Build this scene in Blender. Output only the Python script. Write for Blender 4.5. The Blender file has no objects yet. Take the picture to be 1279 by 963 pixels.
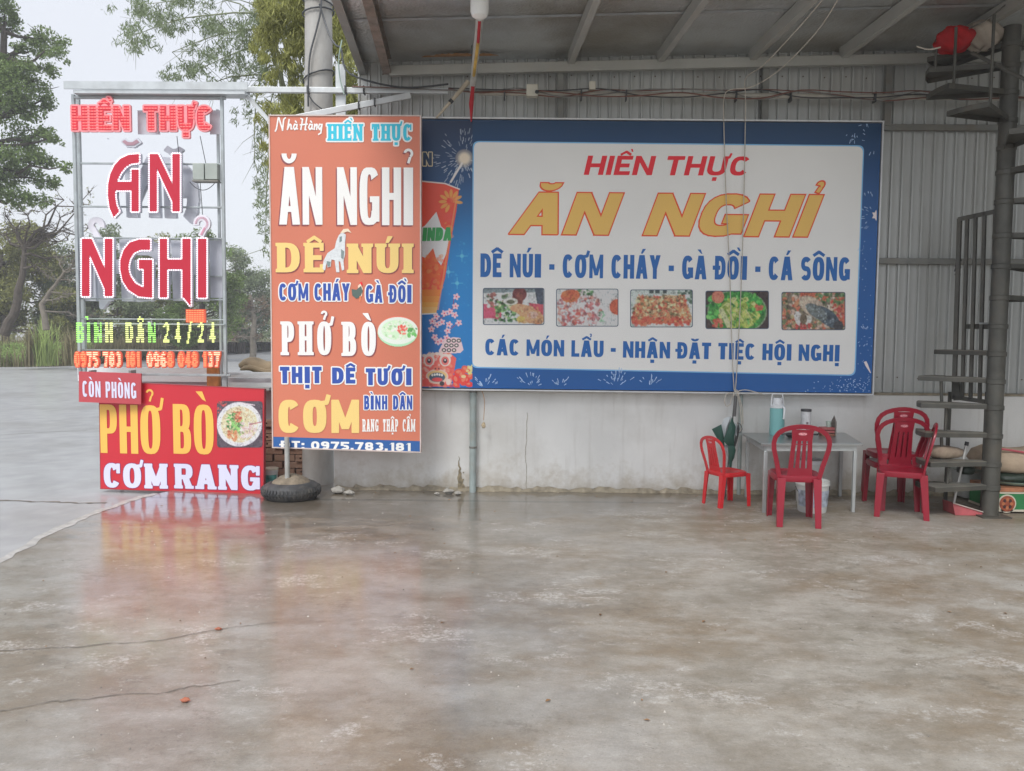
import bpy, bmesh, math, random, unicodedata
import numpy as np
from mathutils import Vector, Matrix
from mathutils.geometry import delaunay_2d_cdt
random.seed(7)
rng = np.random.default_rng(11)
S = bpy.context.scene
COL = S.collection
PI = math.pi

# ------------------------------------------------------------------ camera
FPX, CX, CY, EYE = 1000.0, 639.5, 481.5, 1.5
YAW, PITCH, ROLL = math.radians(.55), math.radians(3.63), math.radians(.49)
cam_d = bpy.data.cameras.new('camera'); cam = bpy.data.objects.new('camera', cam_d); COL.objects.link(cam)
cam_d.sensor_width = 36; cam_d.lens = 36 * FPX / 1279; cam_d.clip_end = 2000; cam_d.clip_start = .05
R3 = Matrix.Rotation(YAW, 3, 'Z') @ Matrix.Rotation(PI / 2 - PITCH, 3, 'X') @ Matrix.Rotation(ROLL, 3, 'Z')
cam.matrix_world = Matrix.Translation((0, 0, EYE)) @ R3.to_4x4()
S.camera = cam

# ------------------------------------------------------------------ sky, sun, exposure
SUN_EL, SUN_AZ = math.radians(52), math.radians(200)      # azimuth the light comes from, clockwise from +Y
w = bpy.data.worlds.new('World'); S.world = w; w.use_nodes = True
nt = w.node_tree; nt.nodes.clear()
N = nt.nodes.new; L = nt.links.new
out = N('ShaderNodeOutputWorld'); add = N('ShaderNodeAddShader')
sky = N('ShaderNodeTexSky'); sky.sky_type = 'NISHITA'; sky.sun_disc = False
sky.sun_elevation = SUN_EL; sky.sun_rotation = SUN_AZ; sky.dust_density = 1; sky.air_density = 1
b1 = N('ShaderNodeBackground'); b1.inputs[1].default_value = .05; hs = N('ShaderNodeHueSaturation'); hs.inputs['Saturation'].default_value = .25; L(sky.outputs[0], hs.inputs['Color']); L(hs.outputs[0], b1.inputs[0])
# cloud deck: overcast luminance rises from the horizon to the zenith by (1 + 2 sin e) / 3
tc = N('ShaderNodeTexCoord'); sp = N('ShaderNodeSeparateXYZ'); L(tc.outputs['Generated'], sp.inputs[0])
mx = N('ShaderNodeMath'); mx.operation = 'MAXIMUM'; mx.inputs[1].default_value = 0; L(sp.outputs[2], mx.inputs[0])
ma = N('ShaderNodeMath'); ma.operation = 'MULTIPLY_ADD'; ma.inputs[1].default_value = 2.0; ma.inputs[2].default_value = 1
L(mx.outputs[0], ma.inputs[0])
b2 = N('ShaderNodeBackground'); b2.inputs[0].default_value = (.885, .915, 1, 1)
SKY_STRENGTH = .215
mm = N('ShaderNodeMath'); mm.operation = 'MULTIPLY'; mm.inputs[1].default_value = SKY_STRENGTH
L(ma.outputs[0], mm.inputs[0]); L(mm.outputs[0], b2.inputs[1])
L(b1.outputs[0], add.inputs[0]); L(b2.outputs[0], add.inputs[1]); L(add.outputs[0], out.inputs[0])
sd = bpy.data.lights.new('sun', 'SUN'); sd.energy = 1.5; sd.angle = math.radians(25); sd.color = (1, .97, .93)
so = bpy.data.objects.new('sun', sd); COL.objects.link(so)
dirv = Vector((math.sin(SUN_AZ) * math.cos(SUN_EL), math.cos(SUN_AZ) * math.cos(SUN_EL), math.sin(SUN_EL)))
so.rotation_euler = dirv.to_track_quat('Z', 'Y').to_euler(); so.location = (0, 0, 30)
S.view_settings.view_transform = 'Standard'; S.view_settings.look = 'None'
S.view_settings.exposure = .78; S.view_settings.gamma = 1; S.view_settings.use_curve_mapping = False
S.cycles.max_bounces = 8; S.cycles.diffuse_bounces = 5; S.cycles.volume_bounces = 1
S.cycles.use_denoising = True

# ------------------------------------------------------------------ measuring helpers (photo measurements -> metres)
def ray(px, py): return R3 @ Vector(((px - CX) / FPX, -(py - CY) / FPX, -1))
def at(px, py, Y):
    r = ray(px, py); return Vector((0, 0, EYE)) + r * (Y / r.y)
def gr(px, py, z=0.0):
    r = ray(px, py); return Vector((0, 0, EYE)) + r * ((z - EYE) / r.z)
class Plane:
    """a vertical flat face through two ground-plan points; n looks to the camera side"""
    def __init__(s, p, q):
        s.o = Vector((p[0], p[1], 0)); s.u = Vector((q[0] - p[0], q[1] - p[1], 0)).normalized()
        s.n = Vector((s.u.y, -s.u.x, 0))
        if s.n.y > 0: s.n = -s.n
    def pt(s, px, py, lift=0.0):
        r = ray(px, py); c = Vector((0, 0, EYE)); o = s.o + s.n * lift
        return c + r * ((o - c).dot(s.n) / r.dot(s.n))
def flatY(Y): return Plane((0, Y), (1, Y))

# ------------------------------------------------------------------ colours and materials
def lin(c):
    c = c / 255.0
    return c / 12.92 if c <= .04045 else ((c + .055) / 1.055) ** 2.4
def rgb(r, g, b, k=1.0): return (min(.9, lin(r) * k), min(.9, lin(g) * k), min(.9, lin(b) * k), 1)
_m = {}
def surf(name, col, rough=.5, metal=0.0, var=.12, scale=6.0, bump=.0, coat=0.0, emit=0.0, detail=6, dirt=None, dscale=2.0, damt=.5, stretch=None, island=0.0, spec=.5, transl=0.0):
    if name in _m: return _m[name]
    m = bpy.data.materials.new(name); m.use_nodes = True; _m[name] = m
    t = m.node_tree; nn = t.nodes; lk = t.links.new; p = nn['Principled BSDF']
    p.inputs['Roughness'].default_value = rough; p.inputs['Metallic'].default_value = metal
    p.inputs['Coat Weight'].default_value = coat; p.inputs['Coat Roughness'].default_value = .12
    p.inputs['Specular IOR Level'].default_value = spec
    c4 = tuple(col[:3]) + (1,)
    geo = nn.new('ShaderNodeNewGeometry'); mp = nn.new('ShaderNodeMapping'); lk(geo.outputs['Position'], mp.inputs[0])
    if stretch: mp.inputs['Scale'].default_value = stretch
    nz = nn.new('ShaderNodeTexNoise'); nz.inputs['Scale'].default_value = scale; nz.inputs['Detail'].default_value = detail
    lk(mp.outputs[0], nz.inputs['Vector'])
    mr = nn.new('ShaderNodeMapRange'); mr.inputs['From Min'].default_value = .3; mr.inputs['From Max'].default_value = .7
    mr.inputs['To Min'].default_value = 1 - var; mr.inputs['To Max'].default_value = 1 + var; lk(nz.outputs['Fac'], mr.inputs['Value'])
    src = mr.outputs[0]
    if island:
        m2 = nn.new('ShaderNodeMapRange'); m2.inputs['To Min'].default_value = 1 - island; m2.inputs['To Max'].default_value = 1 + island
        lk(geo.outputs['Random Per Island'], m2.inputs['Value'])
        mu = nn.new('ShaderNodeMath'); mu.operation = 'MULTIPLY'; lk(src, mu.inputs[0]); lk(m2.outputs[0], mu.inputs[1]); src = mu.outputs[0]
    vm = nn.new('ShaderNodeVectorMath'); vm.operation = 'SCALE'; vm.inputs[0].default_value = c4[:3]; lk(src, vm.inputs['Scale'])
    colout = vm.outputs[0]
    if dirt:
        n2 = nn.new('ShaderNodeTexNoise'); n2.inputs['Scale'].default_value = dscale; n2.inputs['Detail'].default_value = 8; n2.inputs['Roughness'].default_value = .65
        lk(mp.outputs[0], n2.inputs['Vector'])
        rp = nn.new('ShaderNodeMapRange'); rp.inputs['From Min'].default_value = .48; rp.inputs['From Max'].default_value = .68; rp.inputs['To Max'].default_value = damt
        lk(n2.outputs['Fac'], rp.inputs['Value'])
        mi = nn.new('ShaderNodeMix'); mi.data_type = 'RGBA'; lk(rp.outputs[0], mi.inputs[0]); lk(colout, mi.inputs[6]); mi.inputs[7].default_value = tuple(dirt[:3]) + (1,)
        colout = mi.outputs[2]
    lk(colout, p.inputs['Base Color'])
    if bump:
        n3 = nn.new('ShaderNodeTexNoise'); n3.inputs['Scale'].default_value = scale * 7; n3.inputs['Detail'].default_value = 5; lk(mp.outputs[0], n3.inputs['Vector'])
        bp = nn.new('ShaderNodeBump'); bp.inputs['Strength'].default_value = bump; bp.inputs['Distance'].default_value = .01
        lk(n3.outputs['Fac'], bp.inputs['Height']); lk(bp.outputs[0], p.inputs['Normal'])
    if emit:
        p.inputs['Emission Color'].default_value = c4; p.inputs['Emission Strength'].default_value = emit
    if transl:
        tr = nn.new('ShaderNodeBsdfTranslucent'); lk(colout, tr.inputs[0]); ms = nn.new('ShaderNodeMixShader'); ms.inputs[0].default_value = transl
        lk(p.outputs[0], ms.inputs[1]); lk(tr.outputs[0], ms.inputs[2]); lk(ms.outputs[0], nn['Material Output'].inputs[0])
    return m

# ------------------------------------------------------------------ mesh helpers
class MB:
    def __init__(s): s.v = []; s.f = []
    def add(s, vs, fs):
        b = len(s.v); s.v += [tuple(v) for v in vs]; s.f += [tuple(i + b for i in f) for f in fs]
    def box(s, a, b):
        x0, y0, z0 = [min(a[i], b[i]) for i in range(3)]; x1, y1, z1 = [max(a[i], b[i]) for i in range(3)]
        s.add([(x0,y0,z0),(x1,y0,z0),(x1,y1,z0),(x0,y1,z0),(x0,y0,z1),(x1,y0,z1),(x1,y1,z1),(x0,y1,z1)],
              [(0,3,2,1),(4,5,6,7),(0,1,5,4),(1,2,6,5),(2,3,7,6),(3,0,4,7)])
    def bar(s, p, q, w, h, up=(0, 0, 1)):
        p, q = Vector(p), Vector(q); t = (q - p).normalized(); up = Vector(up)
        if abs(t.dot(up)) > .95: up = Vector((0, 1, 0))
        a = t.cross(up).normalized() * (w / 2); b = t.cross(a).normalized() * (h / 2)
        vs = [p-a-b, p+a-b, p+a+b, p-a+b, q-a-b, q+a-b, q+a+b, q-a+b]
        s.add(vs, [(0,3,2,1),(4,5,6,7),(0,1,5,4),(1,2,6,5),(2,3,7,6),(3,0,4,7)])
    def sweep(s, pts, ra, rb=None, n=8, nrm=None, cap=True, radii=None):
        """tube along pts; section half-axes ra (sideways) and rb (along nrm)"""
        pts = [Vector(p) for p in pts]; rb = ra if rb is None else rb; b0 = len(s.v); K = len(pts); prev = None
        for i, p in enumerate(pts):
            t = (pts[min(i+1, K-1)] - pts[max(i-1, 0)]); t = t.normalized() if t.length > 1e-9 else Vector((0,0,1))
            if nrm is not None: nv = Vector(nrm)
            elif prev is not None: nv = prev
            else: nv = Vector((0,0,1)) if abs(t.z) < .9 else Vector((0,1,0))
            a = t.cross(nv)
            if a.length < 1e-6: a = t.cross(Vector((1,.1,0)))
            a.normalize(); b = a.cross(t).normalized(); prev = b
            k = radii[i] if radii else 1.0
            for j in range(n):
                th = 2*PI*j/n; s.v.append(tuple(p + a*(ra*k*math.cos(th)) + b*(rb*k*math.sin(th))))
        for i in range(K-1):
            for j in range(n):
                j2 = (j+1) % n; s.f.append((b0+i*n+j, b0+i*n+j2, b0+(i+1)*n+j2, b0+(i+1)*n+j))
        if cap: s.f.append(tuple(b0+j for j in reversed(range(n)))); s.f.append(tuple(b0+(K-1)*n+j for j in range(n)))
    def lathe(s, prof, c=(0,0,0), n=24, sx=1, sy=1, power=2):
        b0 = len(s.v)
        for r, z in prof:
            for j in range(n):
                th = 2*PI*j/n; cc, ss = math.cos(th), math.sin(th)
                x = math.copysign(abs(cc)**(2/power), cc); y = math.copysign(abs(ss)**(2/power), ss)
                s.v.append((c[0]+r*x*sx, c[1]+r*y*sy, c[2]+z))
        for i in range(len(prof)-1):
            for j in range(n):
                j2 = (j+1) % n; s.f.append((b0+i*n+j, b0+i*n+j2, b0+(i+1)*n+j2, b0+(i+1)*n+j))
        s.f.append(tuple(b0+j for j in reversed(range(n)))); s.f.append(tuple(b0+(len(prof)-1)*n+j for j in range(n)))
    def prism(s, poly, d):
        """poly: 3-D outline; d: extrusion vector"""
        n = len(poly); d = Vector(d); vs = [Vector(p) for p in poly]
        s.add(vs + [v + d for v in vs], [tuple(range(n)), tuple(reversed(range(n, 2*n)))] + [(i, i+n, (i+1) % n + n, (i+1) % n) for i in range(n)])
    def build(s, name, m, parent=None, smooth=35, bevel=0.0, fix=True):
        me = bpy.data.meshes.new(name); me.from_pydata(s.v, [], s.f); me.update()
        if fix:
            bm = bmesh.new(); bm.from_mesh(me); bmesh.ops.recalc_face_normals(bm, faces=bm.faces[:]); bm.to_mesh(me); bm.free()
        return link(name, me, m, parent, smooth, bevel)
def link(name, me, m, parent=None, smooth=35, bevel=0.0):
    if m and not me.materials: me.materials.append(m)
    if smooth:
        me.polygons.foreach_set('use_smooth', [True]*len(me.polygons)); me.set_sharp_from_angle(angle=math.radians(smooth))
    o = bpy.data.objects.new(name, me); COL.objects.link(o)
    if parent: o.parent = parent; o.matrix_parent_inverse = parent.matrix_world.inverted()
    if bevel:
        bv = o.modifiers.new('bevel', 'BEVEL'); bv.width = bevel; bv.segments = 2; bv.limit_method = 'ANGLE'
    return o
def thing(name, label, cat, loc=(0,0,0), rz=0.0, group=None):
    o = bpy.data.objects.new(name, None); COL.objects.link(o); o.empty_display_size = .1
    o.location = loc; o.rotation_euler = (0,0,rz); o['label'] = label; o['category'] = cat
    o.matrix_world = Matrix.Translation(loc) @ Matrix.Rotation(rz, 4, 'Z')
    if group: o['group'] = group
    return o
def local(o):                                     # parts built in the thing's own coordinates
    o.matrix_parent_inverse = Matrix.Identity(4); return o
def tag(o, label=None, cat=None, group=None, kind=None):
    if label: o['label'] = label
    if cat: o['category'] = cat
    if group: o['group'] = group
    if kind: o['kind'] = kind
    return o
def copy_tree(o, parent=None):
    c = o.copy(); COL.objects.link(c)
    if parent: c.parent = parent
    for ch in list(o.children): copy_tree(ch, c)
    return c

# ------------------------------------------------------------------ lettering: each glyph is a set of convex pieces, merged into one outline
def _rect(x0, y0, x1, y1): return [(x0,y0),(x1,y0),(x1,y1),(x0,y1)]
def _arc(cx, cy, rx, ry, a0, a1, tx, ty, pw=2.5):
    n = max(3, int(abs(a1-a0)/15)); out = []
    def P(a, rx, ry):
        c, s_ = math.cos(math.radians(a)), math.sin(math.radians(a))
        return (cx + rx*math.copysign(abs(c)**(2/pw), c), cy + ry*math.copysign(abs(s_)**(2/pw), s_))
    for i in range(n):
        b, e = a0+(a1-a0)*i/n, a0+(a1-a0)*(i+1)/n
        out.append([P(b,rx,ry), P(e,rx,ry), P(e,max(rx-tx,.004),max(ry-ty,.004)), P(b,max(rx-tx,.004),max(ry-ty,.004))])
    return out
def _stroke(pts, t):
    out = []
    for (x0,y0),(x1,y1) in zip(pts, pts[1:]):
        dx, dy = x1-x0, y1-y0; l = math.hypot(dx,dy) or 1; nx, ny = -dy/l*t/2, dx/l*t/2; ex, ey = dx/l*t*.15, dy/l*t*.15
        out.append([(x0-nx-ex,y0-ny-ey),(x1-nx+ex,y1-ny+ey),(x1+nx+ex,y1+ny+ey),(x0+nx-ex,y0+ny-ey)])
    return out
RELW = dict(A=1.12,B=1,C=1,D=1.02,E=.84,G=1.06,H=1.02,I=0,L=.8,M=1.32,N=1.06,O=1.1,P=.95,R=1.02,S=.95,T=.92,U=1.0,Y=1.05)
RELW.update({'Đ':1.02,' ':.5,'-':.5,'/':.85,'1':.55,'.':0,':':0}); RELW.update({d:.92 for d in '02346789'+'5'})
def glyph(ch, w, tx, ty, serif=0.0, pw=2.5):
    p = []; feet = []
    hx = w/2
    def stem(x, y0=0, y1=1, f=(1,1)):
        p.append(_rect(x, y0, x+tx, y1))
        if f[0]: feet.append((x, y0, 1))
        if f[1]: feet.append((x, y1, -1))
    if ch == 'I': stem(0)
    elif ch == 'H': stem(0); stem(w-tx); p.append(_rect(tx*.5, .5-ty/2, w-tx*.5, .5+ty/2))
    elif ch == 'N':
        stem(0, f=(1,1)); stem(w-tx, f=(0,1)); d = tx*1.0
        p.append([(0,1),(d,1),(w,0),(w-d,0)])
    elif ch == 'M':
        stem(0); stem(w-tx); d = tx*1.0
        p.append([(0,1),(d,1),(hx+d*.5,.12),(hx-d*.5,.12)]); p.append([(w-d,1),(w,1),(hx+d*.5,.12),(hx-d*.5,.12)])
    elif ch == 'L': stem(0); p.append(_rect(0,0,w,ty)); 
    elif ch == 'E':
        stem(0)
        for y, k in ((0,1),(.5-ty/2,.88),(1-ty,1)): p.append(_rect(0,y,w*k,y+ty))
        if serif: p.append(_rect(w-tx*.4,0,w,ty*1.9)); p.append(_rect(w-tx*.4,1-ty*1.9,w,1))
    elif ch == 'T':
        stem(hx-tx/2, f=(1,0)); p.append(_rect(0,1-ty,w,1))
        if serif: p.append(_rect(0,1-ty*1.9,tx*.4,1)); p.append(_rect(w-tx*.4,1-ty*1.9,w,1))
    elif ch == 'A':
        d = tx*1.1; a = min(d*.62, hx*.8)
        p.append([(0,0),(d,0),(hx+a*.6,1),(hx-a,1)]); p.append([(w-d,0),(w,0),(hx+a,1),(hx-a*.6,1)])
        y0 = .22; p.append(_rect(w*.2, y0, w*.8, y0+ty*.85))
        if serif:
            s = serif; p.append(_rect(-s,0,d+s*.8,ty*.55)); p.append(_rect(w-d-s*.8,0,w+s,ty*.55))
    elif ch == 'Y':
        d = tx*1.1; p.append([(0,1),(d,1),(hx+tx/2,.42),(hx-tx/2,.42)]); p.append([(w-d,1),(w,1),(hx+tx/2,.42),(hx-tx/2,.42)]); p.append(_rect(hx-tx/2,0,hx+tx/2,.45))
    elif ch in ('O','0'): p += _arc(hx,.5,hx,.5,0,360,tx,ty,pw)
    elif ch == 'C':
        p += _arc(hx,.5,hx,.5,38,322,tx,ty,pw)
        if serif: p.append(_rect(w-tx*.45,.62,w,.98))
    elif ch == 'G':
        p += _arc(hx,.5,hx,.5,38,330,tx,ty,pw); p.append(_rect(w-tx*.95,.06,w,.5)); p.append(_rect(w*.52,.5-ty*.85,w,.5))
        if serif: p.append(_rect(w-tx*.45,.64,w,.98))
    elif ch in ('D','Đ'):
        stem(0); r = min(w*.6, .55); p += _arc(w-r,.5,r,.5,-90,90,tx,ty,pw)
        p.append(_rect(tx*.5,0,w-r+.01,ty)); p.append(_rect(tx*.5,1-ty,w-r+.01,1))
        if ch == 'Đ': p.append(_rect(-tx*.55,.5-ty*.42,w*.5,.5+ty*.42))
    elif ch in 'PR':
        stem(0, f=(1,1)); r = min(w*.5,.3); yb = .4; ry = (1-yb)/2
        p += _arc(w-r,yb+ry,r,ry,-90,90,tx,ty,pw); p.append(_rect(tx*.5,yb,w-r+.01,yb+ty)); p.append(_rect(tx*.5,1-ty,w-r+.01,1))
        if ch == 'R':
            p.append([(w*.42,yb+ty*.6),(w*.42+tx,yb+ty*.6),(w+.0,0),(w-tx*1.1,0)])
            if serif: p.append(_rect(w-tx*1.2,0,w+serif,ty*.55))
    elif ch == 'B':
        stem(0); r = min(w*.5,.27); ym = .5
        p += _arc(w-r-.02,(1+ym-ty/2)/2,r,(1-ym+ty/2)/2,-90,90,tx,ty,pw); p += _arc(w-r,(ym+ty/2)/2,r,(ym+ty/2)/2,-90,90,tx,ty,pw)
        for y in (0,ym-ty/2,1-ty): p.append(_rect(tx*.5,y,w-r+.01,y+ty))
    elif ch == 'S':
        ry = .25+ty/4; p += _arc(hx,1-ry,hx,ry,32,270,tx,ty,2.3); p += _arc(hx,ry,hx,ry,-148,90,tx,ty,2.3)
    elif ch == 'U':
        r = min(.38, .5); p.append(_rect(0,r,tx,1)); p.append(_rect(w-tx,r,w,1)); p += _arc(hx,r,hx,r,180,360,tx,ty,pw)
        feet.append((0,1,-1)); feet.append((w-tx,1,-1))
    elif ch == '1': stem(w-tx, f=(1,0)); p.append([(0,.72),(w-tx+.01,.86),(w-tx+.01,1),(w*.35,.92)])
    elif ch == '2':
        ry = .29; p += _arc(hx,1-ry,hx,ry,-25,165,tx,ty,2.2); p.append([(0,ty*.9),(tx*1.15,ty*.9),(w-.01,.62),(w-tx*1.05,.55)]); p.append(_rect(0,0,w,ty))
    elif ch == '3':
        ry = .25+ty/4; p += _arc(hx,1-ry,hx,ry,-90,150,tx,ty,2.3); p += _arc(hx,ry,hx,ry,-150,90,tx,ty,2.3)
    elif ch == '4':
        p.append(_rect(w-tx*1.5,0,w-tx*.5,1)); p.append(_rect(0,.2,w,.2+ty*.9)); p.append([(0,.2),(tx*.9,.2+ty*.4),(w-tx*.5,1),(w-tx*1.5,1)])
    elif ch == '5':
        p.append(_rect(0,1-ty,w,1)); p.append(_rect(0,.48,tx,1)); p += _arc(hx,.31,hx,.31,-150,120,tx,ty,2.3)
    elif ch == '6': p += _arc(hx,.31,hx,.31,0,360,tx,ty,2.4); p += _arc(hx,.5,hx,.5,45,185,tx,ty,pw)
    elif ch == '9': p += _arc(hx,.69,hx,.31,0,360,tx,ty,2.4); p += _arc(hx,.5,hx,.5,225,365,tx,ty,pw)
    elif ch == '7': p.append(_rect(0,1-ty,w,1)); p.append([(w*.22,0),(w*.22+tx,0),(w,1-ty*.5),(w-tx*1.1,1-ty*.5)])
    elif ch == '8':
        ry = .25+ty/4; p += _arc(hx,1-ry,hx*.94,ry,0,360,tx,ty,2.4); p += _arc(hx,ry,hx,ry,0,360,tx,ty,2.4)
    elif ch == '-': p.append(_rect(0,.34,w,.34+ty*1.1))
    elif ch == '/': p.append([(0,-.05),(tx*1.1,-.05),(w,1.05),(w-tx*1.1,1.05)])
    elif ch == '.': p.append(_rect(0,0,tx,ty*1.1))
    elif ch == ':': p.append(_rect(0,.0,tx,ty*1.1)); p.append(_rect(0,.5,tx,.5+ty*1.1))
    if serif:
        for x, y, d in feet:
            p.append(_rect(x-serif, y, x+tx+serif, y+d*ty*.62))
            p.append([(x-serif*.6,y+d*ty*.5),(x+tx+serif*.6,y+d*ty*.5),(x+tx,y+d*ty*1.0),(x,y+d*ty*1.0)])
    return p
def marks(codes, cx, w, tx, ty, ahi=.0):
    """Vietnamese marks over and under a capital"""
    p = []; a = ty*.62; top = 1.06+ahi; hw = min(max(w*.36, tx*.8), .26)
    low = [c for c in codes if c == 0x323]; two = any(c in (0x302,0x306) for c in codes)
    for c in codes:
        if c == 0x302:
            p += _stroke([(cx-hw,top),(cx,top+.15)], a) + _stroke([(cx,top+.15),(cx+hw,top)], a)
        elif c == 0x306: p += _arc(cx,top+.17,hw,.17,180,360,a*1.2,a,2)
        elif c == 0x300:
            x, y = (cx+hw*1.1, top+.13) if two else (cx, top); p.append([(x-.02,y+.02+.02),(x+.06,y),(x-.02,y+.2),(x-.16,y+.2)] if not two else [(x-.1,y+.17),(x-.0,y+.17),(x+.07,y+.02),(x-.01,y+.02)])
        elif c == 0x301:
            x, y = (cx+hw*1.1, top+.13) if two else (cx, top); p.append([(x-.05,y),(x+.03,y),(x+.16,y+.2),(x+.02,y+.2)])
        elif c == 0x309:
            x, y = (cx+hw*1.0, top+.16) if two else (cx, top+.02); r = .085 if not two else .07
            p += _arc(x,y+r*1.9,r,r,-60,170,a*.62,a*.62,2) + _stroke([(x+r*.35,y+r*1.1),(x-.0,y+.0)], a*.62)
        elif c == 0x323:
            p.append(_rect(cx-tx*.42,-.09-ty*.95,cx+tx*.42,-.09))
        elif c == 0x31B:
            x = w; p += _stroke([(x-tx*.75,.9),(x+tx*.1,.93),(x+tx*.33,1.14)], a*.95)
    return p
def offset_poly(poly, d, rnd=False):
    a = sum(poly[i][0]*poly[(i+1)%len(poly)][1]-poly[(i+1)%len(poly)][0]*poly[i][1] for i in range(len(poly)))
    q = [p for i, p in enumerate(poly) if math.hypot(p[0]-poly[i-1][0], p[1]-poly[i-1][1]) > 1e-6]
    if len(q) < 3: return poly
    if a < 0: q = q[::-1]
    if not d: return q
    out = []; n = len(q)
    for i in range(n):
        x0,y0 = q[i-1]; x1,y1 = q[i]; x2,y2 = q[(i+1)%n]
        l1 = math.hypot(x1-x0,y1-y0); l2 = math.hypot(x2-x1,y2-y1)
        n1 = ((y1-y0)/l1, -(x1-x0)/l1); n2 = ((y2-y1)/l2, -(x2-x1)/l2)
        dt = n1[0]*n2[0]+n1[1]*n2[1]
        if rnd or dt < -.2:
            a1 = math.atan2(n1[1],n1[0]); a2 = math.atan2(n2[1],n2[0])
            while a2 < a1-1e-9: a2 += 2*PI
            k = max(1, int((a2-a1)/.5))
            for j in range(k+1):
                th = a1+(a2-a1)*j/k; out.append((x1+d*math.cos(th), y1+d*math.sin(th)))
        else:
            s_ = d/max(1+dt,.3); out.append((x1+(n1[0]+n2[0])*s_, y1+(n1[1]+n2[1])*s_))
    return out
def union(polys):
    vs, fs = [], []
    for q in polys:
        b = len(vs); vs += [Vector(p) for p in q]; fs.append(list(range(b, b+len(q))))
    v, e, f, _, _, of = delaunay_2d_cdt(vs, [], fs, 1, 1e-6)
    return [(p.x,p.y) for p in v], [t for t, o in zip(f, of) if o]
CAPW = dict(N=.33, M=.24, H=.39, A=.33, O=.39, U=.39, Y=.36, D=.41, B=.40, P=.41, R=.38, T=.5, E=.45, L=.45, C=.41, G=.39)
CAPW['1'] = .55
def layout(s, total, tx, ty, gap, serif=0.0, pw=2.5, space=None, relmap=None):
    """pieces per character for a line of cap height 1 stretched to the given total width"""
    chars = []
    for ch in s:
        if ch == 'Đ': chars.append(('Đ', [])); continue
        d = unicodedata.normalize('NFD', ch); chars.append((d[0], [ord(c) for c in d[1:]]))
    rel = relmap or RELW
    fixed = sum(tx for c, m in chars if rel[c] == 0) + gap*(len(chars)-1) + sum(tx*.2 for c, m in chars if 0x31B in m)
    if space is not None: fixed += space*sum(1 for c, m in chars if c == ' ')
    W = (total-fixed)/sum(rel[c] for c, m in chars if not (c == ' ' and space is not None))
    x = 0; out = []
    for c, m in chars:
        if c == ' ': x += (space if space is not None else W*.5)+gap; continue
        wd = tx if rel[c] == 0 else W*rel[c]
        pcs = glyph(c, wd, min(tx, wd*CAPW.get(c,.37)) if rel[c] else tx, ty, serif, pw) + marks(m, wd/2, wd, tx, ty)
        out.append((c, [[(px+x, py) for px, py in q] for q in pcs])); x += wd+gap+(tx*.2 if 0x31B in m else 0)
    return out
def flat_mesh(name, polys2d, frame, m, parent, lift=0.0, depth=0.0, label=None, dots=None):
    """2-D pieces -> merged flat (or extruded) outline placed with frame(x, y, lift)"""
    v, f = union(polys2d); n = len(v)
    vs = [tuple(frame(x, y, lift+depth)) for x, y in v]; fs = [tuple(t) for t in f]
    if depth:
        vs += [tuple(frame(x, y, lift)) for x, y in v]; cnt = {}
        for t in f:
            for a, b in zip(t, list(t[1:])+[t[0]]): cnt.setdefault((min(a,b),max(a,b)), []).append((a,b))
        for k, l in cnt.items():
            if len(l) == 1: a, b = l[0]; fs.append((a, a+n, b+n, b))
    me = bpy.data.meshes.new(name); me.from_pydata(vs, [], fs); me.update()
    o = link(name, me, m, parent, smooth=0)
    if label: o['label'] = label
    return o
def frame_for(pl, x0, x1, yb, yt, yb1=None, slant=0.0):
    """returns frame function and (total width / cap height)"""
    yb1 = yb if yb1 is None else yb1
    o = pl.pt(x0, yb); u = pl.pt(x1, yb1)-o; h = (pl.pt(x0, yt)-o).length; un = u.normalized()
    def fr(x, y, lift): return o + un*((x+y*slant)*h) + Vector((0,0,1))*(y*h) + pl.n*lift
    return fr, u.length/h
def text(s, pl, x0, x1, yb, yt, m, parent, tx=.2, ty=None, gap=.1, serif=0.0, pw=2.5, slant=0.0, lift=.002, dil=0.0, soft=0.0, yb1=None, depth=0.0, name='lettering', space=None, label=None, pieces=None, shift=(0,0)):
    ty = tx*.85 if ty is None else ty
    fr0, tot = frame_for(pl, x0, x1, yb, yt, yb1, slant)
    fr = (lambda x, y, l: fr0(x+shift[0], y+shift[1], l)) if shift != (0,0) else fr0
    if pieces is None:
        pieces = [q for c, ps in layout(s, tot, tx-2*soft, ty-2*soft, gap+2*soft, serif, pw, space) for q in ps]
    pol = [offset_poly(q, dil+soft, rnd=soft > 0 or dil > .05) for q in pieces]
    return flat_mesh(name, pol, fr, m, parent, lift, depth, label)
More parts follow.
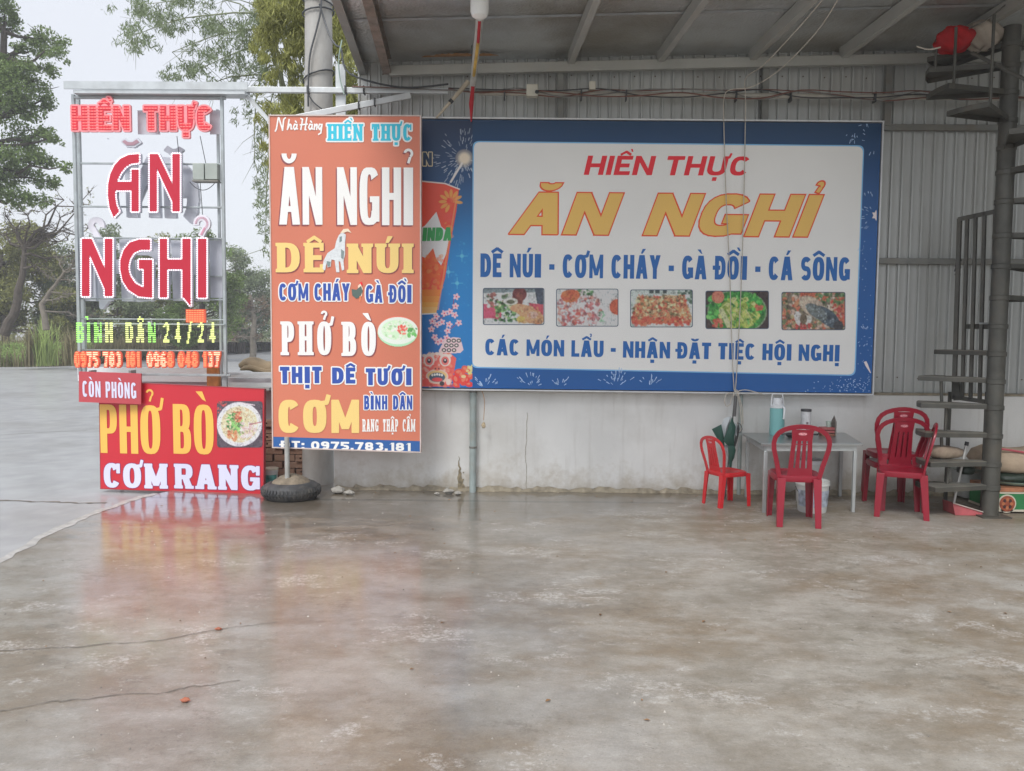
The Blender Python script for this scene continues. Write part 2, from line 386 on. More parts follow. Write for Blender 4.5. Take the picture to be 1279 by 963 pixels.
# ================================================================== THE SETTING
def poly_sheet(name, pts, m, z=None, thick=0.0, parent=None, kind='structure', jag=0.0, seg=.25):
    """horizontal sheet from an outline (ear-clipped through the same triangulation as the lettering)"""
    P = []
    for i, p in enumerate(pts):
        q = pts[(i+1) % len(pts)]; P.append((p[0], p[1]))
    if sum(P[i][0]*P[(i+1)%len(P)][1]-P[(i+1)%len(P)][0]*P[i][1] for i in range(len(P))) < 0: P.reverse()
    v, e, f, _, _, of = delaunay_2d_cdt([Vector(p) for p in P], [], [list(range(len(P)))], 1, 1e-6)
    zz = z if z is not None else 0; n = len(v)
    vs = [(a.x, a.y, zz) for a in v]; fs = [tuple(t) for t, o in zip(f, of) if o]
    if thick:
        cnt = {}
        for t in fs:
            for a, b in zip(t, list(t[1:])+[t[0]]): cnt.setdefault((min(a,b),max(a,b)), []).append((a,b))
        vs += [(a.x, a.y, zz-thick) for a in v]
        fs += [(l[0][0], l[0][1]) + (l[0][1]+n, l[0][0]+n) for l in cnt.values() if len(l) == 1]
    me = bpy.data.meshes.new(name); me.from_pydata(vs, [], fs); me.update()
    bm = bmesh.new(); bm.from_mesh(me); bmesh.ops.recalc_face_normals(bm, faces=bm.faces[:])
    up = [f_ for f_ in bm.faces if abs(f_.normal.z) > .9]
    if up and sum(f_.normal.z for f_ in up) < 0: bmesh.ops.reverse_faces(bm, faces=bm.faces[:])
    bm.to_mesh(me); bm.free()
    o = link(name, me, m, parent, smooth=0)
    if kind and parent is None: o['kind'] = kind
    return o
def jagged(a, b, n, amp, seed=0, skip_ends=True):
    r = random.Random(seed); a, b = Vector(a), Vector(b); d = (b-a); nr = Vector((-d.y, d.x)).normalized(); out = []; w_ = 0
    for i in range(n):
        t = i/n; w_ = .65*w_ + r.uniform(-amp, amp); k = math.sin(PI*t)**.3 if 0 < t < 1 else 0
        out.append(a + d*t + nr*w_*k)
    return out

# --- concrete of the yard: mottled, patchy, wetter to the left and along the wall
def yard_material():
    m = bpy.data.materials.new('wet_concrete'); m.use_nodes = True; t = m.node_tree; nn = t.nodes; lk = t.links.new; p = nn['Principled BSDF']
    geo = nn.new('ShaderNodeNewGeometry')
    def noise(scale, detail=8, rough=.6, stretch=(1,1,1), dist=0.0):
        mp = nn.new('ShaderNodeMapping'); mp.inputs['Scale'].default_value = stretch; lk(geo.outputs['Position'], mp.inputs[0])
        n = nn.new('ShaderNodeTexNoise'); n.inputs['Scale'].default_value = scale; n.inputs['Detail'].default_value = detail
        n.inputs['Roughness'].default_value = rough; n.inputs['Distortion'].default_value = dist; lk(mp.outputs[0], n.inputs['Vector']); return n.outputs['Fac']
    def rmp(src, a, b, lo=0.0, hi=1.0, smooth=True):
        r = nn.new('ShaderNodeMapRange'); r.inputs['From Min'].default_value = a; r.inputs['From Max'].default_value = b
        r.inputs['To Min'].default_value = lo; r.inputs['To Max'].default_value = hi
        if smooth: r.interpolation_type = 'SMOOTHSTEP'
        lk(src, r.inputs['Value']); return r.outputs[0]
    def mix(f, a, b):
        x = nn.new('ShaderNodeMix'); x.data_type = 'RGBA'; lk(f, x.inputs[0])
        for s_, i in ((a,6),(b,7)):
            if isinstance(s_, tuple): x.inputs[i].default_value = s_
            else: lk(s_, x.inputs[i])
        return x.outputs[2]
    def op(kind, a, b):
        x = nn.new('ShaderNodeMath'); x.operation = kind; x.use_clamp = kind in ('ADD','MULTIPLY','SUBTRACT')
        for s_, i in ((a,0),(b,1)):
            if isinstance(s_, (int,float)): x.inputs[i].default_value = s_
            else: lk(s_, x.inputs[i])
        return x.outputs[0]
    def raw(kind, a, b):
        x = nn.new('ShaderNodeMath'); x.operation = kind
        for s_, i in ((a,0),(b,1)):
            if isinstance(s_, (int,float)): x.inputs[i].default_value = s_
            else: lk(s_, x.inputs[i])
        return x.outputs[0]
    sx = nn.new('ShaderNodeSeparateXYZ'); lk(geo.outputs['Position'], sx.inputs[0]); X, Y = sx.outputs[0], sx.outputs[1]
    big = noise(.5, 7, .62, (1,1.4,1), .15); mid = noise(1.9, 12, .70, (1,1.5,1), .1); fine = noise(14, 9, .72, (1,1.2,1)); grit = noise(95, 5, .75); grit2 = noise(38, 6, .8)
    base = mix(rmp(mid, .34, .66), (.25,.222,.178,1), (.40,.375,.33,1))
    silt = op('MULTIPLY', rmp(big, .42, .60), rmp(mid, .66, .40, .2, 1.0))
    base = mix(op('MULTIPLY', silt, .78), base, (.235,.175,.110,1))
    wallsilt = op('MULTIPLY', rmp(Y, 4.9, 7.2), rmp(noise(1.0, 9, .66), .30, .58))
    base = mix(op('MULTIPLY', wallsilt, .6), base, (.215,.165,.105,1))
    pale = op('MULTIPLY', rmp(noise(1.15, 14, .80, (1,1.5,1), .1), .535, .60), rmp(grit2, .40, .60))
    base = mix(op('MULTIPLY', pale, .7), base, (.58,.56,.53,1))
    palec = op('MULTIPLY', rmp(noise(.42, 10, .70, (1,1.2,1), .1), .48, .62), .35)
    base = mix(palec, base, (.48,.475,.46,1))
    dark = op('MULTIPLY', rmp(noise(2.6, 12, .76, (1,1.4,1), .2), .56, .66), rmp(noise(.7, 4), .44, .60))
    base = mix(op('MULTIPLY', dark, .6), base, (.12,.10,.07,1))
    moss = rmp(noise(.8, 10, .7, (1,1,1), .1), .56, .72)
    base = mix(op('MULTIPLY', moss, .25), base, (.18,.18,.12,1))
    # grains: dark aggregate and pale specks
    vo = nn.new('ShaderNodeTexVoronoi'); vo.inputs['Scale'].default_value = 46; lk(geo.outputs['Position'], vo.inputs['Vector'])
    spk = op('MULTIPLY', rmp(vo.outputs['Distance'], .20, .10), rmp(noise(5, 4), .52, .64)); base = mix(op('MULTIPLY', spk, .55), base, (.09,.075,.06,1))
    crisp = rmp(noise(5.5, 14, .86, (1,1.5,1), .1), .52, .57); base = mix(op('MULTIPLY', op('MULTIPLY', crisp, rmp(noise(1.3, 5), .45, .6)), .45), base, (.15,.125,.09,1))
    crisp2 = rmp(noise(7.5, 14, .86, (1,1.7,1), .1), .55, .60); base = mix(op('MULTIPLY', op('MULTIPLY', crisp2, rmp(noise(1.0, 5, .6), .40, .55)), .5), base, (.52,.50,.46,1))
    vm = nn.new('ShaderNodeVectorMath'); vm.operation = 'SCALE'; lk(base, vm.inputs[0]); lk(op('ADD', rmp(grit, .3, .7, .32, .56, False), rmp(fine, .3, .7, .34, .55, False)), vm.inputs['Scale'])
    # wetness: soft field, wetter towards the open side and along the wall foot, with ragged mirror pools
    wl = rmp(X, 1.6, -1.3); wa = rmp(raw('ADD', X, raw('MULTIPLY', raw('SUBTRACT', big, .5), 6.0)), .9, -1.0)
    yw = raw('ADD', Y, raw('MULTIPLY', raw('SUBTRACT', mid, .5), 1.3)); ww = op('MULTIPLY', rmp(yw, 6.2, 6.9), rmp(X, 2.0, .2))
    wet = op('MAXIMUM', op('MULTIPLY', op('ADD', wl, wa), .5), ww)
    pool = rmp(op('ADD', op('MULTIPLY', noise(.85, 9, .66, (1,1.6,1), .1), 1.0), op('MULTIPLY', wet, .20)), .575, .61)
    edge_ = raw('SUBTRACT', yw, raw('MULTIPLY', raw('MAXIMUM', X, -1.6), .62)); stripe = op('MULTIPLY', rmp(edge_, 6.28, 6.40), rmp(X, 1.9, 1.2))
    holes = rmp(raw('ADD', noise(2.4, 10, .72, (1,2.2,1), .1), raw('MULTIPLY', raw('SUBTRACT', Y, 6.6), .12)), .40, .46)
    pool = op('MAXIMUM', op('MULTIPLY', pool, wet), op('MULTIPLY', stripe, holes))
    dampline = op('MULTIPLY', rmp(raw('ABSOLUTE', raw('SUBTRACT', raw('ADD', Y, raw('MULTIPLY', raw('SUBTRACT', mid, .5), .12)), 7.14), 0), .05, .015), rmp(X, 2.0, 1.0))
    wet = op('SUBTRACT', op('MAXIMUM', op('MULTIPLY', wet, .95), pool), op('MULTIPLY', pale, .22))
    vm2 = nn.new('ShaderNodeVectorMath'); vm2.operation = 'SCALE'; lk(vm.outputs[0], vm2.inputs[0]); lk(raw('MULTIPLY', rmp(wet, .2, 1, 1.0, .60, False), rmp(dampline, 0, 1, 1.0, .45)), vm2.inputs['Scale'])
    lk(vm2.outputs[0], p.inputs['Base Color'])
    lk(rmp(wet, 0, 1, .62, .30, False), p.inputs['Roughness'])
    lk(rmp(wet, .0, .45, .15, 1.0), p.inputs['Coat Weight']); p.inputs['Coat IOR'].default_value = 1.45
    cr = op('ADD', rmp(wet, .10, .80, .22, .075, False), op('MULTIPLY', rmp(grit2, .4, .7), .05)); lk(cr, p.inputs['Coat Roughness'])
    b = nn.new('ShaderNodeBump'); b.inputs['Distance'].default_value = .012; lk(rmp(wet, 0, 1, .55, .22, False), b.inputs['Strength'])
    hh = op('ADD', op('MULTIPLY', fine, .5), op('MULTIPLY', grit, .35)); lk(hh, b.inputs['Height']); lk(b.outputs[0], p.inputs['Normal'])
    b2_ = nn.new('ShaderNodeBump'); b2_.inputs['Distance'].default_value = .02; lk(rmp(pool, 0, 1, .09, .06, False), b2_.inputs['Strength']); lk(op('ADD', op('MULTIPLY', noise(4, 6, .65), .7), op('MULTIPLY', grit2, .12)), b2_.inputs['Height']); lk(b2_.outputs[0], p.inputs['Coat Normal'])
    return m
M_yard = yard_material()
M_road = surf('road_concrete', (.33,.335,.34), rough=.6, var=.12, scale=3.5, bump=.12, dirt=(.22,.215,.20), dscale=.5, damt=.6, coat=.35, detail=12)
M_soil = surf('soil_and_litter', (.16,.14,.09), rough=.95, var=.3, scale=.6, dirt=(.10,.13,.05), dscale=.3, damt=.8)
g = poly_sheet('ground', [(-160,-60),(160,-60),(160,200),(-160,200)], M_soil, z=-.075)
YE = [gr(x, y) for x, y in ((-330,822),(-150,762),(0,702),(60,668),(120,641),(165,625),(195,617))]   # edge of the yard slab
# road: a sheet behind and left of the yard
zr = -.045
rp = [gr(x, y, zr) for x, y in ((-700,462),(-200,460),(60,458),(110,455),(180,449),(240,443),(285,438.5),(345,437),(420,437))]
road_pts = [(-22,-6),(-3.2,-6)] + [(-1.0, .5), (-1.0, 7.9), (-1.0, 40)]
road = poly_sheet('road', [(-70,-30),(6,-30),(6,60)] + [(p.x,p.y) for p in reversed(rp)] + [(-70, rp[0].y)], M_road, z=zr)
# road joints: dark grooves across the road slab (thin recess filled with dirt)
M_crack = surf('dirt_in_joint', (.17,.15,.125), rough=.9, var=.3, scale=20)
def ribbon(pts, w0, z, seed=1):
    r = random.Random(seed); mb = MB(); Ls = []
    for i, p in enumerate(pts):
        d = (Vector(pts[min(i+1,len(pts)-1)])-Vector(pts[max(i-1,0)])); nr = Vector((-d.y,d.x,0)).normalized(); k = w0*r.uniform(.35,1.3)
        Ls.append((Vector((p[0],p[1],z))+nr*k/2, Vector((p[0],p[1],z))-nr*k/2))
    for (a,b),(c,d) in zip(Ls, Ls[1:]): mb.add([a,b,d,c], [(0,1,2,3)])
    return mb
def pxline(pl, n, amp, seed, z=0.0):
    r = random.Random(seed); out = []; tot = len(pl)-1; wv = 0
    for i in range(n+1):
        t = i/n*tot; k = min(int(t), tot-1); f_ = t-k; wv = .7*wv+r.uniform(-amp,amp)
        g_ = gr(pl[k][0]+(pl[k+1][0]-pl[k][0])*f_, pl[k][1]+(pl[k+1][1]-pl[k][1])*f_, z); out.append(Vector((g_.x+wv*.4, g_.y+wv, 0)))
    return out
for q_, w_, sd0 in (([(-260,560),(-80,548),(60,540),(110,538)],.02,13),):
    o = ribbon(pxline(q_, 34, .03, sd0, zr), w_, zr+.004, sd0).build('road_crack', M_crack, road, smooth=0); o['kind'] = 'stuff'
mb = ribbon(pxline([(-60,622),(40,627),(130,629)], 30, .02, 3, zr), .035, zr+.004, 5)
o = mb.build('road_joint', M_crack, road, smooth=0); o['kind'] = 'stuff'
# yard slabs: three pours with broken joints between them
def pxjoint(pl, n, amp, seed): return pxline(pl, n, amp, seed)
J1 = pxjoint([(-330,860),(0,812),(120,806),(200,800),(290,783),(345,779)], 46, .012, 21)
J2 = pxjoint([(-330,905),(0,889),(60,879),(130,871),(200,868),(240,858),(300,850)], 46, .014, 22)
edge = []
for a, b in zip(YE, YE[1:]): edge += jagged((a.x,a.y), (b.x,b.y), 7, .02, int(abs(a.x)*100))
edge.append(Vector((YE[-1].x, YE[-1].y)))
WALLY = 7.60
yo = [(e.x,e.y) for e in edge] + [(-3.05,8.05),(-2.2,8.25),(9,8.25),(9,-6),(-9,-6),(-9,YE[0].y-.2)]
yard = poly_sheet('yard_floor', yo, M_yard, z=0, thick=.07)
for J, wd, sd_ in ((J1,.006,3),(J2,.006,4)):
    o = ribbon(J, wd, .003, sd_).build('floor_crack', M_crack, yard, smooth=0); o['kind'] = 'stuff'
# pale mortar lip along the outer edge of the slab
M_lip = surf('pale_mortar', (.40,.39,.37), rough=.6, var=.2, scale=14, bump=.5, coat=.3)
mb = MB(); r = random.Random(9); E3 = [Vector((e.x,e.y,0)) for e in edge]; rows = []
for i, p in enumerate(E3):
    d = E3[min(i+1,len(E3)-1)]-E3[max(i-1,0)]; nr = Vector((-d.y,d.x,0)).normalized(); w_ = r.uniform(.05,.13)
    rows.append((p-nr*r.uniform(.015,.035)+Vector((0,0,.002)), p+nr*w_*.35+Vector((0,0,r.uniform(.006,.012))), p+nr*w_+Vector((0,0,-.0465))))
for a, b in zip(rows, rows[1:]): mb.add([a[0],b[0],b[1],a[1],b[2],a[2]], [(0,1,2,3),(3,2,4,5)])
mb.build('slab_edge', M_lip, yard, smooth=60)
# standing water
def water_material():
    m = bpy.data.materials.new('standing_water'); m.use_nodes = True; t = m.node_tree; nn = t.nodes; lk = t.links.new
    nn.remove(nn['Principled BSDF']); g_ = nn.new('ShaderNodeBsdfGlossy'); g_.inputs['Roughness'].default_value = .03
    tr = nn.new('ShaderNodeBsdfTransparent'); tr.inputs[0].default_value = (.86,.83,.76,1); fr = nn.new('ShaderNodeFresnel'); fr.inputs[0].default_value = 1.34
    nz = nn.new('ShaderNodeTexNoise'); nz.inputs['Scale'].default_value = 7; b = nn.new('ShaderNodeBump'); b.inputs['Strength'].default_value = .05; b.inputs['Distance'].default_value = .01
    geo = nn.new('ShaderNodeNewGeometry'); lk(geo.outputs['Position'], nz.inputs['Vector']); lk(nz.outputs['Fac'], b.inputs['Height'])
    lk(b.outputs[0], g_.inputs['Normal']); lk(b.outputs[0], fr.inputs['Normal'])
    mx_ = nn.new('ShaderNodeMixShader'); lk(fr.outputs[0], mx_.inputs[0]); lk(tr.outputs[0], mx_.inputs[1]); lk(g_.outputs[0], mx_.inputs[2]); lk(mx_.outputs[0], nn['Material Output'].inputs[0]); return m
M_water = water_material()
def puddle(pxo, seed, amp=.03, sub=5):
    r = random.Random(seed); P = [gr(x, y) for x, y in pxo]; O = []
    for i, p in enumerate(P):
        q = P[(i+1) % len(P)]
        for k in range(sub):
            a = p.lerp(q, k/sub); s_ = amp*(1 if k else .3); O.append((a.x+r.uniform(-s_,s_), a.y+r.uniform(-s_,s_)))
    return poly_sheet('puddle_water', O, M_water, z=.005)

# ================================================================== WALL BEHIND THE YARD
M_plaster = surf('white_plaster', (.74,.74,.72), rough=.75, var=.06, scale=2.2, bump=.18, dirt=(.46,.44,.39), dscale=1.3, damt=.35)
def plaster_stains(m):
    t = m.node_tree; nn = t.nodes; p = nn['Principled BSDF']; old = p.inputs['Base Color'].links[0].from_socket
    g_ = nn.new('ShaderNodeNewGeometry'); sp_ = nn.new('ShaderNodeSeparateXYZ'); t.links.new(g_.outputs['Position'], sp_.inputs[0])
    nz = nn.new('ShaderNodeTexNoise'); nz.inputs['Scale'].default_value = 4.5; nz.inputs['Detail'].default_value = 12; nz.inputs['Roughness'].default_value = .72; t.links.new(g_.outputs['Position'], nz.inputs['Vector'])
    h = nn.new('ShaderNodeMath'); h.operation = 'MULTIPLY_ADD'; h.inputs[1].default_value = -1.1; t.links.new(nz.outputs['Fac'], h.inputs[0]); t.links.new(sp_.outputs[2], h.inputs[2])
    r_ = nn.new('ShaderNodeMapRange'); r_.inputs['From Min'].default_value = -.28; r_.inputs['From Max'].default_value = -.62; r_.inputs['To Max'].default_value = .75; t.links.new(h.outputs[0], r_.inputs['Value'])
    x = nn.new('ShaderNodeMix'); x.data_type = 'RGBA'; t.links.new(r_.outputs[0], x.inputs[0]); t.links.new(old, x.inputs[6]); x.inputs[7].default_value = (.40,.345,.26,1)
    mp = nn.new('ShaderNodeMapping'); mp.inputs['Scale'].default_value = (9,1,.9); t.links.new(g_.outputs['Position'], mp.inputs[0]); n2 = nn.new('ShaderNodeTexNoise'); n2.inputs['Scale'].default_value = 1.6; n2.inputs['Detail'].default_value = 8; t.links.new(mp.outputs[0], n2.inputs['Vector'])
    r2 = nn.new('ShaderNodeMapRange'); r2.inputs['From Min'].default_value = .56; r2.inputs['From Max'].default_value = .74; r2.inputs['To Max'].default_value = .35; t.links.new(n2.outputs['Fac'], r2.inputs['Value'])
    y = nn.new('ShaderNodeMix'); y.data_type = 'RGBA'; t.links.new(r2.outputs[0], y.inputs[0]); t.links.new(x.outputs[2], y.inputs[6]); y.inputs[7].default_value = (.48,.46,.42,1); t.links.new(y.outputs[2], p.inputs['Base Color'])
plaster_stains(M_plaster)
M_damp = surf('damp_mortar', (.30,.26,.19), rough=.6, var=.35, scale=18, bump=.6)
WX0 = at(417, 560, WALLY).x; WX1 = 6.2
ztop = at(800, 490, WALLY).z - .005
bw = thing('plaster_wall', 'low white plastered wall under the corrugated metal, stained along its foot', 'wall', (WX0, WALLY, 0))
mb = MB(); nx_, nz_ = 90, 14; r = random.Random(3)        # slightly uneven face
for j in range(nz_+1):
    for i in range(nx_+1):
        mb.v.append((WX0+(WX1-WX0)*i/nx_, WALLY+r.uniform(-.003,.003)+ (.010 if j == 0 else 0), ztop*j/nz_))
for j in range(nz_):
    for i in range(nx_):
        a = j*(nx_+1)+i; mb.f.append((a, a+1, a+nx_+2, a+nx_+1))
mb.box((WX0,WALLY+.012,0),(WX1,WALLY+.20,ztop-.001)); b0 = len(mb.v)
mb.build('wall_face', M_plaster, bw, smooth=60, fix=False)
mb = MB(); mb.box((WX0-.02,WALLY-.012,ztop),(WX1,WALLY+.22,ztop+.02)); mb.build('coping', M_damp, bw, bevel=.004)
# crumbling foot of the wall
mb = MB(); r = random.Random(12); pr = None; x = WX0
while x < WX1:
    row = [(x, WALLY-r.uniform(.015,.045), .001), (x, WALLY-r.uniform(.004,.02), r.uniform(.008,.03)), (x, WALLY-.003, r.uniform(.02,.06))]
    if pr: mb.add(pr+row, [(0,3,4,1),(1,4,5,2)])
    pr = row; x += r.uniform(.03,.07)
o = mb.build('crumbled_foot', M_damp, bw, smooth=60)
def lump(mb, c, s, seed, n=8):
    r = random.Random(seed); prof = []
    for k in range(5):
        t = k/4; prof.append((max(.01, math.sin(PI*(t*.85+.12)))*s[0], t*s[2]))
    b = len(mb.v); mb.lathe(prof, c, n, 1, s[1]/s[0])
    for i in range(b, len(mb.v)):
        v = mb.v[i]; mb.v[i] = (v[0]+r.uniform(-.15,.15)*s[0], v[1]+r.uniform(-.12,.12)*s[1], max(c[2], v[2]+r.uniform(-.12,.12)*s[2]))
M_rubble = surf('pale_rubble', (.36,.345,.31), rough=.8, var=.15, scale=25, bump=.5)
for i, (px, py, s_) in enumerate(((422,616,.075),(436,618,.05),(560,617,.06),(572,618,.04),(546,618,.03))):
    p = gr(px, py); mb = MB(); lump(mb, (p.x, min(p.y, WALLY-.05), 0), (s_,s_*.7,s_*.9), i)
    o = mb.build('mortar_lump', M_rubble, smooth=30)
    tag(o, ['largest pale lump of mortar at the left end of the white wall','small pale mortar lump just right of the largest one','flattish mortar lump beside the damp crack by the grey pipe','small mortar lump touching the foot of the grey pipe','tiny mortar lump left of the grey pipe'][i], 'rubble', 'lumps of mortar along the wall foot')
# cracked damp streak beside the pipe
M_stain = surf('dark_damp_stain', (.27,.225,.15), rough=.8, var=.5, scale=30, bump=.6)
mb = MB(); r = random.Random(5); c0 = at(577, 612, WALLY); pr = None
for k in range(15):
    t = k/14; z = .005+t*.33; w_ = (.075*(1-t)**1.5+.005)*r.uniform(.75,1.1); xx = c0.x-.01+r.uniform(-.008,.008)-.02*t
    row = [(xx-w_/2, WALLY-.0045, z), (xx+w_/2, WALLY-.0045, z), (xx, WALLY-.010, z)]
    if pr: mb.add(pr+row, [(0,2,5,3),(2,1,4,5)])
    pr = row
mb.build('damp_streak', M_stain, bw, smooth=0, fix=False)
mb = MB()
for k in range(9):
    q = (c0.x+r.uniform(-.04,.015), r.uniform(.0,.2)); s_ = r.uniform(.004,.009); mb.prism([(q[0]-s_,WALLY-.0045,q[1]),(q[0]+s_*.8,WALLY-.0045,q[1]-s_*.6),(q[0]+s_,WALLY-.0045,q[1]+s_),(q[0]-s_*.3,WALLY-.0045,q[1]+s_*1.5)], (0,-.003,0))
o = mb.build('plaster_flakes', M_stain, bw, smooth=0); o['kind'] = 'stuff'
# hairline crack
mb = MB(); xx = at(658, 560, WALLY).x; pr = None
for k in range(26):
    z = .01+k*.030; xx += r.uniform(-.006,.006); row = [(xx-.0016,WALLY-.0040,z),(xx+.0016,WALLY-.0040,z)]
    if pr: mb.add(pr+row, [(0,1,3,2)])
    pr = row
mb.build('hairline_crack', M_stain, bw, smooth=0, fix=False)

# --- corrugated metal wall
M_sheet = surf('grey_painted_sheet', (.50,.515,.505), rough=.42, metal=.35, var=.07, scale=1.4, bump=.05, dirt=(.27,.25,.21), dscale=.9, damt=.4, stretch=(1,1,.25))
MWY = WALLY+.10; MX0 = at(447, 130, MWY).x; ZT = 4.02
def roofz(x, y): return 3.99 + .028*x - .004*(y-7.6)
mw = thing('corrugated_metal_wall', 'grey corrugated metal sheet wall standing on the low white wall', 'wall', (MX0, MWY, ztop))
PIT = .0985; RN = 9
mb = MB(); x = 0; prof = []
for i in range(RN):
    a = i*PIT; prof += [(a,0),(a+.006,-.020),(a+.020,-.022),(a+.026,-.004),(a+.060,-.001),(a+PIT-.012,-.004),(a+PIT-.006,.000)]
prof.append((RN*PIT+.016, -.001))
H = 3.25
for x, y in prof: mb.v += [(x,y,0),(x,y,H)]
for i in range(len(prof)-1): mb.f.append((2*i,2*i+2,2*i+3,2*i+1))
sheet_me = None; x = MX0; k = 0
while x < WX1:
    if sheet_me is None:
        o = mb.build('metal_sheet', M_sheet, mw, smooth=20, fix=False); sheet_me = o.data
        o.location = (x, MWY-.002*(k % 2), ztop+.012)
    else:
        o = bpy.data.objects.new('metal_sheet', sheet_me); COL.objects.link(o); o.parent = mw; o.matrix_parent_inverse = mw.matrix_world.inverted(); o.location = (x, MWY-.002*(k % 2), ztop+.012)
    o.rotation_euler = (0,0,0); x += RN*PIT; k += 1
sw = thing('unseen_side_wall', 'unseen corrugated metal side wall added to darken the right end of the canopy', 'wall', (5.75, 6, 0))  # wall added out of view to darken the right end
x = 3.4
while x < 7.5:
    o = bpy.data.objects.new('metal_sheet', sheet_me); COL.objects.link(o); o.parent = sw; o.matrix_parent_inverse = sw.matrix_world.inverted(); o.location = (5.75, x, .70); o.rotation_euler = (0,0,PI/2); x += RN*PIT
mb = MB(); mb.box((5.72,3.4,0),(5.84,WALLY-.03,.72)); mb.build('base_wall', M_plaster, sw)
M_galv = surf('galvanised_steel', (.50,.53,.54), rough=.4, metal=.55, var=.12, scale=9, bump=.05, dirt=(.30,.28,.25), dscale=3, damt=.4)
M_galvd = surf('dull_grey_steel', (.26,.265,.25), rough=.55, metal=.4, var=.15, scale=6, bump=.1, dirt=(.16,.12,.08), dscale=3, damt=.5)
for (pxa, pya, pxb, pyb) in ((1100,158,1285,161),(1097,325,1285,329)):
    a, b = at(pxa,pya,MWY-.055), at(pxb,pyb,MWY-.055)
    mb = MB(); mb.box((a.x, MWY-.075, a.z-.035),(WX1, MWY-.030, a.z+.02)); mb.build('wall_rail', M_galvd, mw, bevel=.004)
scr = MB(); r = random.Random(2)
for zz in (1.12, 2.22, 3.46, 3.93):
    x = MX0+.045
    while x < WX1-.1:
        if r.random() < .93: c_ = (x+r.uniform(-.006,.006), MWY-.006, zz+r.uniform(-.01,.01)); scr.add([(c_[0]+.007*math.cos(a_),c_[1],c_[2]+.007*math.sin(a_)) for a_ in np.linspace(0,2*PI,7)[:-1]]+[(c_[0],c_[1]-.007,c_[2])],[(i,(i+1)%6,6) for i in range(6)])
        x += PIT*2
o = scr.build('sheet_screws', surf('rusty_screw',(.13,.09,.06),rough=.7), mw, smooth=0); o['kind'] = 'stuff'
for px in (700, 955, 1108):
    p = at(px, 110, MWY-.05); mb = MB(); mb.box((p.x-.03,MWY-.09,p.z-.35),(p.x+.03,MWY-.035,p.z+.25)); mb.build('wall_post', M_galvd, mw, bevel=.003)

# ================================================================== CANOPY ROOF
def foil_material():
    m = bpy.data.materials.new('silver_foil'); m.use_nodes = True; t = m.node_tree; nn = t.nodes; lk = t.links.new; p = nn['Principled BSDF']
    p.inputs['Base Color'].default_value = (.7,.7,.7,1); p.inputs['Metallic'].default_value = .85; p.inputs['Roughness'].default_value = .36
    geo = nn.new('ShaderNodeNewGeometry'); vo = nn.new('ShaderNodeTexVoronoi'); vo.inputs['Scale'].default_value = 38; lk(geo.outputs['Position'], vo.inputs['Vector'])
    nz = nn.new('ShaderNodeTexNoise'); nz.inputs['Scale'].default_value = 1.1; nz.inputs['Detail'].default_value = 8; lk(geo.outputs['Position'], nz.inputs['Vector'])
    b = nn.new('ShaderNodeBump'); b.inputs['Strength'].default_value = .5; b.inputs['Distance'].default_value = .01; lk(vo.outputs['Distance'], b.inputs['Height']); lk(b.outputs[0], p.inputs['Normal'])
    r_ = nn.new('ShaderNodeValToRGB'); r_.color_ramp.elements[0].position = .35; r_.color_ramp.elements[0].color = (.46,.43,.37,1); r_.color_ramp.elements[1].position = .62; r_.color_ramp.elements[1].color = (.78,.80,.80,1)
    lk(nz.outputs['Fac'], r_.inputs[0]); lk(r_.outputs[0], p.inputs['Base Color']); return m
M_foil = foil_material()
M_rust = surf('rusty_steel', (.20,.16,.135), rough=.8, var=.3, scale=12, bump=.4, dirt=(.30,.29,.27), dscale=5, damt=.6)
M_purlin = surf('grey_purlin_paint', (.40,.405,.38), rough=.55, metal=.2, var=.1, scale=5, bump=.05, dirt=(.28,.24,.19), dscale=2.5, damt=.4)
rdir = ray(573, 424); rdir = Vector((rdir.x, rdir.y, 0)) / rdir.y            # direction of the purlins, per metre of y
roof = thing('canopy_roof', 'flat metal canopy roof lined with silver foil over the yard', 'roof', (0, WALLY, 4.0))
RY0, RY1 = 4.2, WALLY+.35  # front edge stops short, out of view, to let more light under
def rx(xw, y): return xw + rdir.x*(y-WALLY)
XE = at(448, 97, WALLY).x
# foil strips between cross seams
ys = [RY0+ i*(RY1-RY0)/3 for i in range(4)]
r = random.Random(4)
for i in range(3):
    mb = MB(); nX = 40
    for j in range(nX+1):
        xw = XE + (8.2-XE)*j/nX
        for q in range(5):
            y = ys[i]+.006+(ys[i+1]-ys[i]-.006)*q/4; s_ = -.012*math.sin(PI*q/4)*(1+.6*math.sin(j*.9+i)) + r.uniform(-.003,.003)
            x = rx(xw, y); mb.v.append((x, y, roofz(x,y)+.10+s_))
    for j in range(nX):
        for q in range(4): a = j*5+q; mb.f.append((a,a+5,a+6,a+1))
    mb.build('foil_strip', M_foil, roof, smooth=60, fix=False)
    mb = MB(); y = ys[i]
    for xa, xb in ((XE,2.),(2.,5.),(5.,8.2)):
        mb.add([(rx(xa,y-.02),y-.02,roofz(xa,y)+.098),(rx(xb,y-.02),y-.02,roofz(xb,y)+.098),(rx(xb,y+.02),y+.02,roofz(xb,y)+.094),(rx(xa,y+.02),y+.02,roofz(xa,y)+.094)], [(0,1,2,3)])
    mb.build('foil_seam', M_galv, roof, smooth=0, fix=False)
mb = MB()                                                                      # the sheets above the foil
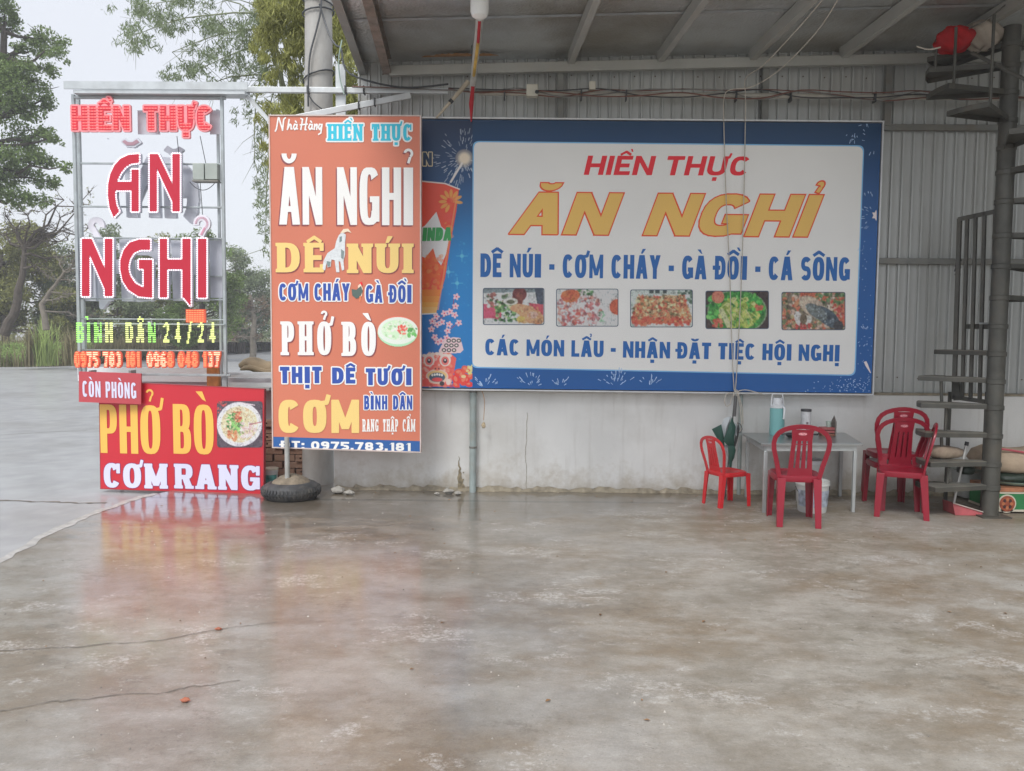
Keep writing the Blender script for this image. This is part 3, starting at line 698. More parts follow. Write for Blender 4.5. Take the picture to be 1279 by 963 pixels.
for i in range(100):
    xa = XE-.06+i*(8.3-XE)/100; xb = xa+(8.3-XE)/100
    for q0, q1, h0, h1 in ((0,.3,.0,.0),(.3,.4,.0,.03),(.4,.6,.03,.03),(.6,.7,.03,0),(.7,1,0,0)):
        a, b = xa+(xb-xa)*q0, xa+(xb-xa)*q1
        mb.add([(rx(a,RY0),RY0,roofz(a,RY0)+.15+h0),(rx(b,RY0),RY0,roofz(b,RY0)+.15+h1),(rx(b,RY1),RY1,roofz(b,RY1)+.15+h1),(rx(a,RY1),RY1,roofz(a,RY1)+.15+h0)], [(0,1,2,3)])
mb.build('roof_sheeting', M_sheet, roof, smooth=0, fix=False)
def purlin(xw, m, w_=.05, h=.10, y1=None, z0=0.0, nm='purlin'):
    mb = MB(); y1 = y1 if y1 is not None else WALLY-.02; a, b = rx(xw,RY0), rx(xw,y1)
    za, zb = roofz(a,RY0)+.085+z0, roofz(b,y1)+.085+z0
    p, q = Vector((a,RY0,za-h/2)), Vector((b,y1,zb-h/2)); s_ = Vector((w_/2,0,0))
    mb.bar(p-s_, q-s_, .006, h); mb.bar(p+Vector((0,0,h/2)), q+Vector((0,0,h/2)), w_+.006, .005); mb.bar(p-Vector((0,0,h/2)), q-Vector((0,0,h/2)), w_+.006, .005)
    mb.bar(p+s_+Vector((0,0,-h/2+.012)), q+s_+Vector((0,0,-h/2+.012)), .005, .02)
    return mb.build(nm, m, roof, smooth=0)
for px in (712, 823, 937, 1050, 1166, 1280, 1394):
    p = at(px, 86, WALLY); purlin(p.x, M_purlin)
purlin(at(484, 100, WALLY).x, M_rust, .07, .14)
mb = MB(); a, b = rx(XE,RY0), rx(XE,RY1)
mb.bar((a,RY0,roofz(a,RY0)+.07),(b,RY1,roofz(b,RY1)+.07), .012, .17); mb.bar((a+.03,RY0,roofz(a,RY0)-.012),(b+.03,RY1,roofz(b,RY1)-.012), .07, .012)
mb.build('edge_fascia', M_galvd, roof, smooth=0)
mb = MB(); p0 = at(486,101,WALLY-.06); mb.bar((p0.x,WALLY-.03,roofz(p0.x,WALLY)-.03),(WX1,WALLY-.03,roofz(WX1,WALLY)-.03), .06,.09); mb.build('wall_beam', M_purlin, roof, bevel=.006)
M_rustpatch = surf('orange_rust', (.34,.19,.09), rough=.85, var=.35, scale=14)
mb = MB(); r = random.Random(6); pr = None
for k in range(26):
    t = k/25; x = at(528+95*t, 92, WALLY).x; yy = WALLY-.075; w_ = .05*math.sin(PI*t)**.5*r.uniform(.5,1.2)+.004
    row = [(x,yy,roofz(x,yy)+.072),(x,yy-w_*1.6,roofz(x,yy)+.074)]
    if pr: mb.add(pr+row, [(0,1,3,2)])
    pr = row
mb.build('rust_patch', M_rustpatch, roof, smooth=0, fix=False)
# ================================================================== PRINTED PICTURES (pixel grids coloured per vertex)
def vcol_material():
    m = bpy.data.materials.new('printed_picture'); m.use_nodes = True; t = m.node_tree; p = t.nodes['Principled BSDF']
    a = t.nodes.new('ShaderNodeAttribute'); a.attribute_name = 'print'; t.links.new(a.outputs['Color'], p.inputs['Base Color'])
    p.inputs['Roughness'].default_value = .38; return m
M_print = vcol_material()
PK = 1.55                                      # photographed print colour -> real ink colour
def ink(r, g, b):
    v = np.array([lin(max(0,min(255,c)))*PK for c in (r,g,b)]); return v*min(1, .86/max(v.max(),1e-6))
class Canvas:
    """drawing surface over the photo rectangle x0..x1, y0..y1 with s samples per photo pixel"""
    def __init__(c, x0, y0, x1, y1, s, bg):
        c.x0, c.y0, c.x1, c.y1 = x0, y0, x1, y1; c.w = int((x1-x0)*s)+1; c.h = int((y1-y0)*s)+1; c.s = s
        c.X, c.Y = np.meshgrid(np.linspace(x0,x1,c.w), np.linspace(y0,y1,c.h)); c.c = np.zeros((c.h,c.w,3)); c.c[:] = ink(*bg)
    def put(c, mask, col):
        m_ = np.clip(mask,0,1)[...,None]; c.c = c.c*(1-m_) + (ink(*col) if len(col)==3 and not isinstance(col,np.ndarray) else col)*m_
    def ell(c, x, y, rx, ry, col, a=1.0, ang=0.0, soft=.5):
        t = math.radians(ang); dx, dy = c.X-x, c.Y-y; u = dx*math.cos(t)+dy*math.sin(t); v = -dx*math.sin(t)+dy*math.cos(t)
        d = (1-np.sqrt((u/rx)**2+(v/ry)**2))*min(rx,ry); c.put(np.clip(d/soft+.5,0,1)*a, col)
    def poly(c, pts, col, a=1.0):
        ins = np.zeros(c.X.shape, bool); n = len(pts)
        for i in range(n):
            xa,ya = pts[i]; xb,yb = pts[(i+1)%n]
            if ya == yb: continue
            ins ^= ((ya > c.Y) != (yb > c.Y)) & (c.X < (xb-xa)*(c.Y-ya)/(yb-ya)+xa)
        c.put(ins*a, col)
    def line(c, x0, y0, x1, y1, w_, col, a=1.0):
        dx, dy = x1-x0, y1-y0; l2 = dx*dx+dy*dy+1e-9; t = np.clip(((c.X-x0)*dx+(c.Y-y0)*dy)/l2,0,1)
        d = np.hypot(c.X-x0-t*dx, c.Y-y0-t*dy); c.put(np.clip((w_/2-d)*c.s+.5,0,1)*a, col)
    def blobs(c, n, box, r0, r1, cols, seed, a=.9, asp=.6, mask=None):
        g_ = np.random.default_rng(seed)
        for i in range(n):
            x, y = g_.uniform(box[0],box[2]), g_.uniform(box[1],box[3])
            if mask and not mask(x,y): continue
            q = cols[g_.integers(len(cols))]; q = tuple(np.clip(np.array(q)+g_.integers(-18,18),0,255)); rr = g_.uniform(r0,r1)
            c.ell(x,y,rr,rr*g_.uniform(asp,1),q,a,g_.uniform(0,180),.6)
    def photo(c, seed=1):
        a = c.c; b_ = np.pad(a,((1,1),(1,1),(0,0)),'edge'); c.c = (b_[:-2,1:-1]+b_[2:,1:-1]+b_[1:-1,:-2]+b_[1:-1,2:]+2*a)/6
        g_ = np.random.default_rng(seed); n_ = np.ones(c.X.shape)
        for k in (2,4,9):
            q = g_.normal(0,.13,(c.h//k+2,c.w//k+2)); n_ += np.kron(q,np.ones((k,k)))[:c.h,:c.w]
        c.c = np.clip(c.c*n_[...,None],.01,.8); m_ = c.c.mean(2,keepdims=True); c.c = (c.c*.82+m_*.18)*.86
    def mesh(c, name, pl, parent, lift=.002, rc=0.0):
        iy, ix = np.mgrid[0:c.h-1,0:c.w-1]; a = (iy*c.w+ix).ravel(); keep = np.ones(len(a), bool)
        if rc:
            cx = c.x0+(ix.ravel()+.5)*(c.x1-c.x0)/(c.w-1); cy = c.y0+(iy.ravel()+.5)*(c.y1-c.y0)/(c.h-1)
            dx = np.maximum(np.maximum(c.x0+rc-cx, cx-(c.x1-rc)),0); dy = np.maximum(np.maximum(c.y0+rc-cy, cy-(c.y1-rc)),0); keep = np.hypot(dx,dy) <= rc
        a = a[keep]; f = np.stack([a, a+c.w, a+c.w+1, a+1],1)
        O = pl.pt(c.x0,c.y0,lift); A = pl.pt(c.x1,c.y0,lift); B = pl.pt(c.x0,c.y1,lift); D = pl.pt(c.x1,c.y1,lift)
        u = np.linspace(0,1,c.w)[None,:,None]; v = np.linspace(0,1,c.h)[:,None,None]
        O,A,B,D = map(np.array,(O,A,B,D)); P = (O*(1-u)+A*u)*(1-v)+(B*(1-u)+D*u)*v
        me = bpy.data.meshes.new(name); me.vertices.add(c.w*c.h); me.vertices.foreach_set('co', P.astype(np.float32).ravel())
        me.loops.add(f.size); me.loops.foreach_set('vertex_index', f.ravel().astype(np.int32)); me.polygons.add(len(f)); me.polygons.foreach_set('loop_start', np.arange(0,f.size,4,dtype=np.int32))
        me.update(calc_edges=True); at_ = me.color_attributes.new('print','FLOAT_COLOR','POINT')
        cc = np.ones((c.w*c.h,4),np.float32); cc[:,:3] = c.c.reshape(-1,3); at_.data.foreach_set('color', cc.ravel())
        return link(name, me, M_print, parent, smooth=0)

def panel(pl, quad, thick, name, m, parent, lift=0.0, bevel=0.0):
    """a board whose front face is at lift and whose body goes back by thick"""
    P = [pl.pt(x,y,lift) for x,y in quad]; mb = MB(); mb.prism(P, -pl.n*thick); return mb.build(name, m, parent, smooth=0, bevel=bevel)
def edge_frame(pl, quad, wd, proud, back, m, parent, name='frame_bar'):
    P = [pl.pt(x,y,0) for x,y in quad]; n = pl.n
    for i in range(4):
        a, b = P[i], P[(i+1)%4]; d = (b-a).normalized(); s_ = n.cross(d).normalized(); c_ = (P[0]+P[1]+P[2]+P[3])/4
        if s_.dot(c_-a) > 0: s_ = -s_
        e = d*(wd if i % 2 == 0 else 0)
        mb = MB(); q = [a-e+s_*0, b+e, b+e+s_*wd, a-e+s_*wd]; q = [v+n*(proud if i % 2 == 0 else proud-.002) for v in q]; mb.prism(q, -n*(proud+back)); mb.build(name, m, parent, smooth=0)
def ppoly(pl, pts, name, m, parent, lift):
    v, f = union([offset_poly([(x,-y) for x,y in pts],0)]) if True else None
    me = bpy.data.meshes.new(name); me.from_pydata([tuple(pl.pt(x,-y,lift)) for x,y in v],[],[tuple(t) for t in f]); me.update(); return link(name, me, m, parent, smooth=0)

def print_mat(name, r, g, b, rough=.38, var=.03): return surf(name, tuple(ink(r,g,b)), rough=rough, var=var, scale=1.5)
M_white = surf('white_print', (.86,.86,.84), rough=.38, var=.03, scale=1.5); M_alu = surf('aluminium_trim', (.62,.63,.64), rough=.4, metal=.4, var=.1, scale=12, bump=.1)

# ================================================================== BIG BILLBOARD ON THE METAL WALL
BY = WALLY-.13; PB = flatY(BY)
bb = thing('billboard', 'wide blue and white billboard with five dish photos on the metal wall', 'billboard', (at(800,490,BY).x, BY, 0))
Q = [(526,149),(1101,154),(1088,491),(524,484)]
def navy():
    m = surf('navy_print_and_shade', (.02,.06,.16), rough=.36, var=.0); t = m.node_tree; nn = t.nodes; p = nn['Principled BSDF']
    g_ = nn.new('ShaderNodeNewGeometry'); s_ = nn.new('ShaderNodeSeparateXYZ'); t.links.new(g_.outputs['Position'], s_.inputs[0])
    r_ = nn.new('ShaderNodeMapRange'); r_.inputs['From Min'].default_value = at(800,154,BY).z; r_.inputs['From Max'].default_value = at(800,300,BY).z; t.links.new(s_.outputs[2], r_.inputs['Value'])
    c_ = nn.new('ShaderNodeMix'); c_.data_type = 'RGBA'; c_.inputs[6].default_value = tuple(ink(8,45,76))+(1,); c_.inputs[7].default_value = tuple(ink(14,74,134))+(1,)  # darker top: print gradient with some canopy shade painted in
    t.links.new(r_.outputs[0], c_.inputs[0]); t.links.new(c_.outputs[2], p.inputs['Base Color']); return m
M_navy = navy()
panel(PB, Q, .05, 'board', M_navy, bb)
edge_frame(PB, [(524.5,148),(1102,153),(1089,492),(522.5,485)], .014, .012, .07, M_alu, bb)
M_halo = print_mat('light_blue_edge', 110,165,205)
def rrect(pl, quad, r_, name, m, parent, lift):
    pts = []; n = 4
    for i in range(4):
        p0, p1, p2 = Vector(quad[i-1]), Vector(quad[i]), Vector(quad[(i+1)%4]); a = p1+(p0-p1).normalized()*r_; b = p1+(p2-p1).normalized()*r_
        for k in range(6): t = k/5; q = a*(1-t)**2+p1*2*t*(1-t)+b*t*t; pts.append((q.x,q.y))
    return ppoly(pl, pts, name, m, parent, lift)
rrect(PB, [(590.5,176),(1079.5,181.5),(1068.5,469.5),(588.5,459.5)], 8, 'panel_edge', M_halo, bb, .001)
rrect(PB, [(592,177.5),(1078,183),(1067,468),(590,458)], 8, 'white_panel', M_white, bb, .002)
M_red = print_mat('red_print', 200,22,38); M_redln = print_mat('dark_red_outline', 205,70,25); M_amber = surf('amber_print', (.88,.55,.13), rough=.38, var=.03, scale=1.5); M_blue = print_mat('blue_print', 20,84,148); M_bluedk = print_mat('dark_blue_outline',45,100,155)
text('HIỀN THỰC', PB, 729, 933, 218.5, 194.5, M_red, bb, tx=.27, ty=.20, gap=.14, slant=.22, lift=.004, yb1=219.5, space=.35, label='red slanted word line HIỀN THỰC')
text('ĂN NGHỈ', PB, 636, 1008, 292, 240.5, M_redln, bb, tx=.33, ty=.23, gap=.12, slant=.36, lift=.0035, dil=.032, yb1=295.5, space=.62, label='orange outline of the large amber letters')
text('ĂN NGHỈ', PB, 636, 1008, 292, 240.5, M_amber, bb, tx=.33, ty=.23, gap=.12, slant=.36, lift=.005, dil=0, yb1=295.5, space=.62, label='large amber slanted letters ĂN NGHỈ')
text('DÊ NÚI - CƠM CHÁY - GÀ ĐỒI - CÁ SÔNG', PB, 600, 1061, 346, 316.5, M_blue, bb, tx=.27, ty=.21, gap=.075, lift=.004, yb1=351, space=.20)
text('CÁC MÓN LẨU - NHẬN ĐẶT TIỆC HỘI NGHỊ', PB, 606, 1048, 443.5, 423, M_blue, bb, tx=.28, ty=.21, gap=.10, lift=.004, yb1=451.5, space=.24)
# five dish photographs
def frame_pic(c, seed): pass
def dish(k, x0, y0, x1, y1):
    W_, H_ = x1-x0, y1-y0; X = lambda t: x0+t*W_; Y = lambda t: y0+t*H_
    if k == 0:
        c = Canvas(x0,y0,x1,y1,1.6,(190,196,196)); c.poly([(X(0),Y(0)),(X(1),Y(0)),(X(1),Y(.1)),(X(0),Y(.12))],(110,125,130)); c.poly([(X(.85),Y(0)),(X(1),Y(0)),(X(1),Y(.5)),(X(.9),Y(.5))],(60,70,85))
        c.poly([(X(0),Y(.42)),(X(.3),Y(.5)),(X(.3),Y(.9)),(X(0),Y(1))],(200,60,95)); c.poly([(X(.75),Y(.4)),(X(1),Y(.45)),(X(1),Y(.8)),(X(.8),Y(.7))],(190,60,80))
        c.ell(X(.1),Y(.95),W_*.2,H_*.12,(215,220,222)); c.blobs(60,(X(.05),Y(.15),X(.5),Y(.5)),1,3,[(120,60,55),(200,200,190),(70,100,60),(160,90,80)],1)
        c.blobs(150,(X(.2),Y(.35),X(.58),Y(.92)),1,2.6,[(40,95,45),(70,130,60),(110,160,90),(30,70,40),(190,200,150)],2)
        c.ell(X(.6),Y(.16),W_*.12,H_*.2,(105,45,45)); c.ell(X(.6),Y(.3),W_*.06,H_*.2,(120,60,50)); c.ell(X(.45),Y(.36),W_*.12,H_*.1,(205,205,190)); c.ell(X(.45),Y(.37),W_*.07,H_*.06,(90,95,70))
        for t in ((.6,.55,.2,.15),(.7,.62,.2,.2),(.8,.78,.22,.24),(.9,.85,.14,.2),(.68,.85,.12,.16)): c.ell(X(t[0]),Y(t[1]),W_*t[2]*.8,H_*t[3]*.8,(212,142+int(t[1]*14),104)); 
        c.ell(X(.82),Y(.74),W_*.09,H_*.1,(232,180,160)); c.blobs(30,(X(.55),Y(.45),X(.98),Y(.98)),.8,2,[(190,90,50),(240,190,130),(230,150,70)],4,.6); c.ell(X(.62),Y(.86),W_*.07,H_*.09,(210,170,70))
    elif k == 1:
        c = Canvas(x0,y0,x1,y1,1.6,(206,214,216)); c.ell(X(.5),Y(.6),W_*.36,H_*.75,(222,226,226)); c.ell(X(.42),Y(.6),W_*.34,H_*.62,(200,190,190))
        c.blobs(300,(X(0),Y(.12),X(.72),Y(1)),1,3.2,[(205,95,95),(228,200,200),(215,215,220),(190,70,60),(225,140,120),(150,90,95),(235,225,225)],11,mask=lambda a,b: ((a-X(.36))/(W_*.37))**2+((b-Y(.6))/(H_*.55))**2<1)
        c.blobs(25,(X(.3),Y(0),X(.6),Y(.14)),1,2.5,[(50,100,60),(90,140,80)],12)
        for i in range(7): c.ell(X(.2)+math.cos(i*.9)*W_*.05,Y(.16)+math.sin(i*.9)*H_*.07,W_*(.13-.012*i),H_*(.16-.016*i),(225,95+12*(i%3),45+14*(i%2)))
        c.blobs(18,(X(.7),Y(.6),X(.78),Y(.95)),.8,1.8,[(90,150,110),(140,180,150)],14); c.ell(X(1.0),Y(.48),W_*.16,H_*.27,(215,205,200)); c.ell(X(1.0),Y(.48),W_*.135,H_*.22,(190,75,35))
    elif k == 2:
        c = Canvas(x0,y0,x1,y1,1.6,(170,184,178))
        for t in (.3,.4,.52): c.poly([(X(t),Y(0)),(X(t+.07),Y(0)),(X(t+.07),Y(.09)),(X(t),Y(.09))],(60,72,72))
        c.blobs(40,(X(.78),Y(0),X(1),Y(.4)),1,3,[(40,75,60),(80,110,90),(180,190,185)],21); c.ell(X(.5),Y(.68),W_*.52,H_*.52,(200,205,200))
        c.poly([(X(.14),Y(.18)),(X(.86),Y(.14)),(X(1),Y(.75)),(X(.98),Y(.9)),(X(.02),Y(.92)),(X(.0),Y(.8))],(190,120,70))
        c.blobs(520,(X(.02),Y(.14),X(.98),Y(.84)),.9,2.3,[(205,120,75),(120,110,70),(230,190,140),(190,60,45),(95,100,60),(215,150,90),(170,85,55),(210,200,150)],22,mask=lambda a,b: (b-Y(.14))*.35+W_*.38>abs(a-X(.5)))
        c.blobs(90,(X(.02),Y(.74),X(.98),Y(.96)),1.2,3,[(215,70,40),(190,50,35),(235,120,70),(210,90,50)],23)
    elif k == 3:
        c = Canvas(x0,y0,x1,y1,1.6,(62,48,48)); c.ell(X(.5),Y(.55),W_*.48,H_*.6,(120,140,110)); c.ell(X(.5),Y(.55),W_*.46,H_*.57,(50,130,50))
        c.blobs(160,(X(0),Y(.05),X(.95),Y(.9)),1.5,4,[(35,140,50),(25,110,45),(60,165,60),(90,180,70)],31,mask=lambda a,b: ((a-X(.45))/(W_*.48))**2+((b-Y(.5))/(H_*.55))**2<1)
        c.blobs(140,(X(.22),Y(.18),X(.85),Y(.98)),1.5,4.2,[(165,185,70),(190,200,100),(140,165,55),(120,150,45),(205,210,130)],32,asp=.3,mask=lambda a,b: ((a-X(.54))/(W_*.33))**2+((b-Y(.6))/(H_*.42))**2<1)
        for i in range(9): c.line(X(.34+.05*i),Y(.5+.05*(i%3)),X(.44+.05*i),Y(.72+.06*((i+1)%3)),1.6,[(205,210,130),(130,155,50),(178,192,90)][i%3],.9)
        c.ell(X(.19),Y(.15),W_*.1,H_*.17,(215,115,85)); c.blobs(14,(X(.8),Y(.35),X(.92),Y(.5)),1,2.5,[(200,60,45),(225,110,80)],33); c.blobs(16,(X(.12),Y(.75),X(.26),Y(.95)),1,2.5,[(200,60,45),(230,120,90)],34)
        c.poly([(X(.2),Y(.5)),(X(.27),Y(.45)),(X(.42),Y(.95)),(X(.34),Y(1))],(200,205,150),.8)
    else:
        c = Canvas(x0,y0,x1,y1,1.6,(120,110,90)); c.blobs(330,(X(0),Y(0),X(1),Y(1)),1.2,3.6,[(95,110,65),(150,140,95),(205,120,80),(190,175,160),(90,80,65),(215,95,60),(225,190,170),(75,95,55)],41)
        c.blobs(60,(X(.3),Y(0),X(.6),Y(.25)),1,3,[(225,120,70),(210,90,55)],42); c.blobs(50,(X(.78),Y(.15),X(1),Y(.75)),1,3,[(200,60,50),(220,120,80)],43); c.blobs(30,(X(.55),Y(0),X(1),Y(.3)),1,3,[(50,110,60),(90,130,80)],44)
        c.ell(X(.5),Y(.4),W_*.26,H_*.24,(178,160,140),1,35); c.ell(X(.72),Y(.66),W_*.25,H_*.2,(70,84,96),1,38); c.ell(X(.55),Y(.52),W_*.2,H_*.16,(98,108,108),1,35)
        c.blobs(150,(X(.3),Y(.3),X(.95),Y(.95)),.6,1.2,[(150,165,175),(50,60,72),(110,125,135)],45,.7,mask=lambda a,b: abs((b-Y(.2))-(a-X(.3))*.75)<H_*.17)
        c.ell(X(.26),Y(.7),W_*.06,H_*.2,(225,220,215),1,-15); c.ell(X(.42),Y(.74),W_*.05,H_*.13,(205,205,195),1,25); c.ell(X(.34),Y(.72),W_*.06,H_*.14,(105,90,70)); c.blobs(22,(X(.22),Y(.85),X(.45),Y(1)),1,2.5,[(190,50,50)],46); c.ell(X(.9),Y(.9),W_*.08,H_*.14,(60,60,66))
    c.photo(k+5); return c
M_picedge = print_mat('dark_picture_edge', 60,75,95)
for k, (x0,y0,x1,y1) in enumerate(((604,360.5,679,405),(695.5,361.5,771.5,407),(788,362.5,864.5,408),(882,364,959.5,410),(977,365.5,1055,411.5))):
    rrect(PB, [(x0-.9,y0-.9),(x1+.9,y0-.9),(x1+.9,y1+.9),(x0-.9,y1+.9)], 3, 'picture_edge', M_picedge, bb, .004)
    o = dish(k,x0,y0,x1,y1).mesh('dish_photo', PB, bb, .0055, 2.8)
    o['label'] = ['printed photo of boiled chicken with green herbs','printed photo of pink sliced meat with an orange rose','printed photo of a slab topped with sauce and onion','printed photo of green pickled salad in a bowl','printed photo of grilled fish with herbs'][k]
# left artwork: night sky gradient (part painted shade), sparkler, drink cup, blossom, lion mask, peony
c = Canvas(526.5,151,590,484,2.2,(16,60,110))
yy = (c.Y-151)/333
for i_, (t0, t1, a_, b_) in enumerate(((0,.22,(24,38,64),(22,62,104)),(.22,.5,(22,62,104),(24,110,170)),(.5,.75,(24,110,170),(22,96,158)),(.75,1.01,(22,96,158),(24,84,146)))):
    msk = ((yy >= t0)&(yy < t1)); f_ = ((yy-t0)/(t1-t0))[...,None]; c.c = np.where(msk[...,None], ink(*a_)*(1-f_)+ink(*b_)*f_, c.c)
c.ell(585,400,26,100,(36,130,190),.35,0,20); c.blobs(90,(540,300,590,470),.5,1.6,[(60,160,200),(40,130,180)],5,.25)
for X_, Y_ in ((577,318),(560,338),(571,352)): c.line(X_-7,Y_,X_+7,Y_,1,(90,190,215),.5); c.line(X_,Y_-7,X_,Y_+7,1,(90,190,215),.5); c.ell(X_,Y_,2.5,2.5,(110,200,220),.5)
g_ = np.random.default_rng(8)
for i in range(120):
    a_ = g_.uniform(0,2*PI); r0_ = g_.uniform(9,38); l_ = g_.uniform(2,7); x_, y_ = 579+math.cos(a_)*r0_, 196+math.sin(a_)*r0_*.95
    if x_ < 589: c.line(x_,y_,x_+math.cos(a_)*l_,y_+math.sin(a_)*l_,.7,(195,205,215),g_.uniform(.35,.9))
for rr_, al in ((11,.3),(8,.6),(6,1)): c.ell(580,197,rr_,rr_,(235,222,200),al,0,2)
c.line(577,203,563,226,2.6,(225,220,215),.9)
# cup
cup = [(526,225),(540,226),(556,229),(573.5,234),(570,262),(563,300),(556,345),(547,378),(545,390),(526,391)]
c.poly(cup,(205,70,48)); c.line(526,225,556,228,1.6,(225,215,210)); c.line(556,228,574,235,1.6,(225,215,210))
msk = lambda a,b: b > 226 and b < 388 and a < 572-(b-236)*.17
c.blobs(60,(556,236,573,330),1.5,5,[(230,110,60),(225,80,70),(235,160,90),(215,60,60)],9,.5,mask=msk)
for i in range(9): a_ = i*.55+2.0; c.ell(563+math.cos(a_)*10,250+math.sin(a_)*10,5,2,(236,170,80),.9,math.degrees(a_))
c.poly([(526,283),(531,280),(545,263),(551,281),(557,286),(561,289),(560,300),(557,316),(551,330),(545,322),(541,308),(534,322),(526,318)],(214,216,218))
c.poly([(526,325),(533,318),(541,308),(545,325),(553,332),(549,350),(540,345),(534,362),(526,356)],(216,92,44))
c.blobs(70,(526,318,556,360),1,3.5,[(225,110,50),(200,70,35),(235,150,80)],10,.5,mask=msk)
for i, (yy0,cl) in enumerate(((360,(205,120,50)),(368,(215,140,60)),(376,(225,165,80)),(382,(225,180,110)))): c.poly([(526,yy0),(551-(yy0-360)*.2,yy0),(549-(yy0-352)*.15,yy0+9),(526,yy0+9)],cl)
c.line(526,391,545,390,1.5,(215,215,215)); c.line(571,240,547,385,2.0,(235,160,110),.6)
# blossom branch
for a_,b_ in (((567,371),(566,382)),((562,390),(543,400)),((566,382),(560,392)),((572,402),(560,412)),((543,400),(538,410)),((560,412),(558,420)),((558,420),(550,425)),((540,422),(548,430))): c.line(*a_,*b_,.9,(130,60,90))
for i,(x_,y_) in enumerate(((570,369),(569,381),(562,388),(555,390),(568,392),(545,394),(540,400),(552,401),(573,402),(546,404),(561,404),(539,410),(559,412),(543,420),(547,426),(558,421),(551,425))):
    for k in range(5): a_ = k*1.2566+i; c.ell(x_+math.cos(a_)*2.4,y_+math.sin(a_)*2.4,2.0,1.4,(232,196,206),1,math.degrees(a_),.4)
    c.ell(x_,y_,1.1,1.1,(205,80,105),1,0,.4)
# bead ornament
c.poly([(548,437),(555,424),(566,420),(575,421),(579,436),(575,440),(560,441),(549,442)],(222,196,200))
for r_ in range(3):
    for k in range(3+(r_==1)*0): x_,y_ = 560.5+k*6.3-r_*3, 424.5+r_*6; c.ell(x_,y_,2.9,2.6,(70,66,70)); c.ell(x_,y_,1.4,1.1,(214,205,200))
# lion mask: generic festive face
c.poly([(527,446),(535,440),(548,440),(562,440),(570,447),(566,470),(562,483),(527,483)],(206,92,84))
c.blobs(120,(527,440,566,484),1,3,[(215,110,95),(235,190,180),(190,70,70),(230,150,120),(240,215,205)],13,.7)
for x_ in (536,556):
    c.ell(x_,449,7,8,(238,222,214)); c.ell(x_,450,4.8,5.6,(208,110,105)); c.ell(x_,450,2.6,3,(60,50,60)); c.ell(x_,449,1,1,(235,235,235))
c.ell(546,470,14,9.5,(236,206,190)); c.ell(546,469,12,6.5,(225,190,130)); c.ell(546,471,10,6,(66,84,104)); c.ell(546,474,6.5,2.6,(196,70,74))
for i in range(5): c.ell(540+3*i,467.2+abs(i-2)*.5,1.3,1.6,(232,232,228),1,0,.3)
c.ell(546,459.5,5,3,(222,120,104)); c.ell(544,460,1,1,(90,50,55)); c.ell(548,460,1,1,(90,50,55))
for i in range(7): c.ell(530+5.3*i,441+abs(i-3)*.8,2.6,2.0,(240,222,214),.95)
c.ell(552,479,3,3,(60,55,60)); c.ell(560,477,3,4,(235,215,205)); c.ell(532,477,4,5,(200,80,75))
# peony
for k,(x_,y_,r_) in enumerate(((574,465,7),(582,461,6),(570,474,7),(580,474,8),(588,470,5),(586,480,5),(570,481,5),(577,468,5),(584,475,4))):
    c.ell(x_,y_,r_,r_*.7,[(212,70,60),(225,95,75),(200,55,55)][k%3],1,k*37); c.ell(x_-1,y_-1,r_*.5,r_*.3,(236,150,120),.7,k*37)
c.ell(579,470,3,2,(240,215,160)); c.blobs(16,(583,455,590,466),1,2.2,[(226,214,160),(205,195,120)],15)
c.c *= .97; c.mesh('artwork_print', PB, bb, .0015)['label'] = 'printed night scene with a sparkler, an orange drink cup, blossom and a lion mask'
M_green = print_mat('green_print', 40,135,70); M_gold = print_mat('pale_gold_print', 190,180,150)
text('INDA', PB, 528, 563, 300.5, 285, M_green, bb, tx=.26, ty=.2, gap=.12, slant=.08, lift=.004, dil=.04, yb1=300, label='green letters INDA on the cup')
text('N', PB, 528.5, 539.5, 207, 190.5, M_gold, bb, tx=.30, ty=.25, gap=.1, lift=.003, dil=.07, label='pale outlined letter N'); text('N', PB, 528.5, 539.5, 207, 190.5, print_mat('dark_slate_print',38,58,84), bb, tx=.30, ty=.25, gap=.1, lift=.0045, dil=0, label='dark fill of the letter N')
# fireworks printed along the right and bottom borders
M_spark = print_mat('pale_spark_print', 150,175,205); M_glow = print_mat('cream_spark_print', 215,205,205)
def streaks(seed, items, name='firework_print'):
    r = random.Random(seed); polys = []
    for x, y, a_, l_, w_ in items:
        dx, dy = math.cos(a_), math.sin(a_); nx, ny = -dy, dx
        polys.append([(x+nx*w_/4,-(y+ny*w_/4)),(x+dx*l_+nx*w_/2,-(y+dy*l_+ny*w_/2)),(x+dx*(l_+w_*.6),-(y+dy*(l_+w_*.6))),(x+dx*l_-nx*w_/2,-(y+dy*l_-ny*w_/2)),(x-nx*w_/4,-(y-ny*w_/4))])
    v, f = union([offset_poly(p,0) for p in polys]); me = bpy.data.meshes.new(name); me.from_pydata([tuple(PB.pt(x,-y,.0028)) for x,y in v],[],[tuple(t) for t in f]); me.update()
    o = link(name, me, M_spark, bb, smooth=0); o['kind'] = 'stuff'; return o
r = random.Random(31); it = []
for cx_, n_, rx_ in ((606,16,16),(665,16,22),(700,12,14),(770,24,26),(812,14,16)):
    for k in range(n_):
        a_ = r.uniform(-2.7,-.4); d_ = r.uniform(.2,1)*rx_; x, y = cx_+math.cos(a_)*d_, 484+math.sin(a_)*d_*.8
        if 463 < y < 483: it.append((x,y,a_,r.uniform(2,6.5),r.uniform(.7,1.4)))
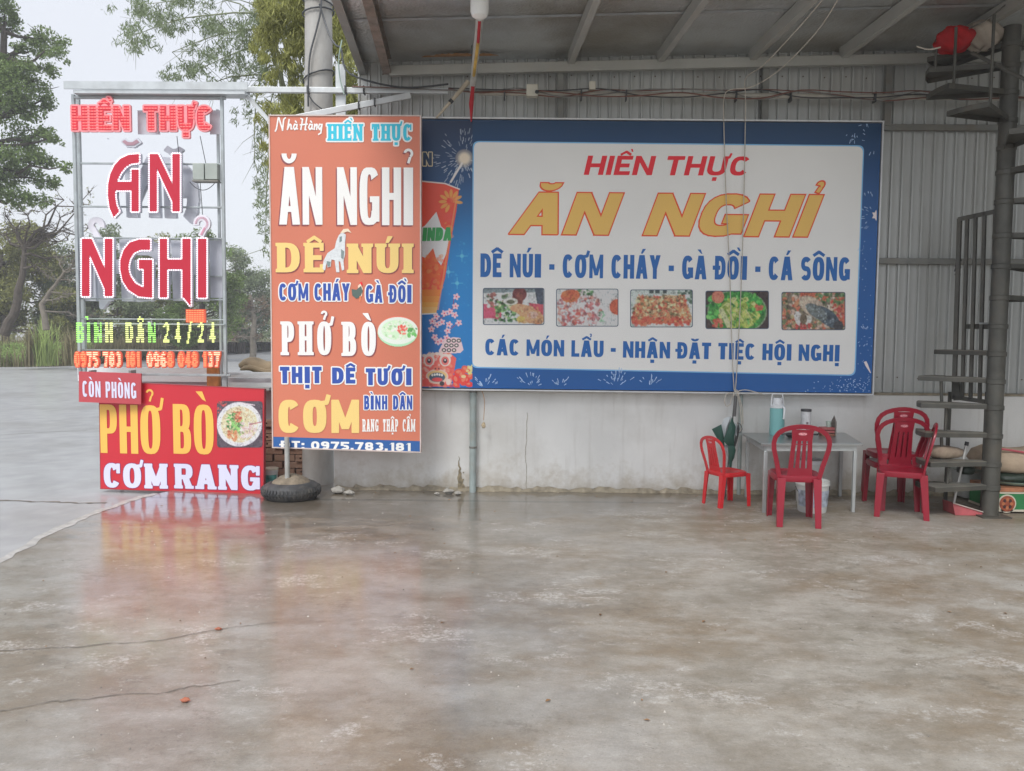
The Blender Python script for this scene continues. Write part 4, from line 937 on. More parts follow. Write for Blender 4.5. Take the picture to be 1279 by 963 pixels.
for cx_, cy_, n_, rr_ in ((1096,269,46,30),(1078,228,0,10),(1086,400,0,12),(1090,180,22,26),(1068,160,14,16),(1092,345,10,16),(1086,420,18,14)):
    for k in range(n_):
        a_ = r.uniform(0,2*PI); d_ = r.uniform(.3,1)*rr_; x, y = cx_+math.cos(a_)*d_, cy_+math.sin(a_)*d_; xr = 1100-(y-154)*.0385
        if x+6 < xr and x > (1081-(y-183)*.0385 if y > 176 else 1040) and 157 < y < 488: it.append((x,y,a_+r.uniform(-.3,.3),r.uniform(1.5,5),r.uniform(.6,1.2)))
for k in range(95):
    x = 1087-abs(r.gauss(0,34)); y = 489-abs(r.gauss(0,9))
    if y > 471 and x > 1000 and x < 1086: it.append((x,y,r.uniform(0,6.2),.8,r.uniform(.6,1.5)))
for k in range(45): x = r.uniform(1071,1088); y = r.uniform(300,470); it.append((x,y,r.uniform(0,6.2),.7,r.uniform(.5,1.1)))
streaks(1, it)
ppoly(PB, [(1094.5+6*math.cos(t*.524)*(1 if t%2 else .6) if math.cos(t*.524) < .1 else 1095, 269+7*math.sin(t*.524)*(1 if t%2 else .6)) for t in range(12)], 'spark_print', M_glow, bb, .003)
ppoly(PB, [(1079,452),(1082,451),(1084,455),(1088,466),(1087,466),(1081,457)], 'spark_print', M_glow, bb, .003)

# ================================================================== TALL ORANGE SIGN
OY = 7.18; PO = flatY(OY)
os_ = thing('tall_orange_sign', 'tall orange menu sign with white and yellow words, hung beside the white wall', 'sign', (at(430,560,OY).x, OY, 0))
QO = [(337,145),(524.5,145.5),(524.5,564),(341.5,558)]
M_or = surf('orange_red_print', (.63,.195,.118), rough=.4, var=.06, scale=.8)
M_orb = print_mat('dark_blue_band', 36,78,132)
panel(PO, QO, .03, 'board', M_or, os_)
panel(PO, [(341.3,545.5),(524.5,551),(524.5,564),(341.5,558)], .002, 'blue_band', M_orb, os_, lift=.003)
edge_frame(PO, QO, .011, .008, .06, surf('pale_peach_trim', (.60,.50,.46), rough=.45, var=.15, scale=10), os_)
M_shadow = print_mat('grey_brown_letter_shade', 118,62,66); M_cream = print_mat('pale_yellow_print', 236,205,128); M_cyan = print_mat('cyan_print', 42,160,182); M_ind = print_mat('indigo_print', 38,66,138)
def dbl(s, x0, x1, yb, yt, m, m2, sh, dil, **k):
    text(s, PO, x0, x1, yb, yt, m2, os_, lift=.0035, dil=dil, shift=sh, **k); k.pop('label', None)
    text(s, PO, x0, x1, yb, yt, m, os_, lift=.005, **k)
# flowing script line "Nhà Hàng"
def script(pts_list, w_): 
    out = []
    for pl_ in pts_list: out += _stroke([(x,-y) for x,y in pl_], w_)
    return out
sc_ = [[(344,164),(346,161),(349,147),(351,148)],[(350,147),(356,162)],[(356,163),(358,149),(361,147)],[(364,162),(367,149)],[(365,160),(368,155),(370,156),(370,161),(372,161)],[(379,156),(376,155),(374,159),(376,162),(379,159)],[(380,155),(379,161),(381,161)],[(377,151),(379,153)],
       [(386,162),(389,149),(386,148)],[(396,147),(393,162),(395,162)],[(385,156),(397,155)],[(404,156),(401,155),(399,159),(401,162),(404,159)],[(405,155),(404,161),(406,161)],[(402,151),(404,153)],[(408,162),(409,155)],[(408,159),(412,155),(413,156),(412,162)],[(420,156),(417,155),(415,159),(417,162),(420,158)],[(421,155),(419,166),(415,168)]]
v, f = union([offset_poly(p, .28, True) for p in script([[(343+(x-343)*.76, y) for x,y in p] for p in sc_], 1.3)])
me = bpy.data.meshes.new('script_lettering'); me.from_pydata([tuple(PO.pt(x-(13 if False else 0),-y,.004)) for x,y in v],[],[tuple(t) for t in f]); me.update()
link('script_lettering', me, M_white, os_, smooth=0)['label'] = 'thin white script words Nhà Hàng'
text('HIỀN THỰC', PO, 410, 514, 176, 155, M_white, os_, tx=.24, ty=.17, gap=.12, serif=.06, lift=.004, dil=.09, space=.33, label='white outline of the cyan words')
text('HIỀN THỰC', PO, 410, 514, 176, 155, M_cyan, os_, tx=.24, ty=.17, gap=.12, serif=.06, lift=.0052, space=.33, label='cyan words HIỀN THỰC')
dbl('ĂN NGHỈ', 349, 516, 280.5, 208.5, M_white, M_shadow, (-.022,-.022), .0, tx=.165, ty=.12, gap=.045, pw=3.2, space=.17, yb1=281.5, label='shade of the tall white letters')
dbl('DÊ', 347, 404, 339.5, 304, M_cream, M_shadow, (.02,-.02), .01, tx=.30, ty=.17, gap=.18, serif=.05, soft=.02, label='shade of the yellow word DÊ')
dbl('NÚI', 436, 514, 340.5, 305, M_cream, M_shadow, (.02,-.02), .01, tx=.30, ty=.17, gap=.18, serif=.06, soft=.02, label='shade of the yellow word NÚI')
# goat and rooster pictures, bowl picture
M_goat = surf('pale_goat_print', tuple(ink(178,182,184)), var=.12, scale=40, rough=.4); M_goatd = print_mat('dark_goat_print', 105,118,118)
for pts_ in ([(403,336),(404,326),(409,316),(418,310),(420,301),(423,294),(427,290),(432,293),(431,303),(431,318),(429,326),(430,337),(427,338),(425,327),(423,326),(424,340),(420,340),(418,325),(414,324),(413,333),(409,334),(408,328),(406,338)],):
    ppoly(PO, pts_, 'goat_print', M_goat, os_, .0055)
for pts_ in ([(425,291),(429,286),(435,285.5),(439,291),(434,289),(429,291)],): ppoly(PO, pts_, 'goat_horn_print', print_mat('cream_horn_print',222,205,180), os_, .0062)
for pts_ in ([(424,296),(427,295),(427,301),(424,303)],[(426,311),(430,314),(429,324),(426,322)],[(408,326),(413,327),(412,333),(409,333)]): ppoly(PO, pts_, 'goat_marking_print', M_goatd, os_, .0064)
text('CƠM CHÁY', PO, 349, 437, 375.5, 354, M_white, os_, tx=.24, ty=.2, gap=.08, lift=.0038, dil=.07, space=.2, label='pale outline of CƠM CHÁY')
text('CƠM CHÁY', PO, 349, 437, 375.5, 354, M_ind, os_, tx=.24, ty=.2, gap=.08, lift=.005, space=.2)
text('GÀ ĐỒI', PO, 457, 514, 378, 356, M_white, os_, tx=.24, ty=.2, gap=.09, lift=.0038, dil=.07, space=.22, label='pale outline of GÀ ĐỒI')
text('GÀ ĐỒI', PO, 457, 514, 378, 356, M_ind, os_, tx=.24, ty=.2, gap=.09, lift=.005, space=.22)
for pts_, m_ in (([(439,361),(445,362),(451,357),(453,364),(450,371),(445,373),(440,369)],print_mat('dark_rooster_print',70,85,80)),([(447,357),(450,354),(453,360),(452,370),(448,370)],print_mat('cream_rooster_print',225,200,180)),([(449,370),(451,370),(450,377),(449,377)],print_mat('orange_leg_print',205,120,80)),([(449,353),(452,352),(453,356),(449,357)],M_red)):
    ppoly(PO, pts_, 'rooster_print', m_, os_, .0055+random.uniform(0,.0009))
dbl('PHỞ', 353, 415, 443, 402, M_white, M_shadow, (.02,-.02), .01, tx=.22, ty=.13, gap=.15, serif=.045, pw=2.6, soft=.015, label='shade of the white word PHỞ')
dbl('BÒ', 429, 469, 444, 402.5, M_white, M_shadow, (.02,-.02), .01, tx=.22, ty=.13, gap=.15, serif=.045, pw=2.6, soft=.015, label='shade of the white word BÒ')
c = Canvas(470,393,524,434,1.8,(212,98,78)); c.ell(496.5,415.5,25,18,(150,190,155)); c.ell(497,413,25,17,(214,222,212)); c.ell(497,412,20.5,12.5,(176,200,170)); c.blobs(150,(476,400,518,425),.8,2.2,[(225,228,215),(205,212,190),(150,180,140),(235,235,228)],51,.9,asp=.3,mask=lambda a,b: ((a-497)/20)**2+((b-412)/12)**2<1)
c.blobs(26,(497,407,508,417),.8,2,[(200,60,55),(215,110,95)],52); c.blobs(22,(510,410,520,421),1,2.2,[(70,140,70),(100,165,90)],53); c.c = np.where((((c.X-497)/26)**2+((c.Y-414)/19.5)**2 > 1)[...,None], ink(212,98,78), c.c)
o = c.mesh('bowl_photo', PO, os_, .003); o['label'] = 'printed photo of a green and white bowl of noodle soup'
bm = bmesh.new(); bm.from_mesh(o.data); Pc = PO.pt(497,414,.003); rxm = (PO.pt(522.5,414)-PO.pt(497,414)).length; rzm = (PO.pt(497,395)-PO.pt(497,414)).length
bmesh.ops.delete(bm, geom=[f_ for f_ in bm.faces if ((f_.calc_center_median().x-Pc.x)/rxm)**2+((f_.calc_center_median().z-Pc.z)/rzm)**2 > 1], context='FACES'); bm.to_mesh(o.data); bm.free()
for s_, a, b, yb_, yt_, sp_ in (('THỊT', 350, 402, 478.5, 458, .1),('DÊ', 415, 444, 479, 459, .1),('TƯƠI', 457, 514, 481, 460, .1)):
    text(s_, PO, a, b, yb_, yt_, M_white, os_, tx=.32, ty=.24, gap=.14, lift=.0038, dil=.08, label='pale outline of '+s_); text(s_, PO, a, b, yb_, yt_, M_ind, os_, tx=.32, ty=.24, gap=.14, lift=.005)
text('CƠM', PO, 349, 448, 540, 500, M_cream, os_, tx=.30, ty=.22, gap=.10, lift=.004, pw=2.8, soft=.02)
text('BÌNH DÂN', PO, 455, 515, 511.5, 494, M_white, os_, tx=.22, ty=.2, gap=.10, lift=.0038, dil=.06, space=.22, label='pale outline of BÌNH DÂN'); text('BÌNH DÂN', PO, 455, 515, 511.5, 494, M_ind, os_, tx=.22, ty=.2, gap=.10, lift=.005, space=.22)
text('RANG THẬP CẨM', PO, 453, 518.5, 539, 523.5, M_white, os_, tx=.15, ty=.15, gap=.085, serif=.03, lift=.004, space=.2)
text('ĐT: 0975.783.181', PO, 351, 513, 560.3, 550.3, M_white, os_, tx=.36, ty=.24, gap=.19, lift=.005, yb1=564.5-1.2, space=.45)
# pole that carries the sign, standing in a concrete-filled tyre
tp = gr(363, 622); M_pole = surf('pale_grey_pipe', (.42,.43,.41), rough=.5, metal=.2, var=.12, scale=10, bump=.1, dirt=(.3,.27,.22), dscale=6, damt=.5)
ty_ = thing('tyre_sign_base', 'old tyre filled with concrete holding a short grey pipe below the orange sign', 'sign base', (tp.x, tp.y-.02, 0))
M_rubber = surf('worn_black_rubber', (.045,.047,.05), rough=.6, var=.3, scale=14, bump=.3, dirt=(.14,.13,.11), dscale=6, damt=.6); M_fill = surf('dirty_concrete_fill', (.20,.165,.12), rough=.85, var=.3, scale=18, bump=.7)
RT = .25; cy_ = tp.y+.02
mb = MB(); mb.lathe([(RT-.10,.012),(RT-.03,.0),(RT,.03),(RT+.012,.07),(RT,.11),(RT-.03,.135),(RT-.07,.15),(RT-.09,.14)], (tp.x,cy_,0), 48); mb.build('tyre', M_rubber, ty_)
mb = MB()
for k in range(48):
    th = 2*PI*k/48; d = Vector((math.cos(th),math.sin(th),0)); s_ = Vector((-math.sin(th),math.cos(th),0))*.010; c0_ = Vector((tp.x,cy_,0))
    for z0,z1,r0_,r1_ in ((.035,.062,RT+.002,RT+.013),(.078,.108,RT+.013,RT+.004)):
        mb.add([c0_+d*r0_-s_+Vector((0,0,z0)),c0_+d*r0_+s_+Vector((0,0,z0)),c0_+d*r1_+s_+Vector((0,0,z1)),c0_+d*r1_-s_+Vector((0,0,z1)),
                c0_+d*(r0_+.006)-s_*.8+Vector((0,0,z0)),c0_+d*(r0_+.006)+s_*.8+Vector((0,0,z0)),c0_+d*(r1_+.006)+s_*.8+Vector((0,0,z1)),c0_+d*(r1_+.006)-s_*.8+Vector((0,0,z1))],[(4,5,6,7),(0,1,5,4),(1,2,6,5),(2,3,7,6),(3,0,4,7)])
o = mb.build('tread_block', M_rubber, ty_, smooth=0); o['kind'] = 'stuff'
mb = MB(); mb.lathe([(RT-.075,.135),(RT-.10,.165),(RT-.15,.195),(.04,.215),(.02,.212)], (tp.x,cy_,0), 32)
r = random.Random(2)
for i in range(len(mb.v)): v_ = mb.v[i]; mb.v[i] = (v_[0]+r.uniform(-.004,.004), v_[1]+r.uniform(-.004,.004), v_[2]+r.uniform(-.006,.006))
mb.build('concrete_fill', M_fill, ty_, smooth=60)
ptop = PO.pt(361.5,545).z
mb = MB(); mb.sweep([(tp.x-.01,OY-.055,.19),(tp.x-.012,OY-.055,ptop)], .022, n=14); mb.build('pipe', M_pole, ty_)
# hidden steel post and two arms that hold the sign from behind, down to the yard
xl = PO.pt(430,300).x; mb = MB(); 
for px in (352, 512): p = PO.pt(px, 300); mb.box((p.x-.02,OY+.068,PO.pt(px,556).z),(p.x+.02,OY+.10,PO.pt(px,150).z))
mb.build('back_post', M_galv, os_)
mb = MB()
for py in (200, 330, 470): a, b = PO.pt(350,py), PO.pt(514,py); mb.box((a.x,OY+.102,a.z-.015),(b.x,OY+.13,a.z+.015))
mb.build('back_rail', M_galv, os_)
mb = MB(); mb.box((PO.pt(512,300).x-.02,OY+.132,PO.pt(512,200).z-.02),(PO.pt(512,300).x+.02,WALLY+.06,PO.pt(512,200).z+.02)); mb.box((PO.pt(400,300).x-.02,OY+.132,PO.pt(400,470).z-.02),(PO.pt(400,300).x+.02,7.62,PO.pt(400,470).z+.02)); mb.build('wall_bracket', M_galv, os_)
# ================================================================== LED SIGN ON ITS STEEL FRAME
LY = 7.60; PL = flatY(LY); PLf = flatY(LY-.07)
ls = thing('led_sign', 'tall steel frame with red, green and orange LED letters, open to the trees behind', 'sign', (at(190,467,LY).x, LY, 0))
M_tube = surf('galvanised_tube', (.40,.44,.45), rough=.42, metal=.4, var=.12, scale=10, bump=.05, dirt=(.25,.24,.22), dscale=4, damt=.35)
def vtube(x0, y0, x1, y1, wd, Y, m, parent, name, dp=.03):
    a, b = at(x0,y0,Y), at(x1,y1,Y); mb = MB(); mb.bar(a, b, wd, dp, up=(0,1,0) if abs(b.z-a.z) > abs(b.x-a.x) else (0,0,1)); return mb.build(name, m, parent, smooth=0, bevel=.002)
for (x0,y0,x1,y1,wd,dy) in ((92.5,118,99.5,466,.028,0),(99,118,104.5,466,.03,.09),(276,120,283,466,.028,0),(271.5,137,277,466,.022,.09)):
    a, b = at(x0,y0,LY+dy), at(x1,y1,LY+dy); b.x = a.x+(b.x-a.x)*.5
    mb = MB(); mb.bar((at((x0+x1)/2,(y0+y1)/2,LY+dy).x, LY+dy, b.z-.02), (at((x0+x1)/2,(y0+y1)/2,LY+dy).x, LY+dy, a.z), wd, .03, up=(0,1,0)); mb.build('post', M_tube, ls, bevel=.002)
def hrail(x0, x1, y, h=.02, dy=0.0, nm='rail', m=None):
    a, b = at(x0,y,LY+dy), at(x1,y,LY+dy); mb = MB(); mb.box((a.x,LY+dy-.013,a.z-h/2),(b.x,LY+dy+.013,a.z+h/2)); return mb.build(nm, m or M_tube, ls, bevel=.002)
for args in ((93,282,122,.022,0),(100,277,204,.016,.045),(100,277,258,.016,.045),(101,277,297,.014,.045),(238,278,345,.012,.045),(101,279,373,.014,.045),(101,281,398,.012,.045),(100,281,404,.012,-.02),(101,281,437,.014,.045),(101,288,467,.022,0)): hrail(*args)
# footing posts down to the ground behind the red board
for px in (140, 279): a = at(px,466,LY); mb = MB(); mb.box((a.x-.022,LY+.02,0),(a.x+.022,LY+.06,a.z-.012)); mb.build('leg', M_tube, ls, bevel=.002)
# top gutter
a, b = at(95,117,LY-.04), at(308,117,LY-.04); mb = MB(); mb.box((a.x,LY-.09,at(200,117,LY).z-.025),(b.x,LY+.06,at(200,117,LY).z+.005)); mb.box((at(87,114,LY).x,LY-.10,at(200,115,LY).z-.004),(b.x+.03,LY-.085,at(200,108,LY).z+.015)); mb.box((a.x,LY+.05,at(200,117,LY).z+.006),(b.x,LY+.056,at(200,106,LY).z))
mb.build('gutter', M_galv, ls, smooth=0)
M_led_red = surf('red_acrylic', (.52,.014,.04), rough=.3, var=.05, scale=2, emit=.0)
M_ledw = surf('white_letter_edge', (.74,.72,.78), rough=.4, var=.05); M_back = surf('grey_letter_back', (.60,.62,.68), rough=.5, var=.12, scale=5, metal=.2)
def emis(name, col, st):
    m = bpy.data.materials.new(name); m.use_nodes = True; p = m.node_tree.nodes['Principled BSDF']; p.inputs['Base Color'].default_value = tuple(c*.5 for c in col)+(1,); p.inputs['Emission Color'].default_value = tuple(col)+(1,); p.inputs['Emission Strength'].default_value = st; return m
M_dotw = emis('white_led', (1,.82,.9), .8); M_dotr = emis('red_led', (1,.16,.16), .6); M_dotg = emis('green_led', (.36,.95,.15), .75); M_doty = emis('yellow_led', (.85,.95,.30), .75); M_doto = emis('orange_led', (1,.27,.12), .8); M_dotpk = emis('pale_orange_led', (1,.58,.38), .8)
def chan(name, polys, parent, label, frame, hh, dots=True, edge=.0115, depth=.05):
    """polys in metres in the sign plane (x right, z up): acrylic face, pale edge, LED beads round the outline"""
    face = flat_mesh(name, [offset_poly(p,0) for p in polys], frame, M_led_red, parent, lift=.004+depth, depth=.004, label=label)
    flat_mesh('edge', [offset_poly(p,edge) for p in polys], frame, M_ledw, face, lift=depth, depth=.003)
    flat_mesh('return', [offset_poly(p,edge*.6) for p in polys], frame, M_back, face, lift=0, depth=depth-.002)
    if dots:
        v, f = union([offset_poly(p,edge*.55) for p in polys]); cnt = {}
        for t in f:
            for a, b in zip(t, list(t[1:])+[t[0]]): cnt.setdefault((min(a,b),max(a,b)), []).append((a,b))
        mb = MB(); acc = 0
        for l in cnt.values():
            if len(l) != 1: continue
            a, b = Vector(v[l[0][0]]), Vector(v[l[0][1]]); L_ = (b-a).length; d = (b-a)/(L_+1e-9); nr = Vector((d.y,-d.x)); n_ = max(0, int(L_/.019))
            for k in range(n_):
                c_ = a+d*(L_*(k+.5)/n_); q = [c_+d*sx*.0042+nr*sy for sx in (-1,1) for sy in (-.006,.0085)]
                P = [frame(p.x,p.y,depth+.006) for p in q]; mb.add([P[0],P[1],P[3],P[2]]+[p_+PL.n*.003 for p_ in (P[0],P[1],P[3],P[2])],[(4,5,6,7),(0,1,5,4),(1,2,6,5),(2,3,7,6),(3,0,4,7)])
        if mb.f: o = mb.build('led_bead', M_dotw, face, smooth=0); o['kind'] = 'stuff'
    return face
def worldframe(pl):
    o = pl.o
    def fr(x, z, lift): return Vector((x, pl.o.y, z)) + pl.n*lift
    return fr
FRL = worldframe(flatY(LY-.03))
def P1(zx, zy): p = at(80+zx/3.704, 90+zy/3.704, LY-.08); return (p.x, p.z)      # tracing of the first row
def P2(zx, zy): p = at(zx/3.045, 230+zy/3.045, LY-.08); return (p.x, p.z)
def strip(Pf, outer, inner): 
    O = [Pf(*p) for p in outer]; I = [Pf(*p) for p in inner]; return [[O[i],O[i+1],I[i+1],I[i]] for i in range(len(O)-1)]
def R4(Pf, x0, y0, x1, y1): return [Pf(x0,y0),Pf(x1,y0),Pf(x1,y1),Pf(x0,y1)]
LA = strip(P1, [(348,380),(300,384),(262,402),(235,432),(216,472),(206,520),(205,572),(213,630),(231,672)], [(348,420),(310,425),(286,440),(264,468),(248,502),(240,535),(238,575),(244,615),(257,645)]) + [R4(P1,240,508,345,548), R4(P1,314,452,347,645)]
LN = [R4(P1,398,380,431,645), R4(P1,503,380,537,645), [P1(400,380),P1(436,380),P1(530,575),P1(503,600)]]
LN2 = [R4(P2,313,208,342,426), R4(P2,400,208,429,426), [P2(316,208),P2(350,208),P2(428,385),P2(401,402)]]
LG = strip(P2, [(572,211),(530,211),(495,222),(472,250),(459,290),(459,325),(468,368),(490,402),(528,427),(580,432)], [(572,250),(536,250),(510,262),(496,285),(490,310),(491,330),(497,350),(516,378),(543,392),(580,394)]) + [R4(P2,548,288,580,410), R4(P2,530,288,570,322)]
LH = [R4(P2,609,208,637,431), R4(P2,622,287,710,324), R4(P2,695,208,726,431), [P2(695,425),P2(726,425),P2(726,464)]]
LI = [R4(P2,754,208,786,432)]
def hookm(Pf, cx_, cy_, r_, t_):
    c = Pf(cx_, cy_); k = (Pf(cx_+r_,cy_)[0]-c[0]); tt = t_/r_*k
    return _arc(c[0], c[1], k, k, -60, 185, tt, tt, 2) + _stroke([(c[0]+k*.45, c[1]-k*.6),(c[0]-k*.1, c[1]-k*1.6)], tt)
LHK = hookm(P2, 768, 150, 27, 11)
LBR1 = _arc(*P1(307,318), .095, .045, 200, 340, .03, .03, 2); LBR2 = [[P1(293,322),P1(312,352),P1(322,348),P1(306,318)]]
bx = P1(307,322); LBR = [[(bx[0]-.075,bx[1]+.0),(bx[0]-.035,bx[1]-.035),(bx[0]-.02,bx[1]-.005),(bx[0]-.05,bx[1]+.015)],[(bx[0]-.04,bx[1]-.035),(bx[0]+.04,bx[1]-.035),(bx[0]+.03,bx[1]-.005),(bx[0]-.03,bx[1]-.005)],[(bx[0]+.03,bx[1]-.035),(bx[0]+.085,bx[1]-.005),(bx[0]+.06,bx[1]+.02),(bx[0]+.02,bx[1]-.005)]]
for nm, pl_, lb in (('letter',LA,'rounded red letter A'),('letter',LN,'red letter N beside the rounded A'),('letter',LN2,'red letter N at the row start'),('letter',LG,'red letter G'),('letter',LH,'red letter H with pointed foot'),('letter',LI,'red letter I')):
    chan(nm, pl_, ls, lb, FRL, 1)
hk = flat_mesh('hook_mark', [offset_poly(p,.012) for p in LHK], FRL, M_ledw, ls, lift=.02, depth=.035, label='pale pink hook mark over the letter I'); flat_mesh('acrylic', [offset_poly(p,-.004) for p in LHK], FRL, surf('pink_acrylic',(.62,.30,.40),rough=.35), hk, lift=.057, depth=.003)
br = flat_mesh('breve_mark', [offset_poly(p,.014) for p in LBR], FRL, M_back, ls, lift=.01, depth=.04, label='grey breve mark over the letter A'); flat_mesh('acrylic', [offset_poly(p,.0) for p in LBR], FRL, surf('faded_pink_acrylic',(.42,.25,.30),rough=.35), br, lift=.052, depth=.003)
# mirrored grey backs of the letters that face the other way
xm1 = at(196,230,LY+.12).x; xm2 = at(188,340,LY+.12).x
FRB = worldframe(flatY(LY+.14))
def mir(polys, xm, dx=0.0, dz=0.0): return [[(2*xm-x+dx, z+dz) for x, z in p] for p in polys]
for pl_, xm_, dx_, lb in ((LA,xm1,.02,'grey back of the reversed letter A'),(LN,xm1,.04,'grey back of the reversed letter N'),(LN2,xm2,-.02,None),(LG,xm2,0,None),(LH,xm2,0,None),(LI,xm2,0,None)):
    flat_mesh('letter_back', [offset_poly(p,.022) for p in mir(pl_,xm_,dx_,-.01)], FRB, M_back, ls, lift=0, depth=.05, label=lb)
flat_mesh('hook_back', [offset_poly(p,.012) for p in mir(LHK,at(192,300,LY+.12).x)], FRB, M_ledw, ls, lift=0, depth=.03)
flat_mesh('breve_back', [offset_poly(p,.014) for p in mir(LBR,xm1,.03,-.03)], FRB, M_back, ls, lift=0, depth=.04)
# backing plates
for q in ((172,138,200,168),(262,138,277,168),(101,300,107,372),(262,300,278,372)):
    a, b = at(q[0],q[1],LY+.075), at(q[2],q[3],LY+.075); mb = MB(); mb.box((a.x,LY+.07,b.z),(b.x,LY+.078,a.z)); mb.build('backing_plate', M_back, ls, smooth=0)
# lit words: beads filling the letters row by row
def beads(s, x0, x1, yb, yt, col_by_x, tx, gap, pitch, dw, dh, space, ty=.2, mback=None, body=None, outline=False, dilb=.04, name='led_word', label=None):
    pl = flatY(LY-.03); fr, tot = frame_for(pl, x0, x1, yb, yt); lay = layout(s, tot, tx, ty, gap, 0, 2.6, space)
    h = (pl.pt(x0,yt)-pl.pt(x0,yb)).length; letters = []
    for c_, ps in lay:
        base = flat_mesh('letter', [offset_poly(q,dilb) for q in ps], fr, body, ls, lift=.0, depth=.03) if body else None
        mb = MB(); xs = [p[0] for q in ps for p in q]; zs = [p[1] for q in ps for p in q]
        z = min(zs)+pitch/2; 
        while z < max(zs):
            x = min(xs)-dilb
            while x < max(xs)+dilb:
                if any(_inpoly(q,x,z) for q in ps):
                    P = [fr(x+sx*dw/2, z+sz*dh/2, .031) for sx,sz in ((-1,-1),(1,-1),(1,1),(-1,1))]
                    mb.add(P+[p+pl.n*.004 for p in P],[(4,5,6,7),(0,1,5,4),(1,2,6,5),(2,3,7,6),(3,0,4,7)])
                x += dw*1.25
            z += pitch
        if mb.f:
            o = mb.build('led_row', col_by_x(xs[0]/tot), base or ls, smooth=0); o['kind'] = 'stuff'
            if not base: o.name = 'led_letter'
def _inpoly(q, x, y):
    ins = False; n = len(q)
    for i in range(n):
        xa,ya = q[i]; xb,yb = q[(i+1)%n]
        if (ya > y) != (yb > y) and x < (xb-xa)*(y-ya)/(yb-ya)+xa: ins = not ins
    return ins
M_redbody = surf('red_letter_body', (.58,.03,.05), rough=.4, emit=.04); M_grnb = surf('dull_green_body', (.20,.26,.16), rough=.6, var=.2); M_orgb = surf('orange_letter_body', (.62,.10,.05), rough=.5, emit=.15)
text('HIỀN THỰC', flatY(LY-.03), 92.5, 266, 163.5, 133.5, surf('pink_red_edge',(.80,.28,.30),rough=.4,emit=.03), ls, tx=.26, ty=.2, gap=.11, space=.42, lift=.0, depth=.028, dil=.07, name='letter_edge')
beads('HIỀN THỰC', 92.5, 266, 163.5, 133.5, lambda t: M_dotr, .26, .11, .12, .10, .045, .42, body=M_redbody, dilb=.0)
flat_mesh('mark_back', [_rect(0,0,.10,.04)], frame_for(flatY(LY+.02),135,150,174,160)[0], M_back, ls, lift=0, depth=.02)
beads('BÌNH DÂN', 98, 197, 428, 402.5, lambda t: M_dotg if t < .32 or t > .78 else M_doty, .19, .16, .10, .06, .058, .30)
beads('24/24', 206, 271, 428, 403, lambda t: M_doty, .15, .28, .085, .05, .055, .2, ty=.15)
beads('0975 783 181', 96, 176, 458, 440, lambda t: M_dotpk if .18 < t < .8 else M_doto, .23, .10, .13, .07, .075, .18, body=M_orgb, dilb=.07)
beads('0968 048 137', 186, 276, 458, 440, lambda t: M_dotpk if t < .35 or t > .8 else M_doto, .23, .10, .13, .07, .075, .18, body=M_orgb, dilb=.07)
# small orange lamp cluster above the 24/24
mb = MB(); r = random.Random(3); plc = flatY(LY-.03)
for j in range(6):
    for i in range(7):
        p = plc.pt(234+i*3.2, 388+j*2.6); mb.box((p.x-.009,p.y-.004,p.z-.004),(p.x+.009,p.y,p.z+.004))
cl_ = MB(); a, b = plc.pt(232,386), plc.pt(257,403); cl_.box((a.x,a.y,b.z),(b.x,a.y+.02,a.z)); cb = cl_.build('lamp_cluster', M_orgb, ls, smooth=0); o = mb.build('led_row', M_doto, cb, smooth=0); o['kind'] = 'stuff'
# transformer boxes and wires
a, b = at(243,205,LY-.02), at(274,226,LY-.02); mb = MB(); mb.box((a.x,LY-.07,b.z),(a.x+(b.x-a.x)*.46,LY+.02,a.z)); M_box = surf('grey_green_box', (.36,.40,.37), rough=.5, var=.1); mb.build('driver_box', M_box, ls, bevel=.004)
mb = MB(); mb.box((a.x+(b.x-a.x)*.5,LY-.07,b.z+.005),(b.x,LY+.02,a.z)); mb.build('driver_box', M_box, ls, bevel=.004)
mb = MB(); mb.box((a.x-.004,LY-.075,b.z-.015),(b.x+.004,LY+.02,b.z-.002)); mb.build('box_shelf', M_galvd, ls)
M_wire = surf('black_wire', (.05,.055,.06), rough=.5, var=.1)
def sag(a, b, s_, n=14): return [Vector(a).lerp(Vector(b), k/n)-Vector((0,0,s_*4*(k/n)*(1-k/n))) for k in range(n+1)]
for (p,q,s_) in (((237,227),(268,229),.07),((250,228),(253,268),.0),((221,170),(225,204),.01),((250,170),(257,204),.0)):
    mb = MB(); mb.sweep(sag(at(*p,LY-.03),at(*q,LY-.03),s_), .0035, n=5); mb.build('wire', M_wire, ls)

# ================================================================== RED BOARD STANDING ON THE GROUND
gA, gB = gr(127,609), gr(329,617); PR = Plane((gA.x,gA.y),(gB.x,gB.y))
rb = thing('red_noodle_board', 'red board with yellow PHỞ BÒ over white CƠM RANG, standing on the ground', 'sign', (gA.x/2+gB.x/2, gA.y/2+gB.y/2, 0))
M_rbd = surf('glossy_red_board', (.56,.025,.04), rough=.35, var=.04, scale=2)
QR = [(124,476.5),(329.5,486.5),(328.5,617),(126,610)]
panel(PR, QR, .03, 'board', M_rbd, rb); edge_frame(PR, QR, .006, .003, .035, surf('dark_red_edge',(.35,.03,.04),rough=.5), rb, 'edge_strip')
M_yel = print_mat('golden_yellow_print', 244,192,92); M_lil = print_mat('cool_white_print', 214,214,236)
text('PHỞ', PR, 126, 203, 565.5, 505, M_yel, rb, tx=.17, ty=.11, gap=.055, pw=3.0, lift=.003, yb1=567.5)
text('BÒ', PR, 217, 267.5, 566.5, 504.5, M_yel, rb, tx=.19, ty=.11, gap=.06, pw=3.0, lift=.003, yb1=568)
